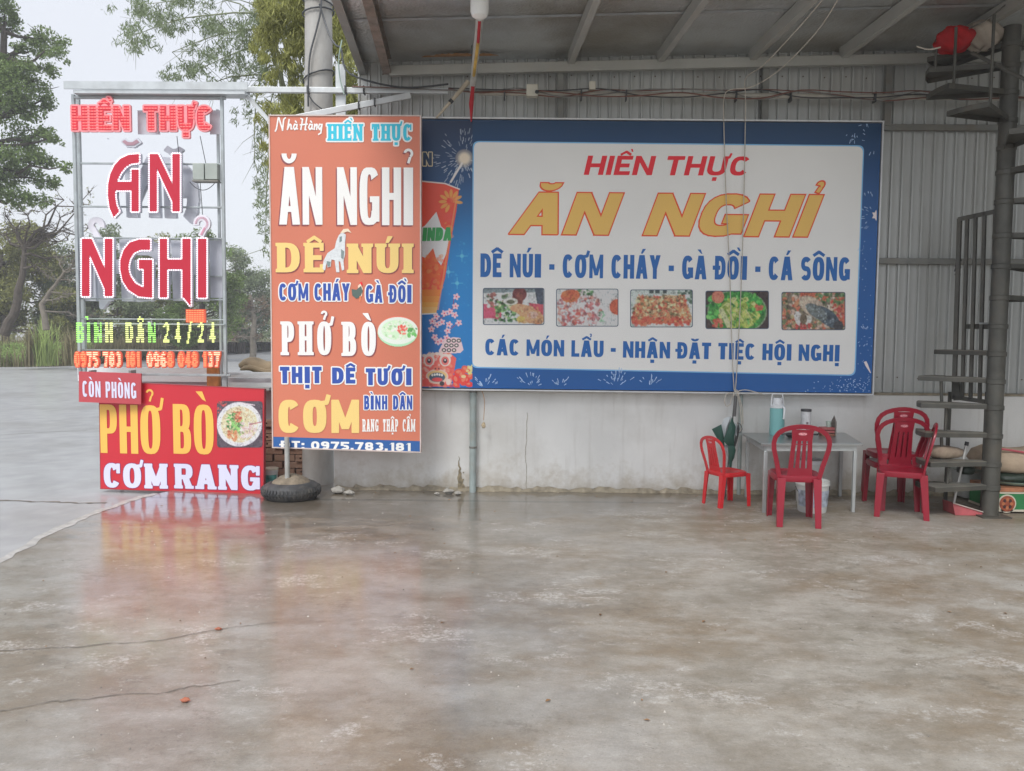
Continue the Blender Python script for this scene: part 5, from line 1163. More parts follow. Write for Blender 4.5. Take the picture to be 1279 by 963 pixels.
text('CƠM', PR, 131, 208, 608, 579, print_mat('dark_blue_outline_print',120,50,90), rb, tx=.30, ty=.19, gap=.14, serif=.05, lift=.0026, soft=.03, dil=.028, yb1=609.5, label='dark outline of CƠM')
text('CƠM', PR, 131, 208, 608, 579, M_lil, rb, tx=.30, ty=.19, gap=.14, serif=.05, lift=.004, soft=.03, yb1=609.5)
text('RANG', PR, 220, 324, 609, 580, print_mat('dark_blue_outline_print',120,50,90), rb, tx=.30, ty=.19, gap=.16, serif=.05, lift=.0026, soft=.03, dil=.028, yb1=612, label='dark outline of RANG')
text('RANG', PR, 220, 324, 609, 580, M_lil, rb, tx=.30, ty=.19, gap=.16, serif=.05, lift=.004, soft=.03, yb1=612)
c = Canvas(271,501,328,559,2.4,(76,66,76)); c.blobs(30,(271,501,285,520),.5,1.6,[(214,60,60),(230,90,80)],60)
c.ell(299,530,28,27.6,(226,222,232)); c.ell(299.5,530,25,24.4,(206,208,206)); c.ell(299,530,23,22.5,(196,180,140))
inb = lambda R_: (lambda a,b: ((a-299)/R_)**2+((b-530)/R_)**2<1)
c.blobs(240,(276,507,323,553),.6,2.2,[(206,190,150),(220,206,170),(170,150,105),(190,150,110),(232,222,196)],61,.9,.25,inb(22.5))
g_ = np.random.default_rng(62)
for i in range(90):
    x_,y_ = g_.uniform(280,320),g_.uniform(512,550)
    if inb(20)(x_,y_): a_ = g_.uniform(0,PI); c.line(x_,y_,x_+math.cos(a_)*5,y_+math.sin(a_)*4,.7,[(226,214,176),(178,160,112)][i%2],.8)
c.blobs(150,(283,513,303,545),.7,2,[(50,130,60),(35,105,50),(80,155,75),(120,170,90)],63,.95,.4,lambda a,b: ((a-293)/10)**2+((b-528)/14)**2<1)
for i in range(12): a0_ = i*.12; c.line(284+i*.9,516+i*1.6,300+i*.6,544-i*.5,.7,(120,175,85),.8)
c.blobs(40,(293,514,302,528),.7,1.8,[(190,90,60),(205,120,80),(160,70,50)],64); c.blobs(60,(300,528,320,546),1,2.6,[(206,176,176),(190,150,150),(226,206,200)],65,.9,.4); c.blobs(40,(284,538,296,550),.7,2.2,[(206,120,70),(190,100,60),(220,150,100)],66)
c.line(312,530,327,527,1.6,(150,90,100)); c.line(300,503,318,506,1.2,(226,200,210))
c.photo(9); c.mesh('noodle_bowl_photo', PR, rb, .003, 4)['label'] = 'printed photo of noodle soup with greens in a white bowl'
# prop behind it
mb = MB()
for px in (150, 305): p = PR.pt(px,500,-.04); q_ = PR.pt(px,500,-.35); mb.bar((p.x,p.y,p.z-.05),(q_.x,q_.y,.0), .03,.03)
o = mb.build('prop_leg', M_galvd, rb); o['kind'] = 'stuff'
# small red board
SY = LY-.14; PS = flatY(SY)
sb = thing('small_red_board', 'small red board reading CÒN PHÒNG hung below the LED sign', 'sign', (at(138,505,SY).x, SY, 0))
M_srd = surf('salmon_red_board', (.50,.07,.085), rough=.35, var=.05, scale=2)
QS = [(98.5,464),(176,466.5),(176,505),(98.5,502)]
panel(PS, QS, .02, 'board', M_srd, sb); text('CÒN PHÒNG', PS, 103.5, 170.5, 495.5, 475.5, M_lil, sb, tx=.22, ty=.15, gap=.08, pw=3, lift=.003, yb1=498, space=.16)
mb = MB()
for px in (112,162): p = PS.pt(px,470,-.022); mb.box((p.x-.01,SY+.022,p.z-.02),(p.x+.01,LY-.01,p.z+.055))
o = mb.build('hanging_strap', M_galvd, sb); o['kind'] = 'stuff'

# ================================================================== BEHIND THE SIGNS: utility pole, bricks, white board, pipes
M_conc = surf('weathered_concrete', (.40,.395,.375), rough=.85, var=.1, scale=7, bump=.4, dirt=(.26,.23,.19), dscale=2.2, damt=.6, stretch=(1,1,.4))
up = gr(397,607); uY = 7.95; ux = at(397,560,uY).x
pole = thing('utility_pole', 'tall round concrete utility pole behind the orange sign, wrapped in black cables', 'utility pole', (ux,uY,0))
xt = at(398,60,uY).x
mb = MB(); mb.sweep([(ux,uY,-.05),(ux+(xt-ux)*.5,uY,2.2),(xt,uY,4.2),(xt+.01,uY,8.6)], .155, n=28, radii=[1.0,.93,.85,.70]); mb.build('shaft', M_conc, pole)
def zof(py, px=398): return at(px,py,uY).z
for i, (zz, tilt) in enumerate(((zof(17),.02),(zof(4),-.03),(zof(96),.05))):
    mb = MB(); mb.sweep([(xt+.150*math.cos(t*.45),uY+.150*math.sin(t*.45),zz+tilt*math.cos(t*.45)) for t in range(15)], .008, n=6); mb.build('cable_band', M_wire, pole)
def cable(pts, name, label, rad=.009, n=6, parent=None, cat='cable', grp=None, m=None):
    P = [Vector(p) for p in pts]; out = []
    for i in range(len(P)-1):
        p0, p1, p2, p3 = P[max(i-1,0)], P[i], P[i+1], P[min(i+2,len(P)-1)]
        for k in range(5): t = k/5; out.append(.5*((2*p1)+(p2-p0)*t+(2*p0-5*p1+4*p2-p3)*t*t+(-p0+3*p1-3*p2+p3)*t**3))
    out.append(P[-1]); mb = MB(); mb.sweep(out, rad, n=n); o = mb.build(name, m or M_wire, parent)
    if parent is None: tag(o, label, cat, grp)
    elif label: o['label'] = label
    return o
fy = uY-.165
cable([at(401,-20,fy),at(401,10,fy),at(395,38,fy),at(387,70,fy),at(385,110,fy),at(385,133,fy)],'hanging_cable','black cable hanging down the face of the concrete pole',grp='cables round the concrete pole')
cable([at(399,5,fy),at(405,25,fy),at(412,45,fy-.05),at(420,57,fy-.1),at(426,61,fy-.2),at(437,92,WALLY-.1),at(500,109,WALLY-.12),at(560,105,WALLY-.12)],'hanging_cable','black cable looping from the pole across to the metal wall',grp='cables round the concrete pole')
cable([at(385,118,fy),at(392,128,fy),at(402,136,fy)],'hanging_cable','short black cable end curling on the pole just above the orange sign',rad=.007,grp='cables round the concrete pole')
M_brick = surf('hollow_clay_brick', (.27,.17,.12), rough=.9, var=.2, scale=8, bump=.5, dirt=(.15,.11,.09), dscale=4, damt=.6, island=.25); M_hole = surf('brick_hole', (.03,.022,.02), rough=1)
bs = thing('brick_stack', 'stack of hollow clay bricks behind the red board and tyre', 'brick stack', (at(355,600,8.0).x,8.0,0))
def brick_mb(end):
    mb = MB(); Lx, H_ = .205, .062; D_ = .10
    # front face with two recessed round-ish holes (square sockets)
    holes = ((.052,.021),(.153,.021)) if end else ()
    if not holes: mb.box((0,0,0),(Lx,D_,H_)); return mb
    xs = [0,.042,.062,.143,.163,Lx]; zs = [0,.021,.041,H_]
    for i in range(5):
        for j in range(3):
            if j == 1 and i in (1,3):
                x0,x1,z0,z1 = xs[i],xs[i+1],zs[1],zs[2]; mb.add([(x0,0,z0),(x1,0,z0),(x1,0,z1),(x0,0,z1),(x0,.05,z0),(x1,.05,z0),(x1,.05,z1),(x0,.05,z1)],[(4,5,6,7),(0,1,5,4),(1,2,6,5),(2,3,7,6),(3,0,4,7)])
            else: mb.add([(xs[i],0,zs[j]),(xs[i+1],0,zs[j]),(xs[i+1],0,zs[j+1]),(xs[i],0,zs[j+1])],[(0,1,2,3)])
    mb.add([(0,0,0),(Lx,0,0),(Lx,0,H_),(0,0,H_),(0,D_,0),(Lx,D_,0),(Lx,D_,H_),(0,D_,H_)],[(0,1,5,4),(1,2,6,5),(2,3,7,6),(3,0,4,7),(4,5,6,7)])
    return mb
bms = [None,None]; r = random.Random(17); BX0 = at(300,600,7.98).x; BXE = at(381,600,7.98).x
for j in range(9):
    x = BX0-.10*(j%2)
    while x < BXE-.02:
        e = r.random() < .45; k = int(e)
        if bms[k] is None: o = brick_mb(e).build('brick', M_brick, bs, smooth=0, fix=False); bms[k] = o.data
        else: o = bpy.data.objects.new('brick', bms[k]); COL.objects.link(o); o.parent = bs; o.matrix_parent_inverse = bs.matrix_world.inverted()
        o.location = (x, 7.98+r.uniform(-.02,.02), j*.070+.0); o.rotation_euler = (0,0,r.uniform(-.03,.03)); x += .222
zb = 9*.070
wb = thing('white_panel_wall', 'white low panel wall behind the signs, topped with grey rails', 'wall', (at(230,545,8.15).x,8.15,0))
pw_ = flatY(8.12)
mb = MB(); a, b = pw_.pt(95,457), pw_.pt(344,545); a.x = pw_.pt(131,500).x; mb.box((a.x,8.12,b.z-.02 if False else .0),(b.x,8.20,a.z-.05)); mb.build('panel', surf('off_white_panel',(.60,.62,.63),rough=.6,var=.05,scale=2,dirt=(.5,.47,.42),damt=.3), wb)
mb = MB(); a, b = pw_.pt(99,458), pw_.pt(262,477); mb.box((a.x,8.085,b.z),(b.x,8.117,a.z)); mb.build('top_board', surf('pale_board',(.68,.70,.72),rough=.5,var=.05,scale=3), wb)
mb = MB(); a, b = at(286,474,7.9), at(344,474,7.9); mb.box((a.x,7.84,a.z-.025),(b.x,7.90,a.z+.02)); mb.build('rail', M_galv, wb)
mb = MB(); a, b = at(283,467,7.8), at(344,467,7.8); mb.box((a.x,7.76,a.z-.010),(b.x,7.80,a.z+.012)); mb.build('rail', M_galv, wb)
mb = MB(); a, b = at(276,484,8.05), at(344,481,8.05); mb.box((a.x,7.84,a.z-.01),(b.x,8.11,a.z+.012)); mb.build('ledge', M_conc, wb)
# brown bundle on the rail and rusty post
M_tarp = surf('brown_tarpaulin', (.30,.23,.14), rough=.7, var=.25, scale=9, bump=.4)
a, b = at(299,466,8.4), at(350,466,8.4); mb = MB(); P = []
for k in range(9): t = k/8; P.append((a.x+(b.x-a.x)*t, 8.42, a.z+.055+.045*math.sin(PI*min(1,t*1.5+.15))))
mb.sweep(P, .12, .075, n=14, radii=[.35,.7,.95,1.05,1.08,1.0,.98,.9,.85]); mb.sweep([(p[0]+.04,p[1]-.10,p[2]-.035) for p in P], .05, .035, n=10, radii=[.3,.8,1,1,1,1,1,1,.9])
mb.box((a.x-.1,8.36,0),(b.x+.1,8.50,a.z-.02))
tag(mb.build('tarpaulin_bundle', M_tarp), 'brown rolled bundle lying behind the rails left of the orange sign', 'bundle')
M_rst = surf('orange_rusty_post', (.40,.16,.05), rough=.8, var=.3, scale=14)
mb = MB(); a, b = at(258,458,8.0), at(273,480,8.0); mb.box((a.x,8.0,0),(b.x,8.06,a.z)); mb.build('rusty_post', M_rst); tag(bpy.data.objects['rusty_post'], 'short orange rusty post just behind the bottom rail of the LED sign', 'post')
# paint bucket by the bricks
p = gr(338,608); mb = MB()
def bucket(name, label, x, y, rr, h, mbody, mlid, mlabel, bands=None, lidh=.03, grp=None, handle=True):
    t = thing(name, label, 'bucket', (x,y,0), 0, grp)
    mb = MB(); mb.lathe([(rr*.84,0),(rr*.86,.01),(rr*.97,h*.8),(rr*.98,h*.86),(rr*1.03,h*.865),(rr*1.03,h*.90),(rr,h*.905),(rr,h),(rr*.97,h),(rr*.93,h*.9)], (x,y,0), 36); mb.build('body', mbody, t)
    if mlid: mb = MB(); mb.lathe([(rr*1.05,h-.004),(rr*1.06,h+lidh*.5),(rr*1.04,h+lidh),(rr*.95,h+lidh),(rr*.93,h+lidh*.7),(rr*.2,h+lidh*.7)], (x,y,0), 36); mb.build('lid', mlid, t)
    if mlabel:
        mb = MB(); n = 20
        for k in range(n+1):
            th = -PI*.95+PI*.85*k/n
            for f_ in (.2,.72): rr2 = rr*(.86+.11*f_/.8)+.0015; mb.v.append((x+rr2*math.cos(th),y+rr2*math.sin(th),h*f_))
        for k in range(n): mb.f.append((2*k,2*k+2,2*k+3,2*k+1))
        mb.build('printed_label', mlabel, t, fix=False)
    if handle:
        mb = MB(); mb.sweep([(x+rr*1.06*math.cos(a_),y-rr*.35*math.sin(a_)-.0,h*.80-.10*math.sin(a_)*rr/.14) for a_ in np.linspace(0,PI,14)], .003, n=6); mb.build('wire_handle', M_wire, t)
    return t
bucket('paint_bucket','small white paint bucket with a teal label beside the tyre',p.x,p.y,.072,.175,surf('white_bucket_plastic',(.60,.62,.60),rough=.4,var=.05),surf('cream_lid',(.62,.58,.46),rough=.4),surf('teal_label',(.10,.36,.32),rough=.4,var=.4,scale=30),lidh=.012,handle=False)
# grey pipe prop under the billboard
tag_ = at(591,500,WALLY-.05); mb = MB(); mb.sweep([(tag_.x,WALLY-.05,.0),(tag_.x,WALLY-.05,at(591,484,WALLY-.05).z+.02)], .032, n=18)
gp = thing('support_pipe','round grey pipe standing against the white wall under the billboard','pipe',(tag_.x,WALLY-.05,0)); mb.build('pipe', surf('grey_green_pipe',(.34,.40,.39),rough=.45,var=.1,scale=12,dirt=(.3,.26,.2),dscale=7,damt=.4), gp)
for zz in (.42,.95): mb = MB(); mb.lathe([(.033,zz),(.036,zz+.002),(.036,zz+.018),(.033,zz+.02)],(tag_.x,WALLY-.05,0),18); mb.build('collar', M_galvd, gp)
# tangle of copper wire hanging there
cable([at(601,485,7.5),at(605,500,7.5),at(604,525,7.5)],'copper_wire','thin copper coloured wire hanging from the billboard bottom by the grey pipe',rad=.003,m=surf('copper_wire_metal',(.5,.28,.14),rough=.4,metal=.5),cat='wire')
mb = MB(); p = at(604,531,7.5); lump(mb,(p.x,7.5,p.z-.03),(.022,.015,.06),4); tag(mb.build('cork_weight', surf('pale_cork',(.55,.45,.3),rough=.8,bump=.3)),'small pale lump tied to the copper wire by the grey pipe','weight')
# ================================================================== UNDER THE ROOF: tube, bulb, ropes, conduits
RIB = surf('clear_plastic_sleeve', (.50,.50,.47), rough=.25, var=.1, scale=10)
rf = thing('rolled_flag', 'rolled red and yellow flag in a pale sleeve hung under the roof near the bulb', 'flag', (at(590,135,7.3).x,7.3,0))
pa, pb = at(599,15,6.0), at(589,112,7.46); pb.z = pa.z = 3.83; pa = Vector((at(599,22,6.15).x,6.15,at(599,22,6.15).z)); pb = Vector((at(590,112,7.4).x,7.4,at(590,112,7.4).z))
mb = MB(); mb.sweep([pa,pb], .028, n=12); mb.build('sleeve', RIB, rf)
d_ = (pb-pa); mb = MB(); mb.sweep([pa+Vector((0,-.0,-.026)), pa+d_*.25+Vector((.005,0,-.029))], .012, n=8); mb.build('red_cloth', surf('red_flag_cloth',(.45,.02,.03),rough=.8), rf)
mb = MB(); mb.sweep([pa+d_*.25+Vector((.005,0,-.029)), pa+d_*.72+Vector((-.003,0,-.029))], .013, n=8); mb.build('yellow_cloth', surf('yellow_flag_cloth',(.55,.36,.08),rough=.8,var=.3), rf)
mb = MB(); mb.sweep([pb+d_*-.1+Vector((0,0,-.02)), pb+Vector((-.01,.02,-.12)), pb+Vector((-.01,.02,-.28))], .016, n=8, radii=[1,1.3,.4]); mb.build('red_tassel', surf('red_flag_cloth',(.45,.02,.03),rough=.8), rf)
mb = MB(); mb.box((pa.x-.004,pa.y+.1,pa.z+.02),(pa.x+.004,pa.y+.11,roofz(pa.x,pa.y)+.09)); mb.build('hanger', M_wire, rf); mb = MB(); mb.box((pb.x-.004,pb.y-.1,pb.z+.02),(pb.x+.004,pb.y-.09,roofz(pb.x,pb.y)+.09)); mb.build('hanger', M_wire, rf)
bp_ = at(599,8,5.6); lb = thing('light_bulb', 'white unlit LED bulb hanging below the canopy at the top edge', 'light bulb', (bp_.x,bp_.y,bp_.z))
mb = MB(); R_ = .062; mb.lathe([(.004,-.085),(.03,-.08),(.052,-.065),(R_,-.035),(R_,.05),(.055,.08),(.03,.095)], tuple(bp_), 28); mb.build('bulb_dome', surf('white_bulb_plastic',(.78,.78,.76),rough=.35,var=.02), lb)
mb = MB(); mb.lathe([(.024,.09),(.028,.10),(.028,.15),(.018,.17)], tuple(bp_), 20); mb.build('lamp_holder', surf('dark_holder',(.06,.06,.06),rough=.5), lb)
mb = MB(); mb.sweep([(bp_.x,bp_.y,bp_.z+.165),(bp_.x+.01,bp_.y,bp_.z+.5),(bp_.x,bp_.y,roofz(bp_.x,bp_.y)+.12)], .005, n=6); mb.build('flex', M_wire, lb)
# diagonal stick
M_stick = surf('pale_wooden_stick', (.50,.44,.34), rough=.6, var=.15, scale=20)
st = thing('wooden_stick', 'short pale wooden stick with black tape leaning behind the top of the billboard', 'stick', (at(548,146,7.42).x,7.42,0))
a, b = at(545,147,7.42), at(585,102,7.46); mb = MB(); mb.sweep([a,b], .020, n=10, radii=[.45,1.2]); mb.build('shaft', M_stick, st)
mb = MB(); m0 = a.lerp(b,.42); m1 = a.lerp(b,.49); mb.sweep([m0,m1], .021, n=10); mb.build('tape', M_wire, st)
# steel square tube from the LED sign to the wall, flat brace, conduit along the wall
M_wtube = surf('white_galvanised_tube', (.58,.61,.62), rough=.4, metal=.3, var=.1, scale=6, dirt=(.35,.34,.32), dscale=5, damt=.35)
tb = thing('long_steel_tube', 'long pale steel tube running from the LED sign across to the roof edge', 'tube', (at(430,112,7.5).x,7.5,0))
a, b = at(286,112,7.62), at(560,114,7.52); mb = MB(); mb.bar(a,b,.04,.05); mb.build('tube', M_wtube, tb, smooth=0, bevel=.003)
for px in (385,432,455): p = at(px,113,7.56); mb = MB(); mb.box((p.x-.006,p.y-.04,p.z-.035),(p.x+.006,p.y+.04,p.z+.035)); mb.build('cable_tie', M_wire, tb)
a, b = at(308,119,7.6), at(337,152,7.5); mb = MB(); mb.bar(a,b,.03,.03); mb.build('stay', M_wtube, tb, smooth=0)
br_ = thing('flat_brace', 'slanting pale flat steel brace above the orange sign', 'brace', (at(440,131,7.45).x,7.45,0))
a, b = at(366,148,7.40), at(513,119,7.48); mb = MB(); mb.bar(a,b,.02,.055); mb.build('bar', M_wtube, br_, smooth=0, bevel=.003)
for px in (448,468): t = (px-366)/147; p = a.lerp(b,t); mb = MB(); mb.box((p.x-.005,p.y-.03,p.z-.035),(p.x+.005,p.y+.03,p.z+.035)); mb.build('cable_tie', M_wire, br_)
pl_ = thing('pale_upright', 'pale flat steel upright between the concrete pole and the roof edge', 'steel upright', (at(425,110,7.6).x,7.6,0)); a, b = at(419,80,7.6), at(431,145,7.6); mb = MB(); mb.box((a.x,7.6,b.z-.5),(b.x,7.64,a.z)); mb.build('plate', M_wtube, pl_)
mb = MB(); mb.box((a.x-.3,7.642,b.z-.5),(b.x+.3,7.66,b.z-.45)); mb.build('foot_plate', M_galvd, pl_)
cable([at(427,50,7.55),at(423,75,7.54),at(425,100,7.54),at(430,118,7.5)],'hanging_cable','pale green cable hanging over the flat steel upright',rad=.006,m=surf('green_grey_wire',(.25,.34,.30),rough=.5))
cd = thing('wall_conduit', 'pale conduit along the top of the metal wall with bundled cables tied to it', 'conduit', (at(900,115,7.5).x,7.5,0))
a, b = at(598,116,7.52), at(1300,123,7.52); mb = MB(); mb.sweep([a,a.lerp(b,.5),b], .024, n=12); mb.build('pipe', surf('dusty_cream_pipe',(.46,.44,.39),rough=.5,var=.12,scale=5,dirt=(.28,.26,.22),dscale=4,damt=.5), cd)
r = random.Random(44)
M_dw = [surf('red_brown_wire',(.18,.08,.06),rough=.6), surf('dusty_grey_wire',(.20,.20,.19),rough=.6), M_wire]
for k in range(4):
    P = [at(440 if k < 2 else 560, 108+k, 7.5)]
    for i in range(15):
        px = 600+i*50; P.append(at(px, 116+(px-600)*.008+r.uniform(-7,6), 7.485-.006*k))
    cable(P, 'cable', None, rad=.006, n=5, parent=cd, m=M_dw[k%3])
for px in (630,726,782,919,987,1092): p = at(px,118+(px-600)*.008,7.5); mb = MB(); mb.box((p.x-.006,p.y-.035,p.z-.045),(p.x+.006,p.y+.035,p.z+.045)); mb.build('cable_tie', M_wire, cd)
jb = thing('junction_box', 'small cream junction box with a round hole on the wall above the billboard', 'junction box', (at(665,112,7.45).x,7.45,0)); a, b = at(657.5,104.5,7.44), at(672,119.5,7.44); mb = MB(); mb.box((a.x,7.44,b.z),(b.x,7.53,a.z)); mb.build('box', surf('cream_box',(.60,.58,.50),rough=.5), jb, bevel=.006)
mb = MB(); mb.lathe([(.016,0),(.018,.004),(.0,.006)], (0,0,0), 16); mb.v = [(at(672,115,7.44).x+v[0]-.01, 7.437-v[2], at(672,115,7.44).z+v[1]) for v in mb.v]; mb.build('socket', M_wire, jb)
jb2 = thing('wall_lamp_holder', 'tiny white lamp holder under the roof beam above the billboard', 'lamp holder', (at(740,105,7.45).x,7.45,0)); a, b = at(736,101,7.45), at(744,111,7.45); mb = MB(); mb.box((a.x,7.45,b.z),(b.x,7.52,a.z)); mb.build('holder', surf('cream_box',(.60,.58,.50)), jb2, bevel=.005)
# ropes
M_rope = surf('cream_cord', (.52,.48,.42), rough=.8, var=.15, scale=40)
cable([at(1032,-6,5.9),at(1000,32,6.3),at(955,80,7.0),at(932,97,7.35),at(931,118,7.42),at(931,150,7.44),at(929,250,7.44),at(926,350,7.44),at(921,450,7.44),at(918.5,488,7.44)],'washing_cord','cream cord from the roof down the billboard, the right one of two',rad=.0045,m=M_rope,cat='cord',grp='cords over the billboard')
cable([at(1050,-6,5.9),at(1020,40,6.4),at(975,86,7.1),at(940,108,7.35),at(912,112,7.40),at(904.5,122,7.42),at(904,150,7.44),at(907,250,7.44),at(911,330,7.44),at(914.5,440,7.44),at(917,488,7.44)],'washing_cord','cream cord from the roof down the billboard, the left one of two',rad=.0045,m=M_rope,cat='cord',grp='cords over the billboard')
kn = thing('cord_knot', 'knotted bow of cream cord at the lower edge of the billboard above the umbrella', 'knot', (at(919,492,7.42).x,7.42,0))
for pts_ in ([(917,490),(908,492),(905,500),(907,507),(912,505),(913,499),(918,492)],[(918,490),(930,487),(945,490),(952,492)],[(920,490),(924,505),(926,525),(925,538),(921,536),(921,528)],[(917,486),(921,493),(916,495),(919,487),(923,491)],[(922,491),(927,510),(928,530)]):
    cable([at(x,y,7.40+.01*(i%2)) for i,(x,y) in enumerate(pts_)],'loop',None,rad=.005,parent=kn,m=M_rope)

# ================================================================== PLASTIC CHAIRS
def plastic(name, col): return surf(name, col, rough=.32, var=.06, scale=9, coat=.25, bump=.02)
M_chr = plastic('crimson_plastic', (.28,.010,.028)); M_chl = plastic('bright_red_plastic', (.62,.022,.030)); M_chf = surf('dusty_red_leg_plastic', (.45,.045,.07), rough=.5, var=.15, scale=12)
def make_chair(label, mm, sx=1.0):
    """faces +Y; back at -Y; 0.42 wide, seat 0.40 high, back 0.80 high"""
    t = thing('plastic_chair', label, 'chair')
    mb = MB(); n = 40; c_ = (0,.0,0); prof = [(.02,.396),(.12,.394),(.155,.398),(.180,.408),(.187,.404),(.190,.368),(.184,.356),(.180,.365),(.176,.39),(.02,.386)]
    mb.lathe(prof, c_, n, 1, .98, power=4.2); mb.build('seat', mm, t, smooth=50)
    for ix, iy in ((-1,1),(1,1),(-1,-1),(1,-1)):
        mb = MB(); x0, y0 = ix*(.148 if iy > 0 else .135), iy*.165; x1, y1 = ix*(.160 if iy > 0 else .146), iy*(.185 if iy > 0 else .20); q = []
        for z, x, y, s_ in ((.385,x0,y0,.032),(.2,(x0+x1)/2,(y0+y1)/2,.027),(0,x1,y1,.023)):
            # angled L-shaped leg: outer corner with two flanges
            for u, v in ((1,1),(-1,1),(-1,.62),(.62,.62),(.62,-1),(1,-1)): q.append((x+ix*u*s_, y+iy*v*s_, z))
        for L_ in range(2):
            for k in range(6): a = L_*6+k; b = L_*6+(k+1)%6; mb.f.append((a,b,b+6,a+6))
        mb.f += [(0,1,2,3,4,5),(12,13,14,15,16,17)]; mb.v = q; mb.build('leg', mm, t, smooth=0, bevel=.003)
    # back frame loop
    H_ = [(.150,.385),(.160,.43),(.172,.49),(.190,.56),(.205,.62),(.209,.67),(.200,.715),(.176,.752),(.140,.777),(.095,.793),(.045,.803),(0,.806)]
    P = [(-x, -.165-.085*max(0.0,(z-.4)/.4)**1.1, z) for x, z in H_] + [(x, -.165-.085*max(0.0,(z-.4)/.4)**1.1, z) for x, z in H_[-2::-1]]
    mb = MB(); mb.sweep(P, .011, .017, n=10, nrm=(0,0,1)); 
    mb = MB(); b0 = 0; K = len(P); prev = None; cen = Vector((0,-.2,.5))
    for i, p in enumerate(P):
        p = Vector(p); tg = (Vector(P[min(i+1,K-1)])-Vector(P[max(i-1,0)])).normalized(); yv = Vector((0,1,.25)).normalized(); s_ = tg.cross(yv).normalized(); yv = s_.cross(tg).normalized()
        for u, v in ((-.017,-.008),(.017,-.008),(.019,0),(.017,.008),(-.017,.008),(-.019,0)): mb.v.append(tuple(p+s_*u+yv*v))
    for i in range(K-1):
        for j in range(6): j2 = (j+1)%6; mb.f.append((i*6+j,i*6+j2,(i+1)*6+j2,(i+1)*6+j))
    mb.build('back_frame', mm, t, smooth=50)
    # splat: four ribs with three slots, closed at top and foot, pierced near the top
    mb = MB()
    def yb(z): return -.178-.085*max(0.0,(z-.4)/.4)**1.1
    def slab(x0a,x1a,z0,x0b,x1b,z1):
        n_ = 4
        for k in range(n_):
            za, zb_ = z0+(z1-z0)*k/n_, z0+(z1-z0)*(k+1)/n_; fa, fb = k/n_, (k+1)/n_
            xa0, xa1 = x0a+(x0b-x0a)*fa, x1a+(x1b-x1a)*fa; xb0, xb1 = x0a+(x0b-x0a)*fb, x1a+(x1b-x1a)*fb
            mb.add([(xa0,yb(za),za),(xa1,yb(za),za),(xa1,yb(za)+.010,za),(xa0,yb(za)+.010,za),(xb0,yb(zb_),zb_),(xb1,yb(zb_),zb_),(xb1,yb(zb_)+.010,zb_),(xb0,yb(zb_)+.010,zb_)],[(0,1,5,4),(1,2,6,5),(2,3,7,6),(3,0,4,7)]+([(0,3,2,1)] if k==0 else [])+([(4,5,6,7)] if k==n_-1 else []))
    slab(-.098,.098,.385,-.090,.090,.47); slab(-.076,.076,.70,-.082,.082,.782)
    for z0, z1, w0, w1 in ((.47,.66,.090,.078),(.668,.692,.078,.076)):
        n_ = 4; sl = .013
        for k in range(n_):
            def xx(w_, side): u = -w_+2*w_*(k+side)/n_; return u + (sl/2 if side == 0 and k else 0) - (sl/2 if side == 1 and k < n_-1 else 0)
            slab(xx(w0,0),xx(w0,1),z0,xx(w1,0),xx(w1,1),z1)
    slab(-.078,.078,.66,-.078,.078,.668); slab(-.076,.076,.692,-.076,.076,.70)
    mb.build('back_splat', mm, t, smooth=0, bevel=.0)
    mb = MB(); mb.v = [(x*.034, yb(z_)-.0015, z_) for x, z_ in ((-1,.748),(-.7,.757),(0,.760),(.7,.757),(1,.748),(.7,.739),(0,.736),(-.7,.739))]; mb.f = [tuple(range(8))]; mb.build('badge', surf('worn_pink_badge',(.62,.25,.28),rough=.5,var=.5,scale=90), t, smooth=0, fix=False)
    return t
def put(t, px, py, rz, s_=1.0, z=0.0, dx=0, dy=0):
    g_ = gr(px, py); t.location = (g_.x+dx, g_.y+dy, z); t.rotation_euler = (0,0,math.radians(rz)); t.scale = (s_,s_,s_)
ch1 = make_chair('dark red plastic chair seen from behind, pulled up to the middle of the table', M_chr)
ch2 = copy_tree(ch1); ch2['label'] = 'dark red plastic chair at the bottom of the stack right of the table'
ch3 = copy_tree(ch1); ch3['label'] = 'dark red plastic chair on top of the stack right of the table'
ch4 = copy_tree(ch1); ch4['label'] = 'dark red plastic chair seen side-on, in front of the stacked pair'
ch5 = make_chair('small bright red plastic chair turned sideways beside the folded umbrella', M_chl)
for c_ in (ch1,ch2,ch3,ch4,ch5): c_['group'] = 'red plastic chairs round the table'
put(ch1, 991, 651.5, -8, 1.0)
put(ch2, 1112, 632, -5, 1.0); put(ch3, 1112, 632, -5, 1.0, z=.085, dy=.02)
put(ch4, 1124, 643, 66, .97)
put(ch5, 907, 630, -66, .76)

# ================================================================== TABLE AND WHAT STANDS ON IT
M_steel = surf('brushed_steel_top', (.42,.44,.44), rough=.28, metal=.75, var=.08, scale=3, bump=.04, dirt=(.25,.24,.22), dscale=3, damt=.3); M_leg = surf('steel_table_leg', (.50,.53,.53), rough=.35, metal=.5, var=.08, scale=10)
tz = .60
tA, tB = gr(951,554,tz), gr(1078,554,tz); tC, tD = gr(1056,540.5,tz), gr(926,540.5,tz)
tb_ = thing('metal_table', 'low steel table with thin square legs against the white wall', 'table', ((tA.x+tC.x)/2,(tA.y+tC.y)/2,0))
def hpr(pts, z0, z1, nm, m, par, bev=.003): mb = MB(); mb.prism([(p.x,p.y,z0) for p in pts], (0,0,z1-z0)); return mb.build(nm, m, par, smooth=0, bevel=bev)
hpr([tA,tB,tC,tD], tz-.022, tz, 'table_top', M_steel, tb_)
def ins(p, k=.055): c_ = (tA+tC)/2; return p.lerp(c_, k*2.0)
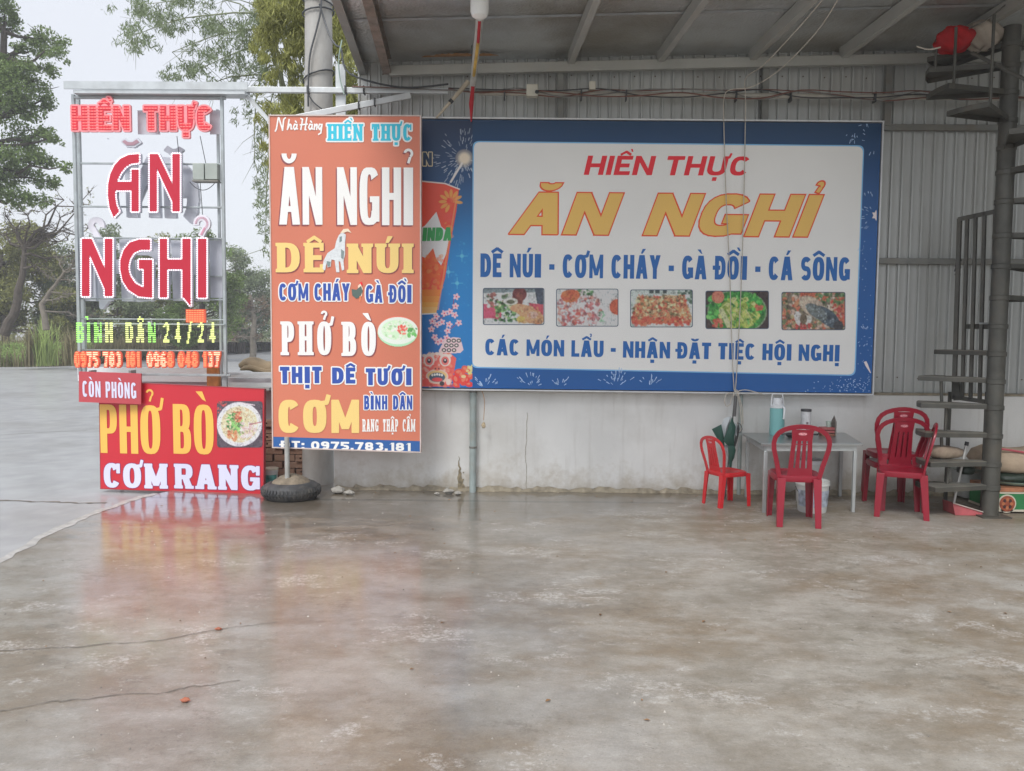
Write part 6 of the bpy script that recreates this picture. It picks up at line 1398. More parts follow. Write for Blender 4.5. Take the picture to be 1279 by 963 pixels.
leg_p = [Vector((p.x+dx_,p.y+dy_,0)) for p,dx_,dy_ in ((tA,.05,.04),(tB,-.05,.04),(tC,-.05,-.04),(tD,.05,-.04))]
for p in leg_p: mb = MB(); mb.box((p.x-.014,p.y-.014,0),(p.x+.014,p.y+.014,tz-.07)); mb.build('leg', M_leg, tb_, bevel=.003)
for i, p in enumerate(leg_p): q = leg_p[(i+1)%4]; mb = MB(); mb.bar((p.x,p.y,tz-.046),(q.x,q.y,tz-.046), .026, .045); mb.build('apron_rail', M_leg, tb_, smooth=0)
def onT(px, py): return gr(px, py, tz)
# thermos
p = onT(970,543.5); th_ = thing('thermos_flask','tall teal thermos flask with a white lid and handle on the left of the table','thermos',(p.x,p.y,tz))
M_teal = surf('teal_plastic',(.20,.46,.46),rough=.35,var=.03,coat=.2); M_wpl = surf('white_plastic',(.68,.70,.72),rough=.35,var=.03)
mb = MB(); mb.lathe([(.062,0),(.064,.012),(.066,.02),(.066,.245),(.060,.252)], tuple(p), 36); mb.build('flask_body', M_teal, th_)
mb = MB(); mb.lathe([(.064,.252),(.064,.27),(.052,.282),(.045,.287),(.045,.293),(.041,.335),(.037,.342),(.01,.344)], tuple(p), 36); mb.build('lid', M_wpl, th_)
mb = MB(); mb.sweep([(p.x-.060,p.y,p.z+.262),(p.x-.050,p.y,p.z+.37),(p.x-.044,p.y,p.z+.380),(p.x+.036,p.y,p.z+.380),(p.x+.044,p.y,p.z+.37),(p.x+.058,p.y,p.z+.262)], .006, n=8); mb.build('carry_handle', M_wpl, th_)
mb = MB(); mb.sweep([(p.x+.035,p.y-.058,p.z+.268),(p.x+.042,p.y-.070,p.z+.255),(p.x+.040,p.y-.070,p.z+.165),(p.x+.036,p.y-.064,p.z+.155)], .010, .005, n=8, nrm=(0,1,0)); mb.build('side_grip', M_wpl, th_)
# tall white canister with dark lid
p = onT(1006,542.5); cn = thing('white_canister','white cylindrical canister with a dark lid standing behind the middle chair','canister',(p.x,p.y,tz))
mb = MB(); mb.lathe([(.044,0),(.045,.01),(.045,.215),(.043,.22)], tuple(p), 32); mb.build('can_body', surf('white_paper_label',(.62,.62,.63),rough=.45,var=.12,scale=30), cn)
mb = MB(); mb.lathe([(.047,.214),(.048,.22),(.048,.232),(.046,.236),(.01,.237)], tuple(p), 32); mb.build('lid', surf('dark_lid',(.06,.06,.065),rough=.4), cn)
mb = MB(); mb.lathe([(.047,.03),(.049,.035),(.049,.06),(.047,.065)], (p.x+.03,p.y-.02,p.z), 24); mb.build('lower_band', surf('grey_band',(.3,.3,.3),rough=.4), cn)
q = (p.x-.002,p.y-.0465,p.z+.11); mb = MB(); mb.prism([(q[0]+.011*math.cos(a_),q[1],q[2]+.011*math.sin(a_)) for a_ in np.linspace(0,2*PI,11)[:-1]],(0,.003,0)); mb.build('round_emblem', surf('grey_brown_print',(.22,.16,.18),rough=.5), cn, smooth=0)
# dark tray with two curled handles
p = onT(998,546.5); tr = thing('black_tray','black round tray with curled handles on the table behind the middle chair','tray',(p.x,p.y,tz))
mb = MB(); mb.lathe([(.10,.002),(.105,.006),(.130,.030),(.136,.032),(.134,.036),(.126,.034),(.10,.010),(.01,.009)], tuple(p), 36, 1, .6); mb.build('dish', surf('black_enamel',(.03,.032,.035),rough=.3), tr)
for s_ in (-1,1): mb = MB(); mb.sweep([(p.x+s_*.125,p.y-.02,p.z+.03),(p.x+s_*.16,p.y-.01,p.z+.028),(p.x+s_*.178,p.y,p.z+.045),(p.x+s_*.17,p.y+.01,p.z+.062)], .007, n=8); mb.build('handle', surf('black_enamel',(.03,.032,.035)), tr)
mb = MB(); mb.lathe([(.045,.036),(.05,.04),(.05,.075),(.042,.082),(.01,.083)], (p.x+.02,p.y+.01,p.z-.02), 24); tag(mb.build('glass_jar', surf('pale_glass_jar',(.45,.50,.48),rough=.15,var=.1)),'small pale jar sitting in the black tray','jar')
# wooden caddy with upright end
p = onT(1034,544); wc = thing('wooden_caddy','brown wooden chopstick caddy with an upright end at the right of the table','caddy',(p.x,p.y,tz)); M_wd = surf('brown_wood',(.24,.10,.06),rough=.5,var=.3,scale=14,stretch=(1,1,8)); M_pk = surf('dark_pink_wood',(.36,.10,.10),rough=.5,var=.2)
for z0,z1,m_ in ((.0,.022,M_wd),(.028,.05,M_pk),(.056,.080,M_pk)): mb = MB(); mb.box((p.x-.07,p.y-.045,p.z+z0),(p.x+.045,p.y+.045,p.z+z1)); mb.build('drawer', m_, wc, bevel=.003)
mb = MB(); mb.box((p.x+.047,p.y-.05,p.z),(p.x+.057,p.y+.05,p.z+.13)); mb.add([(p.x+.047,p.y-.05,p.z+.13),(p.x+.057,p.y-.05,p.z+.13),(p.x+.057,p.y+.05,p.z+.13),(p.x+.047,p.y+.05,p.z+.13),(p.x+.052,p.y,p.z+.19)],[(0,1,4),(1,2,4),(2,3,4),(3,0,4)]); mb.build('end_panel', surf('grey_brown_wood',(.20,.17,.15),rough=.6,var=.2), wc)
mb = MB(); mb.lathe([(.018,0),(.026,.05),(.027,.052),(.024,.05),(.016,.004)], (p.x+.0,p.y-.01,p.z+.081), 20); tag(mb.build('glass_cup', surf('greenish_glass',(.42,.50,.44),rough=.12)),'small greenish glass on top of the wooden caddy','glass')
# white paint buckets under the table
p = gr(1014,638); bucket('white_bucket','white plastic bucket with a faded printed label under the table',p.x,p.y,.138,.27,surf('white_bucket_plastic',(.60,.62,.60)),None,surf('faded_blue_print',(.42,.48,.56),rough=.45,var=.45,scale=22))
mb = MB(); p2 = gr(1019,634); bucket('white_bucket','taller lidded white bucket standing just behind the labelled one under the table',p2.x+.03,p2.y+.27,.125,.36,surf('white_bucket_plastic',(.6,.62,.6)),surf('white_plastic',(.68,.7,.72)),None,handle=False)
# grey pipe by the umbrella
p = at(924,560,WALLY-.03); pp = thing('thin_wall_pipe','thin grey pipe running down the wall behind the umbrella','pipe',(p.x,WALLY-.03,0)); mb = MB(); mb.sweep([(p.x,WALLY-.03,.0),(p.x,WALLY-.03,.95)], .018, n=12); mb.build('pipe', surf('grey_green_pipe',(.34,.40,.39)), pp)
# umbrella, folded, hanging from the knot
uY = 7.36; um = thing('folded_umbrella','loosely folded dark green and white umbrella hanging point down on the wall','umbrella',(at(908,625,uY).x,uY,0))
M_ug = surf('dark_green_nylon',(.018,.075,.055),rough=.55,var=.15,scale=15); M_uw = surf('white_nylon',(.50,.54,.56),rough=.6,var=.1); M_sh = surf('umbrella_shaft_metal',(.12,.12,.12),rough=.4,metal=.5)
a, b = at(918,494,uY), at(905,626,uY); mb = MB(); mb.sweep([a,b], .007, n=8); mb.build('shaft', M_sh, um)
mb = MB(); mb.sweep([at(919,495,uY),at(917.5,520,uY)], .014, n=8); mb.build('grip', M_sh, um)
def petal(pts, dy, m_, th=.035, nm='canopy_fold'):
    pl_ = flatY(uY+dy); P = [pl_.pt(x,y) for x,y in pts]; c_ = sum(P,Vector())/len(P); mb = MB(); n_ = len(P)
    mb.v = [tuple(p) for p in P]+[tuple(c_+Vector((0,-th,0))),tuple(c_+Vector((0,th,0)))]
    for i in range(n_): mb.f += [(i,(i+1)%n_,n_),((i+1)%n_,i,n_+1)]
    mb.build(nm, m_, um, smooth=60)
petal([(889,536),(901,530),(904,545),(905,556),(905,572),(898,552)], -.01, M_ug)
petal([(901,531),(905,522),(913,520),(910,535),(904,552)], .03, M_uw)
petal([(914,521),(919,533),(917,546),(917,556),(908,556),(903,550),(908,538)], -.03, M_ug)
petal([(918,528),(923,532),(921,545),(918,560),(916,550)], .02, M_uw); petal([(922,528),(924,536),(921,550),(916,566),(917,552)], -.0, M_sh, .02)
petal([(909,556),(917,556),(919,562),(917,572),(914,578),(911,585),(910,570)], -.02, M_ug); petal([(905,556),(909,556),(910,575),(907,566)], .02, M_uw)
petal([(911,576),(915,572),(914,584),(912,590)], -.02, M_ug,.02); petal([(912,590),(915,586),(916,594),(914,600),(911,597)], 0, M_ug,.02)
mb = MB(); mb.sweep([at(921,528,uY-.04),at(925,530,uY-.04),at(927,536,uY-.04),at(924,541,uY-.04),at(921,537,uY-.04)], .005, n=8); mb.build('curved_handle', M_sh, um)

# ================================================================== SPIRAL STAIRS
M_st = surf('grey_stair_paint', (.085,.085,.075), rough=.5, metal=.2, var=.2, scale=6, bump=.15, dirt=(.15,.13,.10), dscale=4, damt=.4); M_tr = surf('dusty_tread_steel', (.17,.165,.145), rough=.65, metal=.2, var=.2, scale=8, bump=.2, dirt=(.30,.26,.19), dscale=3, damt=.6)
sp_ = gr(1239,647); SX, SYY = sp_.x+.03, sp_.y+.09
ss = thing('spiral_staircase','dark steel spiral staircase rising to the roof at the right','staircase',(SX,SYY,0))
mb = MB(); mb.sweep([(SX,SYY,0),(SX,SYY,1.5),(SX,SYY,4.05)], .067, n=24); mb.build('centre_column', M_st, ss)
mb = MB(); mb.box((SX-.12,SYY-.12,0),(SX+.12,SYY+.12,.012)); mb.build('foot_plate', M_st, ss)
RT_ = .585
ang = [182,176,168,158,132,100,72,48,26,6,-14,-58,-104,-148,-178,-206,-232]
Zs = [.27,.47,.71,.95,1.17,1.40,1.63,1.87,2.13,2.38,2.66,2.90,3.10,3.32,3.54,3.76,3.93]
for k, (a_, z) in enumerate(zip(ang, Zs)):
    hw = math.radians(15.5); a0_ = math.radians(a_); rr_ = RT_ if k < 13 else .62
    mb = MB(); pts_ = [(SX+.07*math.cos(a0_-hw*2),SYY+.07*math.sin(a0_-hw*2),z)]+[(SX+rr_*math.cos(a0_+hw*t),SYY+rr_*math.sin(a0_+hw*t),z) for t in (-1,-.33,.33,1)]+[(SX+.07*math.cos(a0_+hw*2),SYY+.07*math.sin(a0_+hw*2),z)]
    mb.prism(pts_, (0,0,-.006)); 
    o = mb.build('tread', M_tr if k < 12 else M_st, ss, smooth=0)
    mb = MB(); P = [Vector(p) for p in pts_]
    for p, q in list(zip(P,P[1:])): mb.bar(p+Vector((0,0,-.024)), q+Vector((0,0,-.024)), .005, .036)
    mb.build('tread_skirt', M_st, o, smooth=0)
    mb = MB(); mb.lathe([(.068,z-.05),(.074,z-.045),(.074,z-.012),(.068,z-.007)], (SX,SYY,0), 24); mb.build('hub_ring', M_st, ss)
def outer(k, f_=.97, side=1): a0_ = math.radians(ang[k]+side*15); return Vector((SX+RT_*f_*math.cos(a0_), SYY+RT_*f_*math.sin(a0_), Zs[k]))
for k in range(0,4):
    p, q = outer(k,.90,-1), outer(k+1,.90,-1); 
    a0_ = math.radians((ang[k]+ang[k+1])/2-8*0); rr_ = RT_*(.70 if k%2 else .62); mb = MB(); x_, y_ = SX+rr_*math.cos(a0_), SYY+rr_*math.sin(a0_); mb.sweep([(x_+.015*(k%2),y_,Zs[k]),(x_,y_,Zs[k+1]-.01)], .014, n=8); mb.build('riser_rod', M_st, ss)
for k in range(11,16):
    p = outer(k); top = min(p.z+.9, 3.98); mb = MB(); mb.sweep([(p.x,p.y,p.z-.03),(p.x,p.y,top)], .012, n=8); mb.build('baluster', M_st, ss)
# barred gate leaf at the foot of the stairs
gt = thing('barred_gate','dark steel barred gate leaf with a bolt, standing left of the stair column','gate',(at(1220,500,7.0).x,7.0,0))
gp0, gp1 = (at(1191,500,7.15).x,7.15), (at(1243,500,6.86).x,6.86); PG = Plane(gp0,gp1)
GL = [(1196.5,273),(1244,262.5),(1237.5,503),(1190,497)]
def gbar(p, q, wd, nm): a, b = PG.pt(*p), PG.pt(*q); mb = MB(); mb.bar(a,b,wd,.025, up=PG.n); mb.build(nm, M_st, gt, smooth=0)
gbar((1198.5,273),(1191.5,498),.035,'stile'); gbar((1244,263),(1238,502),.035,'stile'); gbar((1197,274),(1246,263.5),.035,'top_rail'); gbar((1190,496),(1240,503),.035,'bottom_rail')
for f_ in (.215,.44,.68): gbar((1198.5+46*f_,272-10*f_),(1191.5+47*f_,498+4*f_),.026,'bar')
gbar((1193,470),(1196,500),.06,'corner_plate')
a = PG.pt(1236,404,.03); mb = MB(); mb.sweep([a+Vector((-.08,.01,0)),a+Vector((.05,-.01,0))], .008, n=8); mb.build('slide_bolt', M_galv, gt)
mb = MB(); mb.sweep([a+Vector((.0,0,-.01)),a+Vector((.012,-.01,-.07)),a+Vector((.0,-.01,-.12))], .006, n=6); mb.build('padlock_shackle', M_galv, gt)
a, b = PG.pt(1190,330,.0), PG.pt(1190,345,0); r = random.Random(1); mb = MB(); 
for k in range(7): mb.sweep([a+Vector((r.uniform(0,.06),-.03,r.uniform(-.1,.06))) for _ in range(4)], .006, n=5)
o = mb.build('wire_tangle', M_wire, gt); o['kind'] = 'stuff'
mb = MB(); p = gr(1190,615); 
for q in ((1193,400),(1240,400)):
    p = PG.pt(*q); mb = MB(); mb.box((p.x-.012,p.y+.02,0),(p.x+.012,p.y+.045,PG.pt(q[0],490).z)); mb.build('post', M_st, gt)
# ================================================================== THINGS AROUND THE STAIRS
# red and white cloth bundles under the roof
def cloth(name, label, c_, s_, m_, seed):
    r = random.Random(seed); mb = MB(); n_, k_ = 40, 16
    ph = [r.uniform(0,6.28) for _ in range(6)]
    for j in range(k_+1):
        v = PI*j/k_
        for i in range(n_):
            u = 2*PI*i/n_; w_ = 1+.12*math.sin(3*u+ph[0]+v*2)+.09*math.sin(8*u+ph[1]-v*4)+.06*abs(math.sin(9*u+ph[2]+v*5))+.03*math.sin(19*u-v*9)
            mb.v.append((c_[0]+s_[0]*math.sin(v)**.7*math.cos(u)*w_, c_[1]+s_[1]*math.sin(v)**.7*math.sin(u)*w_, c_[2]+s_[2]*math.cos(v)*(1+.08*math.sin(5*u+ph[3]))))
    for j in range(k_):
        for i in range(n_): i2 = (i+1)%n_; mb.f.append((j*n_+i,j*n_+i2,(j+1)*n_+i2,(j+1)*n_+i))
    o = mb.build(name, m_, smooth=80); return tag(o, label, 'cloth bundle')
cloth('cloth_bundle','bright red cloth bundle stuffed under the roof over the stairs',tuple(at(1191,50,6.85)),(.135,.14,.10),surf('bright_red_cloth',(.42,.010,.014),rough=.8,var=.2,scale=9,bump=.3),1)
cloth('cloth_bundle','dusty off-white cloth bundle hanging beside the red one over the stairs',tuple(at(1226,45,6.85)),(.14,.13,.115),surf('off_white_cloth',(.36,.31,.26),rough=.85,var=.2,scale=8,bump=.3),2)
for i,(p,q) in enumerate((((1145,58),(1175,59)),((1210,36),(1256,6)))): a, b = at(*p,6.7), at(*q,6.6); cable([a,a.lerp(b,.5)-Vector((0,0,.02)),b],'support_wire',['thin pale wire left of the red cloth bundle','thin wire rising over the off-white cloth bundle'][i],rad=.006,m=M_rope if i==0 else M_st,cat='wire')
a, b = at(1214,66,6.5), at(1282,100,6.2); mb = MB(); mb.sweep([a,b], .014, n=8); tag(mb.build('slanting_rod', M_st),'thin dark rod slanting down right below the off-white cloth bundle','rod')
# dustpan with long handle
p = gr(1196,640); dp = thing('dustpan','red dustpan with a long grey handle standing by the stair column','dustpan',(p.x,p.y,0)); M_dp = surf('dusty_pink_red_plastic',(.42,.09,.10),rough=.55,var=.2,scale=10)
x, y = p.x, p.y
mb = MB(); mb.add([(x-.10,y+.06,.10),(x-.10,y-.10,.10),(x-.085,y+.07,.004),(x-.085,y-.12,.004),(x+.22,y+.10,.004),(x+.22,y-.13,.004)],[(0,1,3,2),(2,3,5,4)])
mb.add([(x-.10,y+.065,.10),(x-.085,y+.07,.002),(x+.22,y+.10,.002),(x+.20,y+.10,.015)],[(0,1,2,3)]); mb.add([(x-.10,y-.105,.10),(x-.085,y-.12,.002),(x+.22,y-.13,.002),(x+.20,y-.13,.015)],[(0,1,2,3)])
o = mb.build('pan', M_dp, dp, smooth=0); sm = o.modifiers.new('thick','SOLIDIFY'); sm.thickness = .004
mb = MB(); mb.sweep([(x-.10,y-.11,.104),(x+.21,y-.135,.014)], .005, n=6); mb.build('rim', surf('cream_rim',(.55,.48,.42),rough=.6), dp)
a, b = Vector((x-.055,y-.03,.07)), at(1207,556,p.y-.03); mb = MB(); mb.sweep([a,b], .011, n=10); mb.build('handle', surf('grey_aluminium_handle',(.52,.52,.50),rough=.4,metal=.4), dp)
d_ = (b-a).normalized(); mb = MB(); mb.sweep([b-d_*.004,b+d_*.03], .016, n=12); mb.build('end_cap', surf('black_cap',(.03,.03,.03),rough=.5), dp)
# items behind the column: white tub, sacks, crates
M_sack = surf('woven_sack',(.34,.27,.20),rough=.85,var=.25,scale=10,bump=.5,dirt=(.22,.15,.12),dscale=4,damt=.6)
def bag(name, label, cat, c_, s_, m_, seed, rz=0):
    r = random.Random(seed); mb = MB(); mb.lathe([(s_[0]*q,z*s_[2]) for q,z in ((.8,0),(.98,.12),(1.05,.4),(.98,.72),(.75,.92),(.3,1.0))], (0,0,0), 28, 1, s_[1]/s_[0], power=3)
    for i in range(len(mb.v)):
        v = Vector(mb.v[i]); k = 1+.06*math.sin(v.x*30+seed)+.05*math.sin(v.z*40+v.y*25); v = Vector((v.x*k+r.uniform(-.004,.004), v.y*k, v.z*(1+.12*math.sin(v.x*9+seed)))); v.rotate(Matrix.Rotation(rz,3,'Z')); mb.v[i] = tuple(v+Vector(c_))
    return tag(mb.build(name, m_, smooth=70), label, cat)
zt = Zs[1]
a = at(1198,566,6.75); bag('sack','small crumpled brown sack lying on a low stair tread','sack',(SX-.33,SYY+.12,.478),(.15,.08,.10),M_sack,3,.3)
M_tub = surf('milky_white_tub',(.56,.60,.60),rough=.4,var=.06,scale=8)
p = gr(1226,628); wt = thing('white_plastic_tub','milky white lidded plastic tub on the floor behind the stair column','tub',(p.x,p.y+.15,0))
mb = MB(); mb.lathe([(.15,.02),(.16,.03),(.185,.26),(.19,.27)], (p.x+.05,p.y+.2,0), 36, 1, .75, power=4.5); mb.build('tub_body', M_tub, wt); mb = MB(); mb.lathe([(.195,.27),(.20,.275),(.20,.295),(.19,.30),(.02,.305)], (p.x+.05,p.y+.2,0), 36, 1, .75, power=4.5); mb.build('lid', surf('grey_green_lid',(.30,.34,.31),rough=.5), wt)
p = gr(1290,645); gx0, gy = at(1250,640,6.85).x, 6.85
gc = thing('green_carton','green carton with a round brown fruit emblem and white stripes right of the stair column','carton',(gx0+.25,gy+.2,0)); M_grn = surf('green_carton_print',(.03,.20,.07),rough=.55,var=.12,scale=6); PGc = flatY(gy)
z0_, z1_ = .03, at(1260,616,gy).z
mb = MB(); mb.box((gx0-.05,gy,z0_),(gx0+.5,gy+.4,z1_)); mb.build('box', M_grn, gc, bevel=.004)
for zz, h_, m_ in ((z0_-.012,.018,'c'),(z1_-.004,.012,'c')): mb = MB(); mb.box((gx0-.055,gy-.004,zz),(gx0+.505,gy+.40,zz+h_)); mb.build('cream_stripe', surf('cream_stripe',(.58,.54,.44),rough=.6), gc)
mb = MB(); mb.box((gx0-.05,gy+.002,z1_+.012),(gx0+.5,gy+.40,z1_+.045)); mb.build('orange_top', surf('dusty_orange',(.40,.17,.09),rough=.6,var=.3,scale=15), gc)
def disc(x,z,rx_,rz_,y,nm,m_,par,n=28): mb = MB(); mb.prism([(x+rx_*math.cos(2*PI*i/n),y,z+rz_*math.sin(2*PI*i/n)) for i in range(n)],(0,.003,0)); return mb.build(nm,m_,par,smooth=0)
ecx, ecz = at(1257.5,629,gy).x, at(1257.5,629,gy).z
disc(ecx,ecz,.078,.080,gy-.004,'emblem_ring',surf('cream_stripe',(.58,.54,.44)),gc); disc(ecx,ecz,.066,.068,gy-.008,'emblem_disc',surf('brown_red_emblem',(.32,.08,.04),rough=.6,var=.3,scale=40),gc)
r = random.Random(4); 
for k in range(8): a_ = k*.785; disc(ecx+.034*math.cos(a_),ecz+.036*math.sin(a_),.013,.016,gy-.0105,'emblem_fruit',surf('dark_emblem',(.08,.03,.03),rough=.6) if k%2 else surf('orange_emblem',(.5,.18,.08),rough=.6),gc,10)
tt = thing('teal_basin','pale teal plastic basin stacked over the green carton at the right edge','basin',(gx0+.3,gy+.2,z1_+.05))
mb = MB(); mb.lathe([(.20,z1_+.046),(.22,z1_+.05),(.29,z1_+.075),(.30,z1_+.085),(.28,z1_+.08)], (gx0+.27,gy+.22,0), 40, 1, .7); mb.build('basin', surf('pale_teal_plastic',(.28,.48,.42),rough=.4), tt)
bag('black_bag','dark crumpled plastic bag squeezed over the teal basin','bag',(gx0+.25,gy+.2,z1_+.085),(.29,.17,.085),surf('black_green_plastic',(.02,.035,.025),rough=.3,var=.3,scale=20,bump=.5),7)
bag('large_sack','large pale brown sack with a red seam at the right edge beyond the stair column','sack',(gx0+.30,gy+.24,z1_+.16),(.42,.20,.22),surf('pale_brown_sack',(.42,.33,.24),rough=.85,var=.2,scale=7,bump=.4),5)
mb = MB(); mb.sweep([(gx0-.10+.05*i,gy+.06-.01*math.sin(i),z1_+.385-.004*i**1.25) for i in range(13)], .010, n=6); tag(mb.build('loose_twine', surf('dusty_red_cord',(.45,.10,.12),rough=.7)),'dusty red twine lying along the top of the large sack','twine')
bag('dark_lump','dark soft lump poking out left of the stair column above the white tub','rag',(SX-.12,SYY+.16,.33),(.06,.06,.08),surf('black_green_plastic',(.02,.035,.025)),9)
# ================================================================== TREES, GRASS AND WHAT LIES BEYOND THE ROAD
def leaf_material(name, col, isl=.35):
    return surf(name, col, rough=.55, var=.25, scale=.9, island=isl, transl=.42, spec=.3)
def leaves_mesh(name, centres, radii, counts, size, m, parent, seed, aspect=.45, droop=0.0, flat=.75):
    g_ = np.random.default_rng(seed); P = []
    for c_, r_, n_ in zip(centres, radii, counts):
        d = g_.normal(size=(n_,3)); d /= np.linalg.norm(d,axis=1)[:,None]; rad = g_.uniform(0,1,n_)**.45
        P.append(np.array(c_)+d*rad[:,None]*np.array([r_,r_,r_*flat]))
    P = np.concatenate(P); n = len(P); a = g_.normal(size=(n,3)); 
    if droop: a[:,2] = -abs(a[:,2])*droop-droop
    a /= np.linalg.norm(a,axis=1)[:,None]; b = np.cross(a, g_.normal(size=(n,3))); b /= np.linalg.norm(b,axis=1)[:,None]
    s_ = size*g_.uniform(.55,1.3,(n,1)); a, b = a*s_, b*s_*aspect; nn_ = np.cross(a,b); nn_ /= np.linalg.norm(nn_,axis=1)[:,None]
    V = np.stack([P-a*.5, P+b*.5+nn_*s_*.06, P+a*.5, P-b*.5+nn_*s_*.06],1).reshape(-1,3)
    me = bpy.data.meshes.new(name); me.vertices.add(4*n); me.vertices.foreach_set('co', V.astype(np.float32).ravel())
    me.loops.add(4*n); me.loops.foreach_set('vertex_index', np.arange(4*n,dtype=np.int32)); me.polygons.add(n); me.polygons.foreach_set('loop_start', np.arange(0,4*n,4,dtype=np.int32)); me.update(calc_edges=True)
    return link(name, me, m, parent, smooth=0)
def wob(a, b, n, amp, r):
    a, b = Vector(a), Vector(b); L_ = (b-a).length
    return [a.lerp(b,k/n)+(Vector((r.uniform(-1,1),r.uniform(-1,1),r.uniform(-1,1)))*amp*L_*math.sin(PI*k/n) if 0 < k < n else Vector()) for k in range(n+1)]
def tree(name, label, base, trunk_pts, clusters, Y, leafsize, dens, m_leaf, m_bark, seed, r0=.25, twigs=0, grp=None, aspect=.45, droop=0.0, dj=.8, flat=.75, cat='tree', minor=True):
    """clusters: (px, py, radius px) measured on the photo at distance Y"""
    r = random.Random(seed); t = thing(name, label, cat, base, 0, grp)
    cs, rs, ns = [], [], []
    for px, py, rp_ in clusters:
        yy = Y+r.uniform(-1,1)*dj*rp_*Y/1000*1.6; c_ = at(px,py,yy); R_ = rp_*Y/1000
        cs.append(c_); rs.append(R_); ns.append(max(12,int(dens*rp_*rp_)))
        for k in range(3 if minor else 0):
            d = Vector((r.uniform(-1,1),r.uniform(-1,1),r.uniform(-.8,.8)))*R_*.9; cs.append(c_+d); rs.append(R_*r.uniform(.3,.55)); ns.append(max(8,int(dens*rp_*rp_*.22)))
    if dens: leaves_mesh('crown', cs, rs, ns, leafsize, m_leaf, t, seed, aspect, droop, flat)
    T = [Vector(p) for p in trunk_pts]; mb = MB(); K = len(T)
    P = []; 
    for i in range(K-1): P += wob(T[i],T[i+1],4,.03,r)[:-1]
    P.append(T[-1]); mb.sweep(P, r0, n=10, radii=[1.0-.62*k/(len(P)-1) for k in range(len(P))])
    mb.build('trunk', m_bark, t)
    mb = MB()
    for i, (c_, R_) in enumerate(zip(cs, rs)):
        if i % (4 if minor else 1): continue
        s_ = min(P[len(P)//4:], key=lambda q: (q-c_).length+max(0,q.z-c_.z)*1.5); q = wob(s_, c_, 5, .10, r)
        mb.sweep(q, r0*.30, n=6, radii=[1,.85,.7,.5,.35,.2])
        for k in range(3+twigs):
            j = r.randint(2,5); e = q[j]+Vector((r.uniform(-1,1),r.uniform(-1,1),r.uniform(-.6,.9)))*R_*1.1; w_ = wob(q[j],e,3,.12,r); mb.sweep(w_, r0*.10, n=4, radii=[1,.7,.5,.25], cap=False)
            for _ in range(2 if twigs else 0):
                e2 = w_[2]+Vector((r.uniform(-1,1),r.uniform(-1,1),r.uniform(-.5,.8)))*R_*.7; mb.sweep(wob(w_[2],e2,2,.1,r), r0*.05, n=3, radii=[1,.6,.3], cap=False)
    mb.build('limbs', m_bark, t)
    return t
B_dark = surf('grey_brown_bark', (.075,.063,.05), rough=.9, var=.3, scale=6); B_pale = surf('pale_bare_twigs', (.17,.15,.12), rough=.9, var=.2, scale=5)
L_mid = leaf_material('mid_green_leaves', (.18,.25,.085)); L_dull = leaf_material('dull_olive_leaves', (.25,.26,.09)); L_grey = leaf_material('grey_green_leaves', (.23,.28,.165)); L_bam = leaf_material('yellow_green_bamboo_leaves', (.37,.38,.13), .45); L_dk = leaf_material('deep_green_leaves', (.07,.11,.07)); L_red = leaf_material('reddish_dry_leaves', (.20,.14,.09), .4)
def gp_(px, py, Y): p = at(px,py,Y); return (p.x, p.y, max(0,p.z))
Y1 = 34
def base(px, Y): p = at(px,430,Y); return (p.x,Y,-.1)
def tz_(px, py, Y): return tuple(at(px,py,Y))
tree('leafy_tree','tall leafy green tree at the left edge with a ragged crown against the sky', base(-30,Y1),
     [base(-30,Y1),tz_(-22,330,Y1),tz_(-8,180,Y1),tz_(5,40,Y1)],
     [(-20,-20,30),(5,12,20),(12,35,16),(22,58,9),(55,48,20),(70,66,12),(42,62,16),(30,85,18),(62,88,14),(8,80,18),(20,112,24),(48,110,18),(62,126,11),(-25,110,50),(12,140,26),(42,142,16),(58,132,9),(28,172,24),(56,168,16),(68,174,8),(10,195,22),(46,196,18),(30,218,18),(64,202,9),(80,208,9),(62,228,15),(20,245,20),(50,250,14),(-30,220,45),(-40,20,40),(5,225,14)],
     Y1, .15, 1.25, L_mid, B_dark, 3, r0=.32, dj=1.0, grp='trees beyond the road', aspect=.5)
tree('bare_tree','dark leaning tree trunk with spreading bare branches at the left beyond the grass', tuple(at(5,418,31)),
     [tuple(at(5,418,31)),tz_(20,385,31),tz_(28,345,31),tz_(30,310,31)],
     [(60,285,20),(90,265,16),(80,250,14),(105,255,14),(20,285,18),(-5,290,18),(40,262,14),(85,300,18),(95,320,16),(5,260,15),(112,240,10),(55,335,15),(110,285,12)],
     31, .10, .10, L_dull, B_dark, 5, r0=.20, twigs=12, grp='trees beyond the road', minor=False)
tree('bare_tree','second bare tree with thin arching branches between the grass and the LED sign', tuple(at(62,405,30)),
     [tuple(at(58,412,30)),tz_(52,380,30),tz_(66,360,30),tz_(80,340,30)],
     [(95,330,16),(70,320,15),(100,350,14),(118,365,14),(85,372,14),(112,335,10),(60,345,15),(130,395,14)],
     30, .10, .12, L_dull, B_pale, 6, r0=.12, twigs=12, grp='trees beyond the road', minor=False)
r = random.Random(77)
def thicket(name, label, x0, x1, yt, yb_, Y, n, rr, m_leaf, bark, seed, size=.16, dens=.5, tw=3):
    rg = random.Random(seed); cl_ = []
    for _ in range(n):
        x = rg.uniform(x0,x1); k = abs((x-(x0+x1)/2)/((x1-x0)/2)); top = yt+(yb_-yt)*.35*k*k; cl_.append((x, rg.uniform(top+rr*.7,yb_-rr*.3), rg.uniform(.6,1.1)*rr))
    xm = (x0+x1)/2
    return tree(name, label, base(xm,Y), [base(xm,Y),tz_(xm+2,(yb_*2+yt)/3,Y),tz_(xm-3,(yt*2+yb_)/3,Y)], cl_, Y, size, dens, m_leaf, bark, seed, r0=.22, twigs=tw, grp='trees beyond the road', dj=1.2)
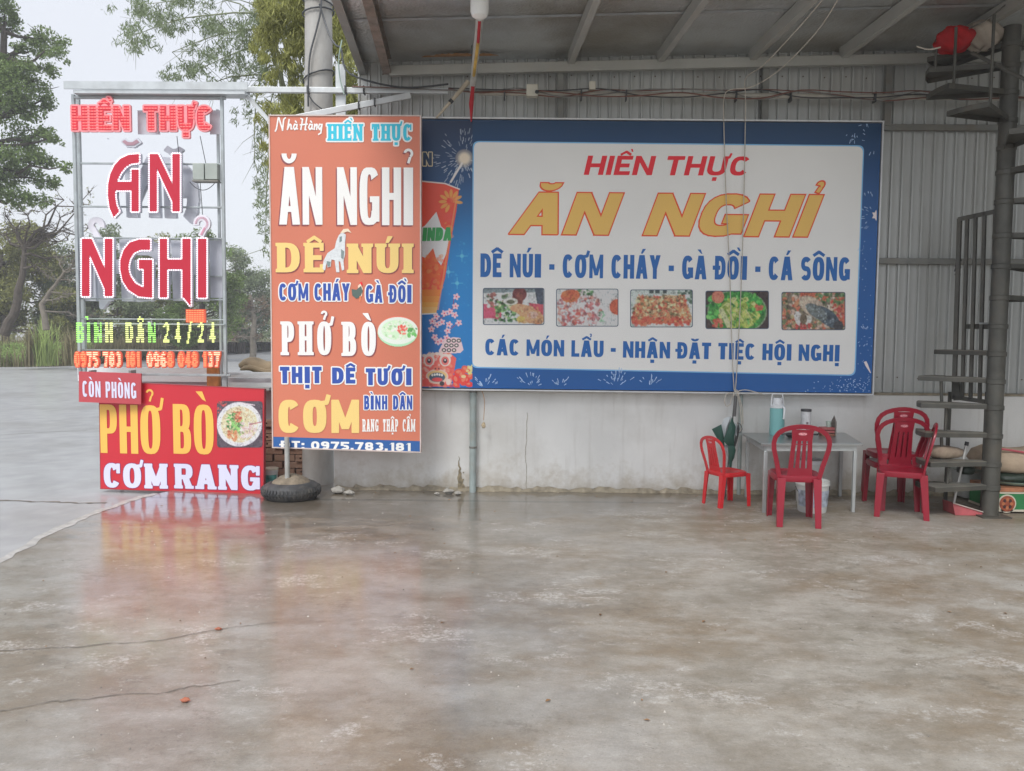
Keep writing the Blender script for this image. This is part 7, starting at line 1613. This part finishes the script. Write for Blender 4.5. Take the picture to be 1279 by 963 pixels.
thicket('bushy_tree','dull olive bushy tree filling the gap behind the bare trees', -70,80,258,430,44,46,24,L_dull,B_dark,11,.20,1.3)
thicket('bushy_tree','grey green bushy tree behind the left post of the LED sign', 60,172,268,430,46,46,21,L_grey,B_dark,12,.19,1.15)
thicket('bushy_tree','rounded bushy tree seen between the big red letters of the LED sign', 146,240,284,430,48,40,19,L_dull,B_pale,13,.19,1.1)
thicket('bushy_tree','olive bushy tree behind the right post of the LED sign', 208,294,268,430,42,42,18,L_mid,B_dark,14,.17,1.15)
thicket('bushy_tree','pale grey green tree sloping down between the two tall signs', 258,338,294,428,58,40,17,L_grey,B_dark,15,.2,1.15)
thicket('small_tree','reddish dry shrubby tree at the far bend of the road', 286,345,338,428,50,16,11,L_red,B_pale,16,.13,.5,6)
thicket('small_tree','deep green narrow tree standing at the far bend of the road', 306,326,372,430,55,9,9,L_dk,B_dark,17,.16,1.6)
thicket('bushy_tree','low dark bush hidden behind the orange sign and the pole', 330,420,300,430,60,20,20,L_mid,B_dark,18,.22,.5)
thicket('bushy_tree','dim trees at the far left beyond the picture edge', -200,-60,240,425,44,22,34,L_mid,B_dark,19,.26,.35)
# distant pale line of woodland closing the horizon
g_ = np.random.default_rng(5); cs = []; rs = []
for k in range(150):
    x = g_.uniform(-130,60); y = g_.uniform(85,110); cs.append((x,y,g_.uniform(.5,7))); rs.append(g_.uniform(2.5,5))
o = leaves_mesh('distant_woodland', cs, rs, [170]*150, .75, L_grey, None, 5); o['kind'] = 'stuff'
o = leaves_mesh('distant_hedge', [(x, 66+g_.uniform(-1.5,1.5), g_.uniform(.2,2.6)) for x in np.linspace(-75,25,90)], [1.4]*90, [110]*90, .38, L_dull, None, 6); o['kind'] = 'stuff'
# far fence posts
fp_me = None
for i in range(9):
    p = at(281+i*3.0, 425, 62); 
    if fp_me is None:
        mb = MB(); mb.box((-.05,-.05,0),(.05,.05,1.55)); o = mb.build('fence_post', surf('pinkish_post',(.40,.30,.27),rough=.8,var=.15,scale=2), smooth=0); fp_me = o.data
    else: o = bpy.data.objects.new('fence_post', fp_me); COL.objects.link(o)
    o.location = (p.x,62,-.05); tag(o,'pinkish fence post, '+['leftmost','second from the left','third from the left','fourth from the left','middle one','fourth from the right','third from the right','second from the right','rightmost'][i]+' of the far row beyond the road','fence post','far fence posts')
# bamboo: drooping yellow-green mass beside the pole, grey-green spray above the LED sign
def bamboo(name, label, clump, culms, sprays, Y, m_leaf, seed, size, dens, aspect, droop):
    r = random.Random(seed); t = thing(name, label, 'bamboo', (clump[0],clump[1],0))
    cs, rs, ns = [], [], []
    for px, py, rp_ in sprays:
        for _ in range(3):
            yy = Y+r.uniform(-.9,.9); q = at(px+r.uniform(-.5,.5)*rp_,py+r.uniform(-.5,.5)*rp_,yy); cs.append(q); rs.append(rp_*Y/1000*.75); ns.append(max(8,int(dens*rp_*rp_/3)))
    leaves_mesh('foliage', cs, rs, ns, size, m_leaf, t, seed, aspect, droop, 1.0)
    for c_ in culms:
        P = [Vector((clump[0]+r.uniform(-.3,.3),clump[1]+r.uniform(-.3,.3),-.05))]+[at(x,y,Y+r.uniform(-.3,.3)) for x,y in c_]; out = []
        for i in range(len(P)-1):
            p0,p1,p2,p3 = P[max(i-1,0)],P[i],P[i+1],P[min(i+2,len(P)-1)]
            for k in range(5): u = k/5; out.append(.5*((2*p1)+(p2-p0)*u+(2*p0-5*p1+4*p2-p3)*u*u+(-p0+3*p1-3*p2+p3)*u**3))
        out.append(P[-1]); mb = MB(); mb.sweep(out, .028, n=7, radii=[1-.85*k/(len(out)-1) for k in range(len(out))]); mb.build('culm', surf('green_grey_culm',(.20,.22,.13),rough=.6,var=.2), t)
        mb = MB()
        for k in range(len(out)//3, len(out)):
            for _ in range(2): e = out[k]+Vector((r.uniform(-.5,.5),r.uniform(-.5,.5),r.uniform(-.55,.15))); mb.sweep(wob(out[k],e,2,.1,r), .005, n=4, radii=[1,.7,.3], cap=False)
        mb.build('branchlets', surf('green_grey_culm',(.20,.22,.13)), t)
    return t
bc = at(400,400,11.5)
r = random.Random(8); sp1 = []
for _ in range(95):
    y = r.uniform(-60,152); xl = 345-10*math.sin(y*.05)-(8 if y < 60 else -4) ; xr = 452 if y < 110 else 470; sp1.append((r.uniform(xl,xr), y, r.uniform(11,20)))
sp1 += [(322,40,9),(318,60,8),(335,20,12),(330,70,10),(340,95,12),(322,118,8),(330,135,9),(335,160,9),(328,180,8),(334,205,7),(325,150,7),(345,140,12)]
bamboo('bamboo_clump','yellow green bamboo foliage crowding round the concrete pole', (bc.x+.2,11.4), [[(385,250),(380,120),(365,40),(340,60)],[(410,250),(415,120),(405,20),(370,-20)],[(430,250),(440,120),(430,30),(400,10)],[(395,250),(372,150),(345,110),(328,180)],[(400,250),(395,100),(380,-20),(350,0)]], sp1, 11.5, L_bam, 31, .12, 1.25, .14, .9)
sp2 = []; r = random.Random(9)
for (cx_, cy_, n_, sx_, sy_) in ((175,12,16,28,14),(230,5,18,45,10),(160,40,10,16,14),(185,55,9,14,10),(205,35,14,24,14),(250,35,16,30,18),(285,30,24,30,24),(310,50,26,26,26),(265,70,18,30,16),(240,90,14,22,10),(215,95,8,14,8),(300,85,18,24,14),(330,20,22,22,30),(330,85,12,14,18),(200,20,10,40,18)):
    for _ in range(n_): sp2.append((r.gauss(cx_,sx_*.6), r.gauss(cy_,sy_*.6), r.uniform(6,11)))
for (x_, y0_, y1_) in ((305,110,150),(318,120,210),(328,150,270),(334,200,330),(322,225,290),(331,255,305),(296,140,160)):
    for y_ in range(y0_, y1_, 11): sp2.append((x_+r.uniform(-6,6), y_, 6.5))
bb2 = bamboo('bamboo_spray','grey green bamboo sprays arching across the sky above the LED sign', (bc.x-.4,12.9), [[(360,250),(352,120),(330,20),(282,-5)],[(370,250),(340,60),(290,40),(215,65)],[(380,250),(345,110),(300,95),(262,105)],[(372,240),(350,100),(300,5),(180,5)],[(365,240),(350,40),(250,20),(165,45)],[(390,260),(345,170),(334,220),(332,310)],[(380,250),(350,90),(322,110),(318,200)],[(372,240),(345,60),(310,60),(230,95)]], sp2, 12.6, L_grey, 33, .085, .48, .19, .6)
# grass verge beyond the road, tall reeds
def blades(name, pts, n, h0, h1, wd, m, seed, lean=.35):
    g_ = np.random.default_rng(seed); P = pts(g_, n); h = g_.uniform(h0,h1,n); a = g_.uniform(0,2*PI,n); le = g_.uniform(0,lean,n)*h; w_ = wd*g_.uniform(.6,1.3,n)
    dx, dy = np.cos(a), np.sin(a); V = np.zeros((n,5,3)); V[:,0] = P+np.stack([-dy*w_/2,dx*w_/2,0*w_],1); V[:,1] = P+np.stack([dy*w_/2,-dx*w_/2,0*w_],1)
    V[:,2] = P+np.stack([dx*le*.3+dy*w_/2.6,dy*le*.3-dx*w_/2.6,h*.55],1); V[:,3] = P+np.stack([dx*le*.3-dy*w_/2.6,dy*le*.3+dx*w_/2.6,h*.55],1); V[:,4] = P+np.stack([dx*le,dy*le,h*(1-le/h*.35)],1)
    V = V.reshape(-1,3); b = np.arange(n)*5; me = bpy.data.meshes.new(name); me.vertices.add(5*n); me.vertices.foreach_set('co', V.astype(np.float32).ravel())
    idx = np.stack([b,b+1,b+2,b+3, b+3,b+2,b+4],1).ravel().astype(np.int32); me.loops.add(len(idx)); me.loops.foreach_set('vertex_index', idx)
    ls_ = np.stack([np.arange(n)*7, np.arange(n)*7+4],1).ravel().astype(np.int32); me.polygons.add(2*n); me.polygons.foreach_set('loop_start', ls_); me.update(calc_edges=True)
    o = link(name, me, m, None, smooth=0); o['kind'] = 'stuff'; return o
L_gr = leaf_material('verge_grass', (.40,.50,.18), .4); L_gd = leaf_material('dry_grass', (.26,.23,.13), .4)
RX = [(p.x,p.y) for p in rp]
def verge(g_, n, d0=-.1, d1=5.0, xa=-26, xb=None):
    t = g_.uniform(0, len(rp)-2.01, n); i = t.astype(int); f_ = t-i; A = np.array(RX); q = A[i]*(1-f_)[:,None]+A[i+1]*f_[:,None]; d = d0+(d1-d0)*g_.uniform(0,1,n)**1.5
    P = np.zeros((n,3)); P[:,0] = q[:,0]+g_.uniform(-.3,.3,n); P[:,1] = q[:,1]+d; P[:,2] = -.06+d*.10; return P
verge_seg = [at(-300,430,33).x, at(110,430,33).x]
def vfront(g_, n, d1=5.5):
    x = g_.uniform(at(-260,430,31).x, at(118,430,33).x, n); yb_ = np.interp(x, [q[0] for q in RX], [q[1] for q in RX]); d = g_.uniform(0,1,n)**1.3*d1
    P = np.zeros((n,3)); P[:,0] = x; P[:,1] = yb_+d+np.sin(x*1.7)*.25; P[:,2] = -.06+d*.14; return P
blades('verge_grass', vfront, 30000, .15, .42, .03, L_gr, 1)
blades('tall_verge_grass', lambda g_, n: vfront(g_, n, 7), 2500, .4, .9, .025, L_gd, 2, .5)
blades('far_verge_grass', lambda g_, n: verge(g_, n, 0, 6), 16000, .3, .9, .05, L_gd, 3)
cs = []; rs = []; g_ = np.random.default_rng(12)
for k in range(620): q = vfront(g_, 1, 3.5)[0]; cs.append((q[0],q[1]+.1,q[2]+.25)); rs.append(g_.uniform(.2,.55))
o = leaves_mesh('undergrowth', cs, rs, [90]*620, .12, leaf_material('undergrowth_leaves',(.38,.52,.18),.35), None, 8); o['kind'] = 'stuff'
for i,(px_, lb_) in enumerate(((58,'tall pale reed clump in the grass beside the second bare tree'),(40,'shorter reed clump in the grass below the leaning trunk'),(90,'reed clump in the grass just left of the LED sign'))):
    p = at(px_,432,32); rc_ = thing('reed_clump', lb_, 'reeds', (p.x,32,0), 0, 'reed clumps in the verge')
    o = blades('blade_tuft', lambda g_, n: np.stack([p.x+g_.normal(0,.16,n),32+g_.normal(0,.16,n),np.full(n,.1)],1), 90, 1.2, 2.3-.3*(i>0), .05, L_gd if i else L_gr, 20+i, .55); o.parent = rc_; o.matrix_parent_inverse = rc_.matrix_world.inverted()
# embankment the verge grows on
mb = MB(); A = [(-130,RX[0][1]-.5)]+RX
for (x,y) in A: mb.v += [(x,y-.05,-.09),(x,y+5,.55),(x,y+14,.9),(x,y+60,.4)]
for i in range(len(A)-1):
    for k in range(3): a = i*4+k; mb.f.append((a,a+4,a+5,a+1))
o = mb.build('verge_bank', surf('leaf_litter_bank',(.13,.12,.07),rough=1,var=.4,scale=2,dirt=(.09,.11,.04),dscale=.8,damt=.7), smooth=60); o['kind'] = 'structure'
# small debris on the yard: leaves, grit, a brick chip
M_leafy = surf('dead_leaf', (.22,.12,.05), rough=.7, island=.5); r = random.Random(15); mb = MB()
for k in range(70):
    x, y = r.uniform(-3.2,4.2), r.uniform(2.3,7.4)
    if r.random() < .35: y = r.uniform(7.1,7.5)
    s_ = r.uniform(.006,.018); a_ = r.uniform(0,6.28); c_, d_ = math.cos(a_)*s_, math.sin(a_)*s_; mb.add([(x-c_,y-d_,.004),(x+d_*.5,y-c_*.5,.007),(x+c_,y+d_,.004),(x-d_*.5,y+c_*.5,.008)],[(0,1,2,3)])
o = mb.build('fallen_leaves', M_leafy, smooth=0); o['kind'] = 'stuff'
mb = MB()
for k in range(700):
    x, y = r.uniform(-3.4,5), r.uniform(1.9,7.5); s_ = r.uniform(.002,.006); mb.add([(x-s_,y-s_,0),(x+s_,y-s_,0),(x,y+s_,0),(x,y,s_*1.1)],[(0,1,3),(1,2,3),(2,0,3)])
o = mb.build('grit', surf('grit_stone',(.28,.26,.23),rough=.9,island=.6), smooth=0); o['kind'] = 'stuff'
q = gr(231,877); mb = MB(); lump(mb,(q.x,q.y,0),(.022,.016,.02),3,6); tag(mb.build('brick_chip', surf('brick_red_chip',(.35,.12,.07),rough=.9)),'small red brick chip on the wet floor near the lower crack','brick chip')
q = gr(273,787); mb = MB(); lump(mb,(q.x,q.y,0),(.02,.012,.015),5,6); tag(mb.build('brick_chip', surf('brick_red_chip',(.35,.12,.07),rough=.9)),'tiny orange brick chip lying by the upper floor crack','brick chip')
# ================================================================== HAZE
mb = MB(); mb.box((-170,-70,-1.1),(170,210,19.5)); hz = mb.build('haze', None, smooth=0); hz['kind'] = 'stuff'
hm = bpy.data.materials.new('misty_air'); hm.use_nodes = True; ht = hm.node_tree; ht.nodes.clear()
ho = ht.nodes.new('ShaderNodeOutputMaterial'); pv = ht.nodes.new('ShaderNodeVolumePrincipled'); pv.inputs['Color'].default_value = (.93,.95,1,1); pv.inputs['Density'].default_value = .0018; pv.inputs['Anisotropy'].default_value = .2
ht.links.new(pv.outputs[0], ho.inputs['Volume']); hz.data.materials.append(hm)
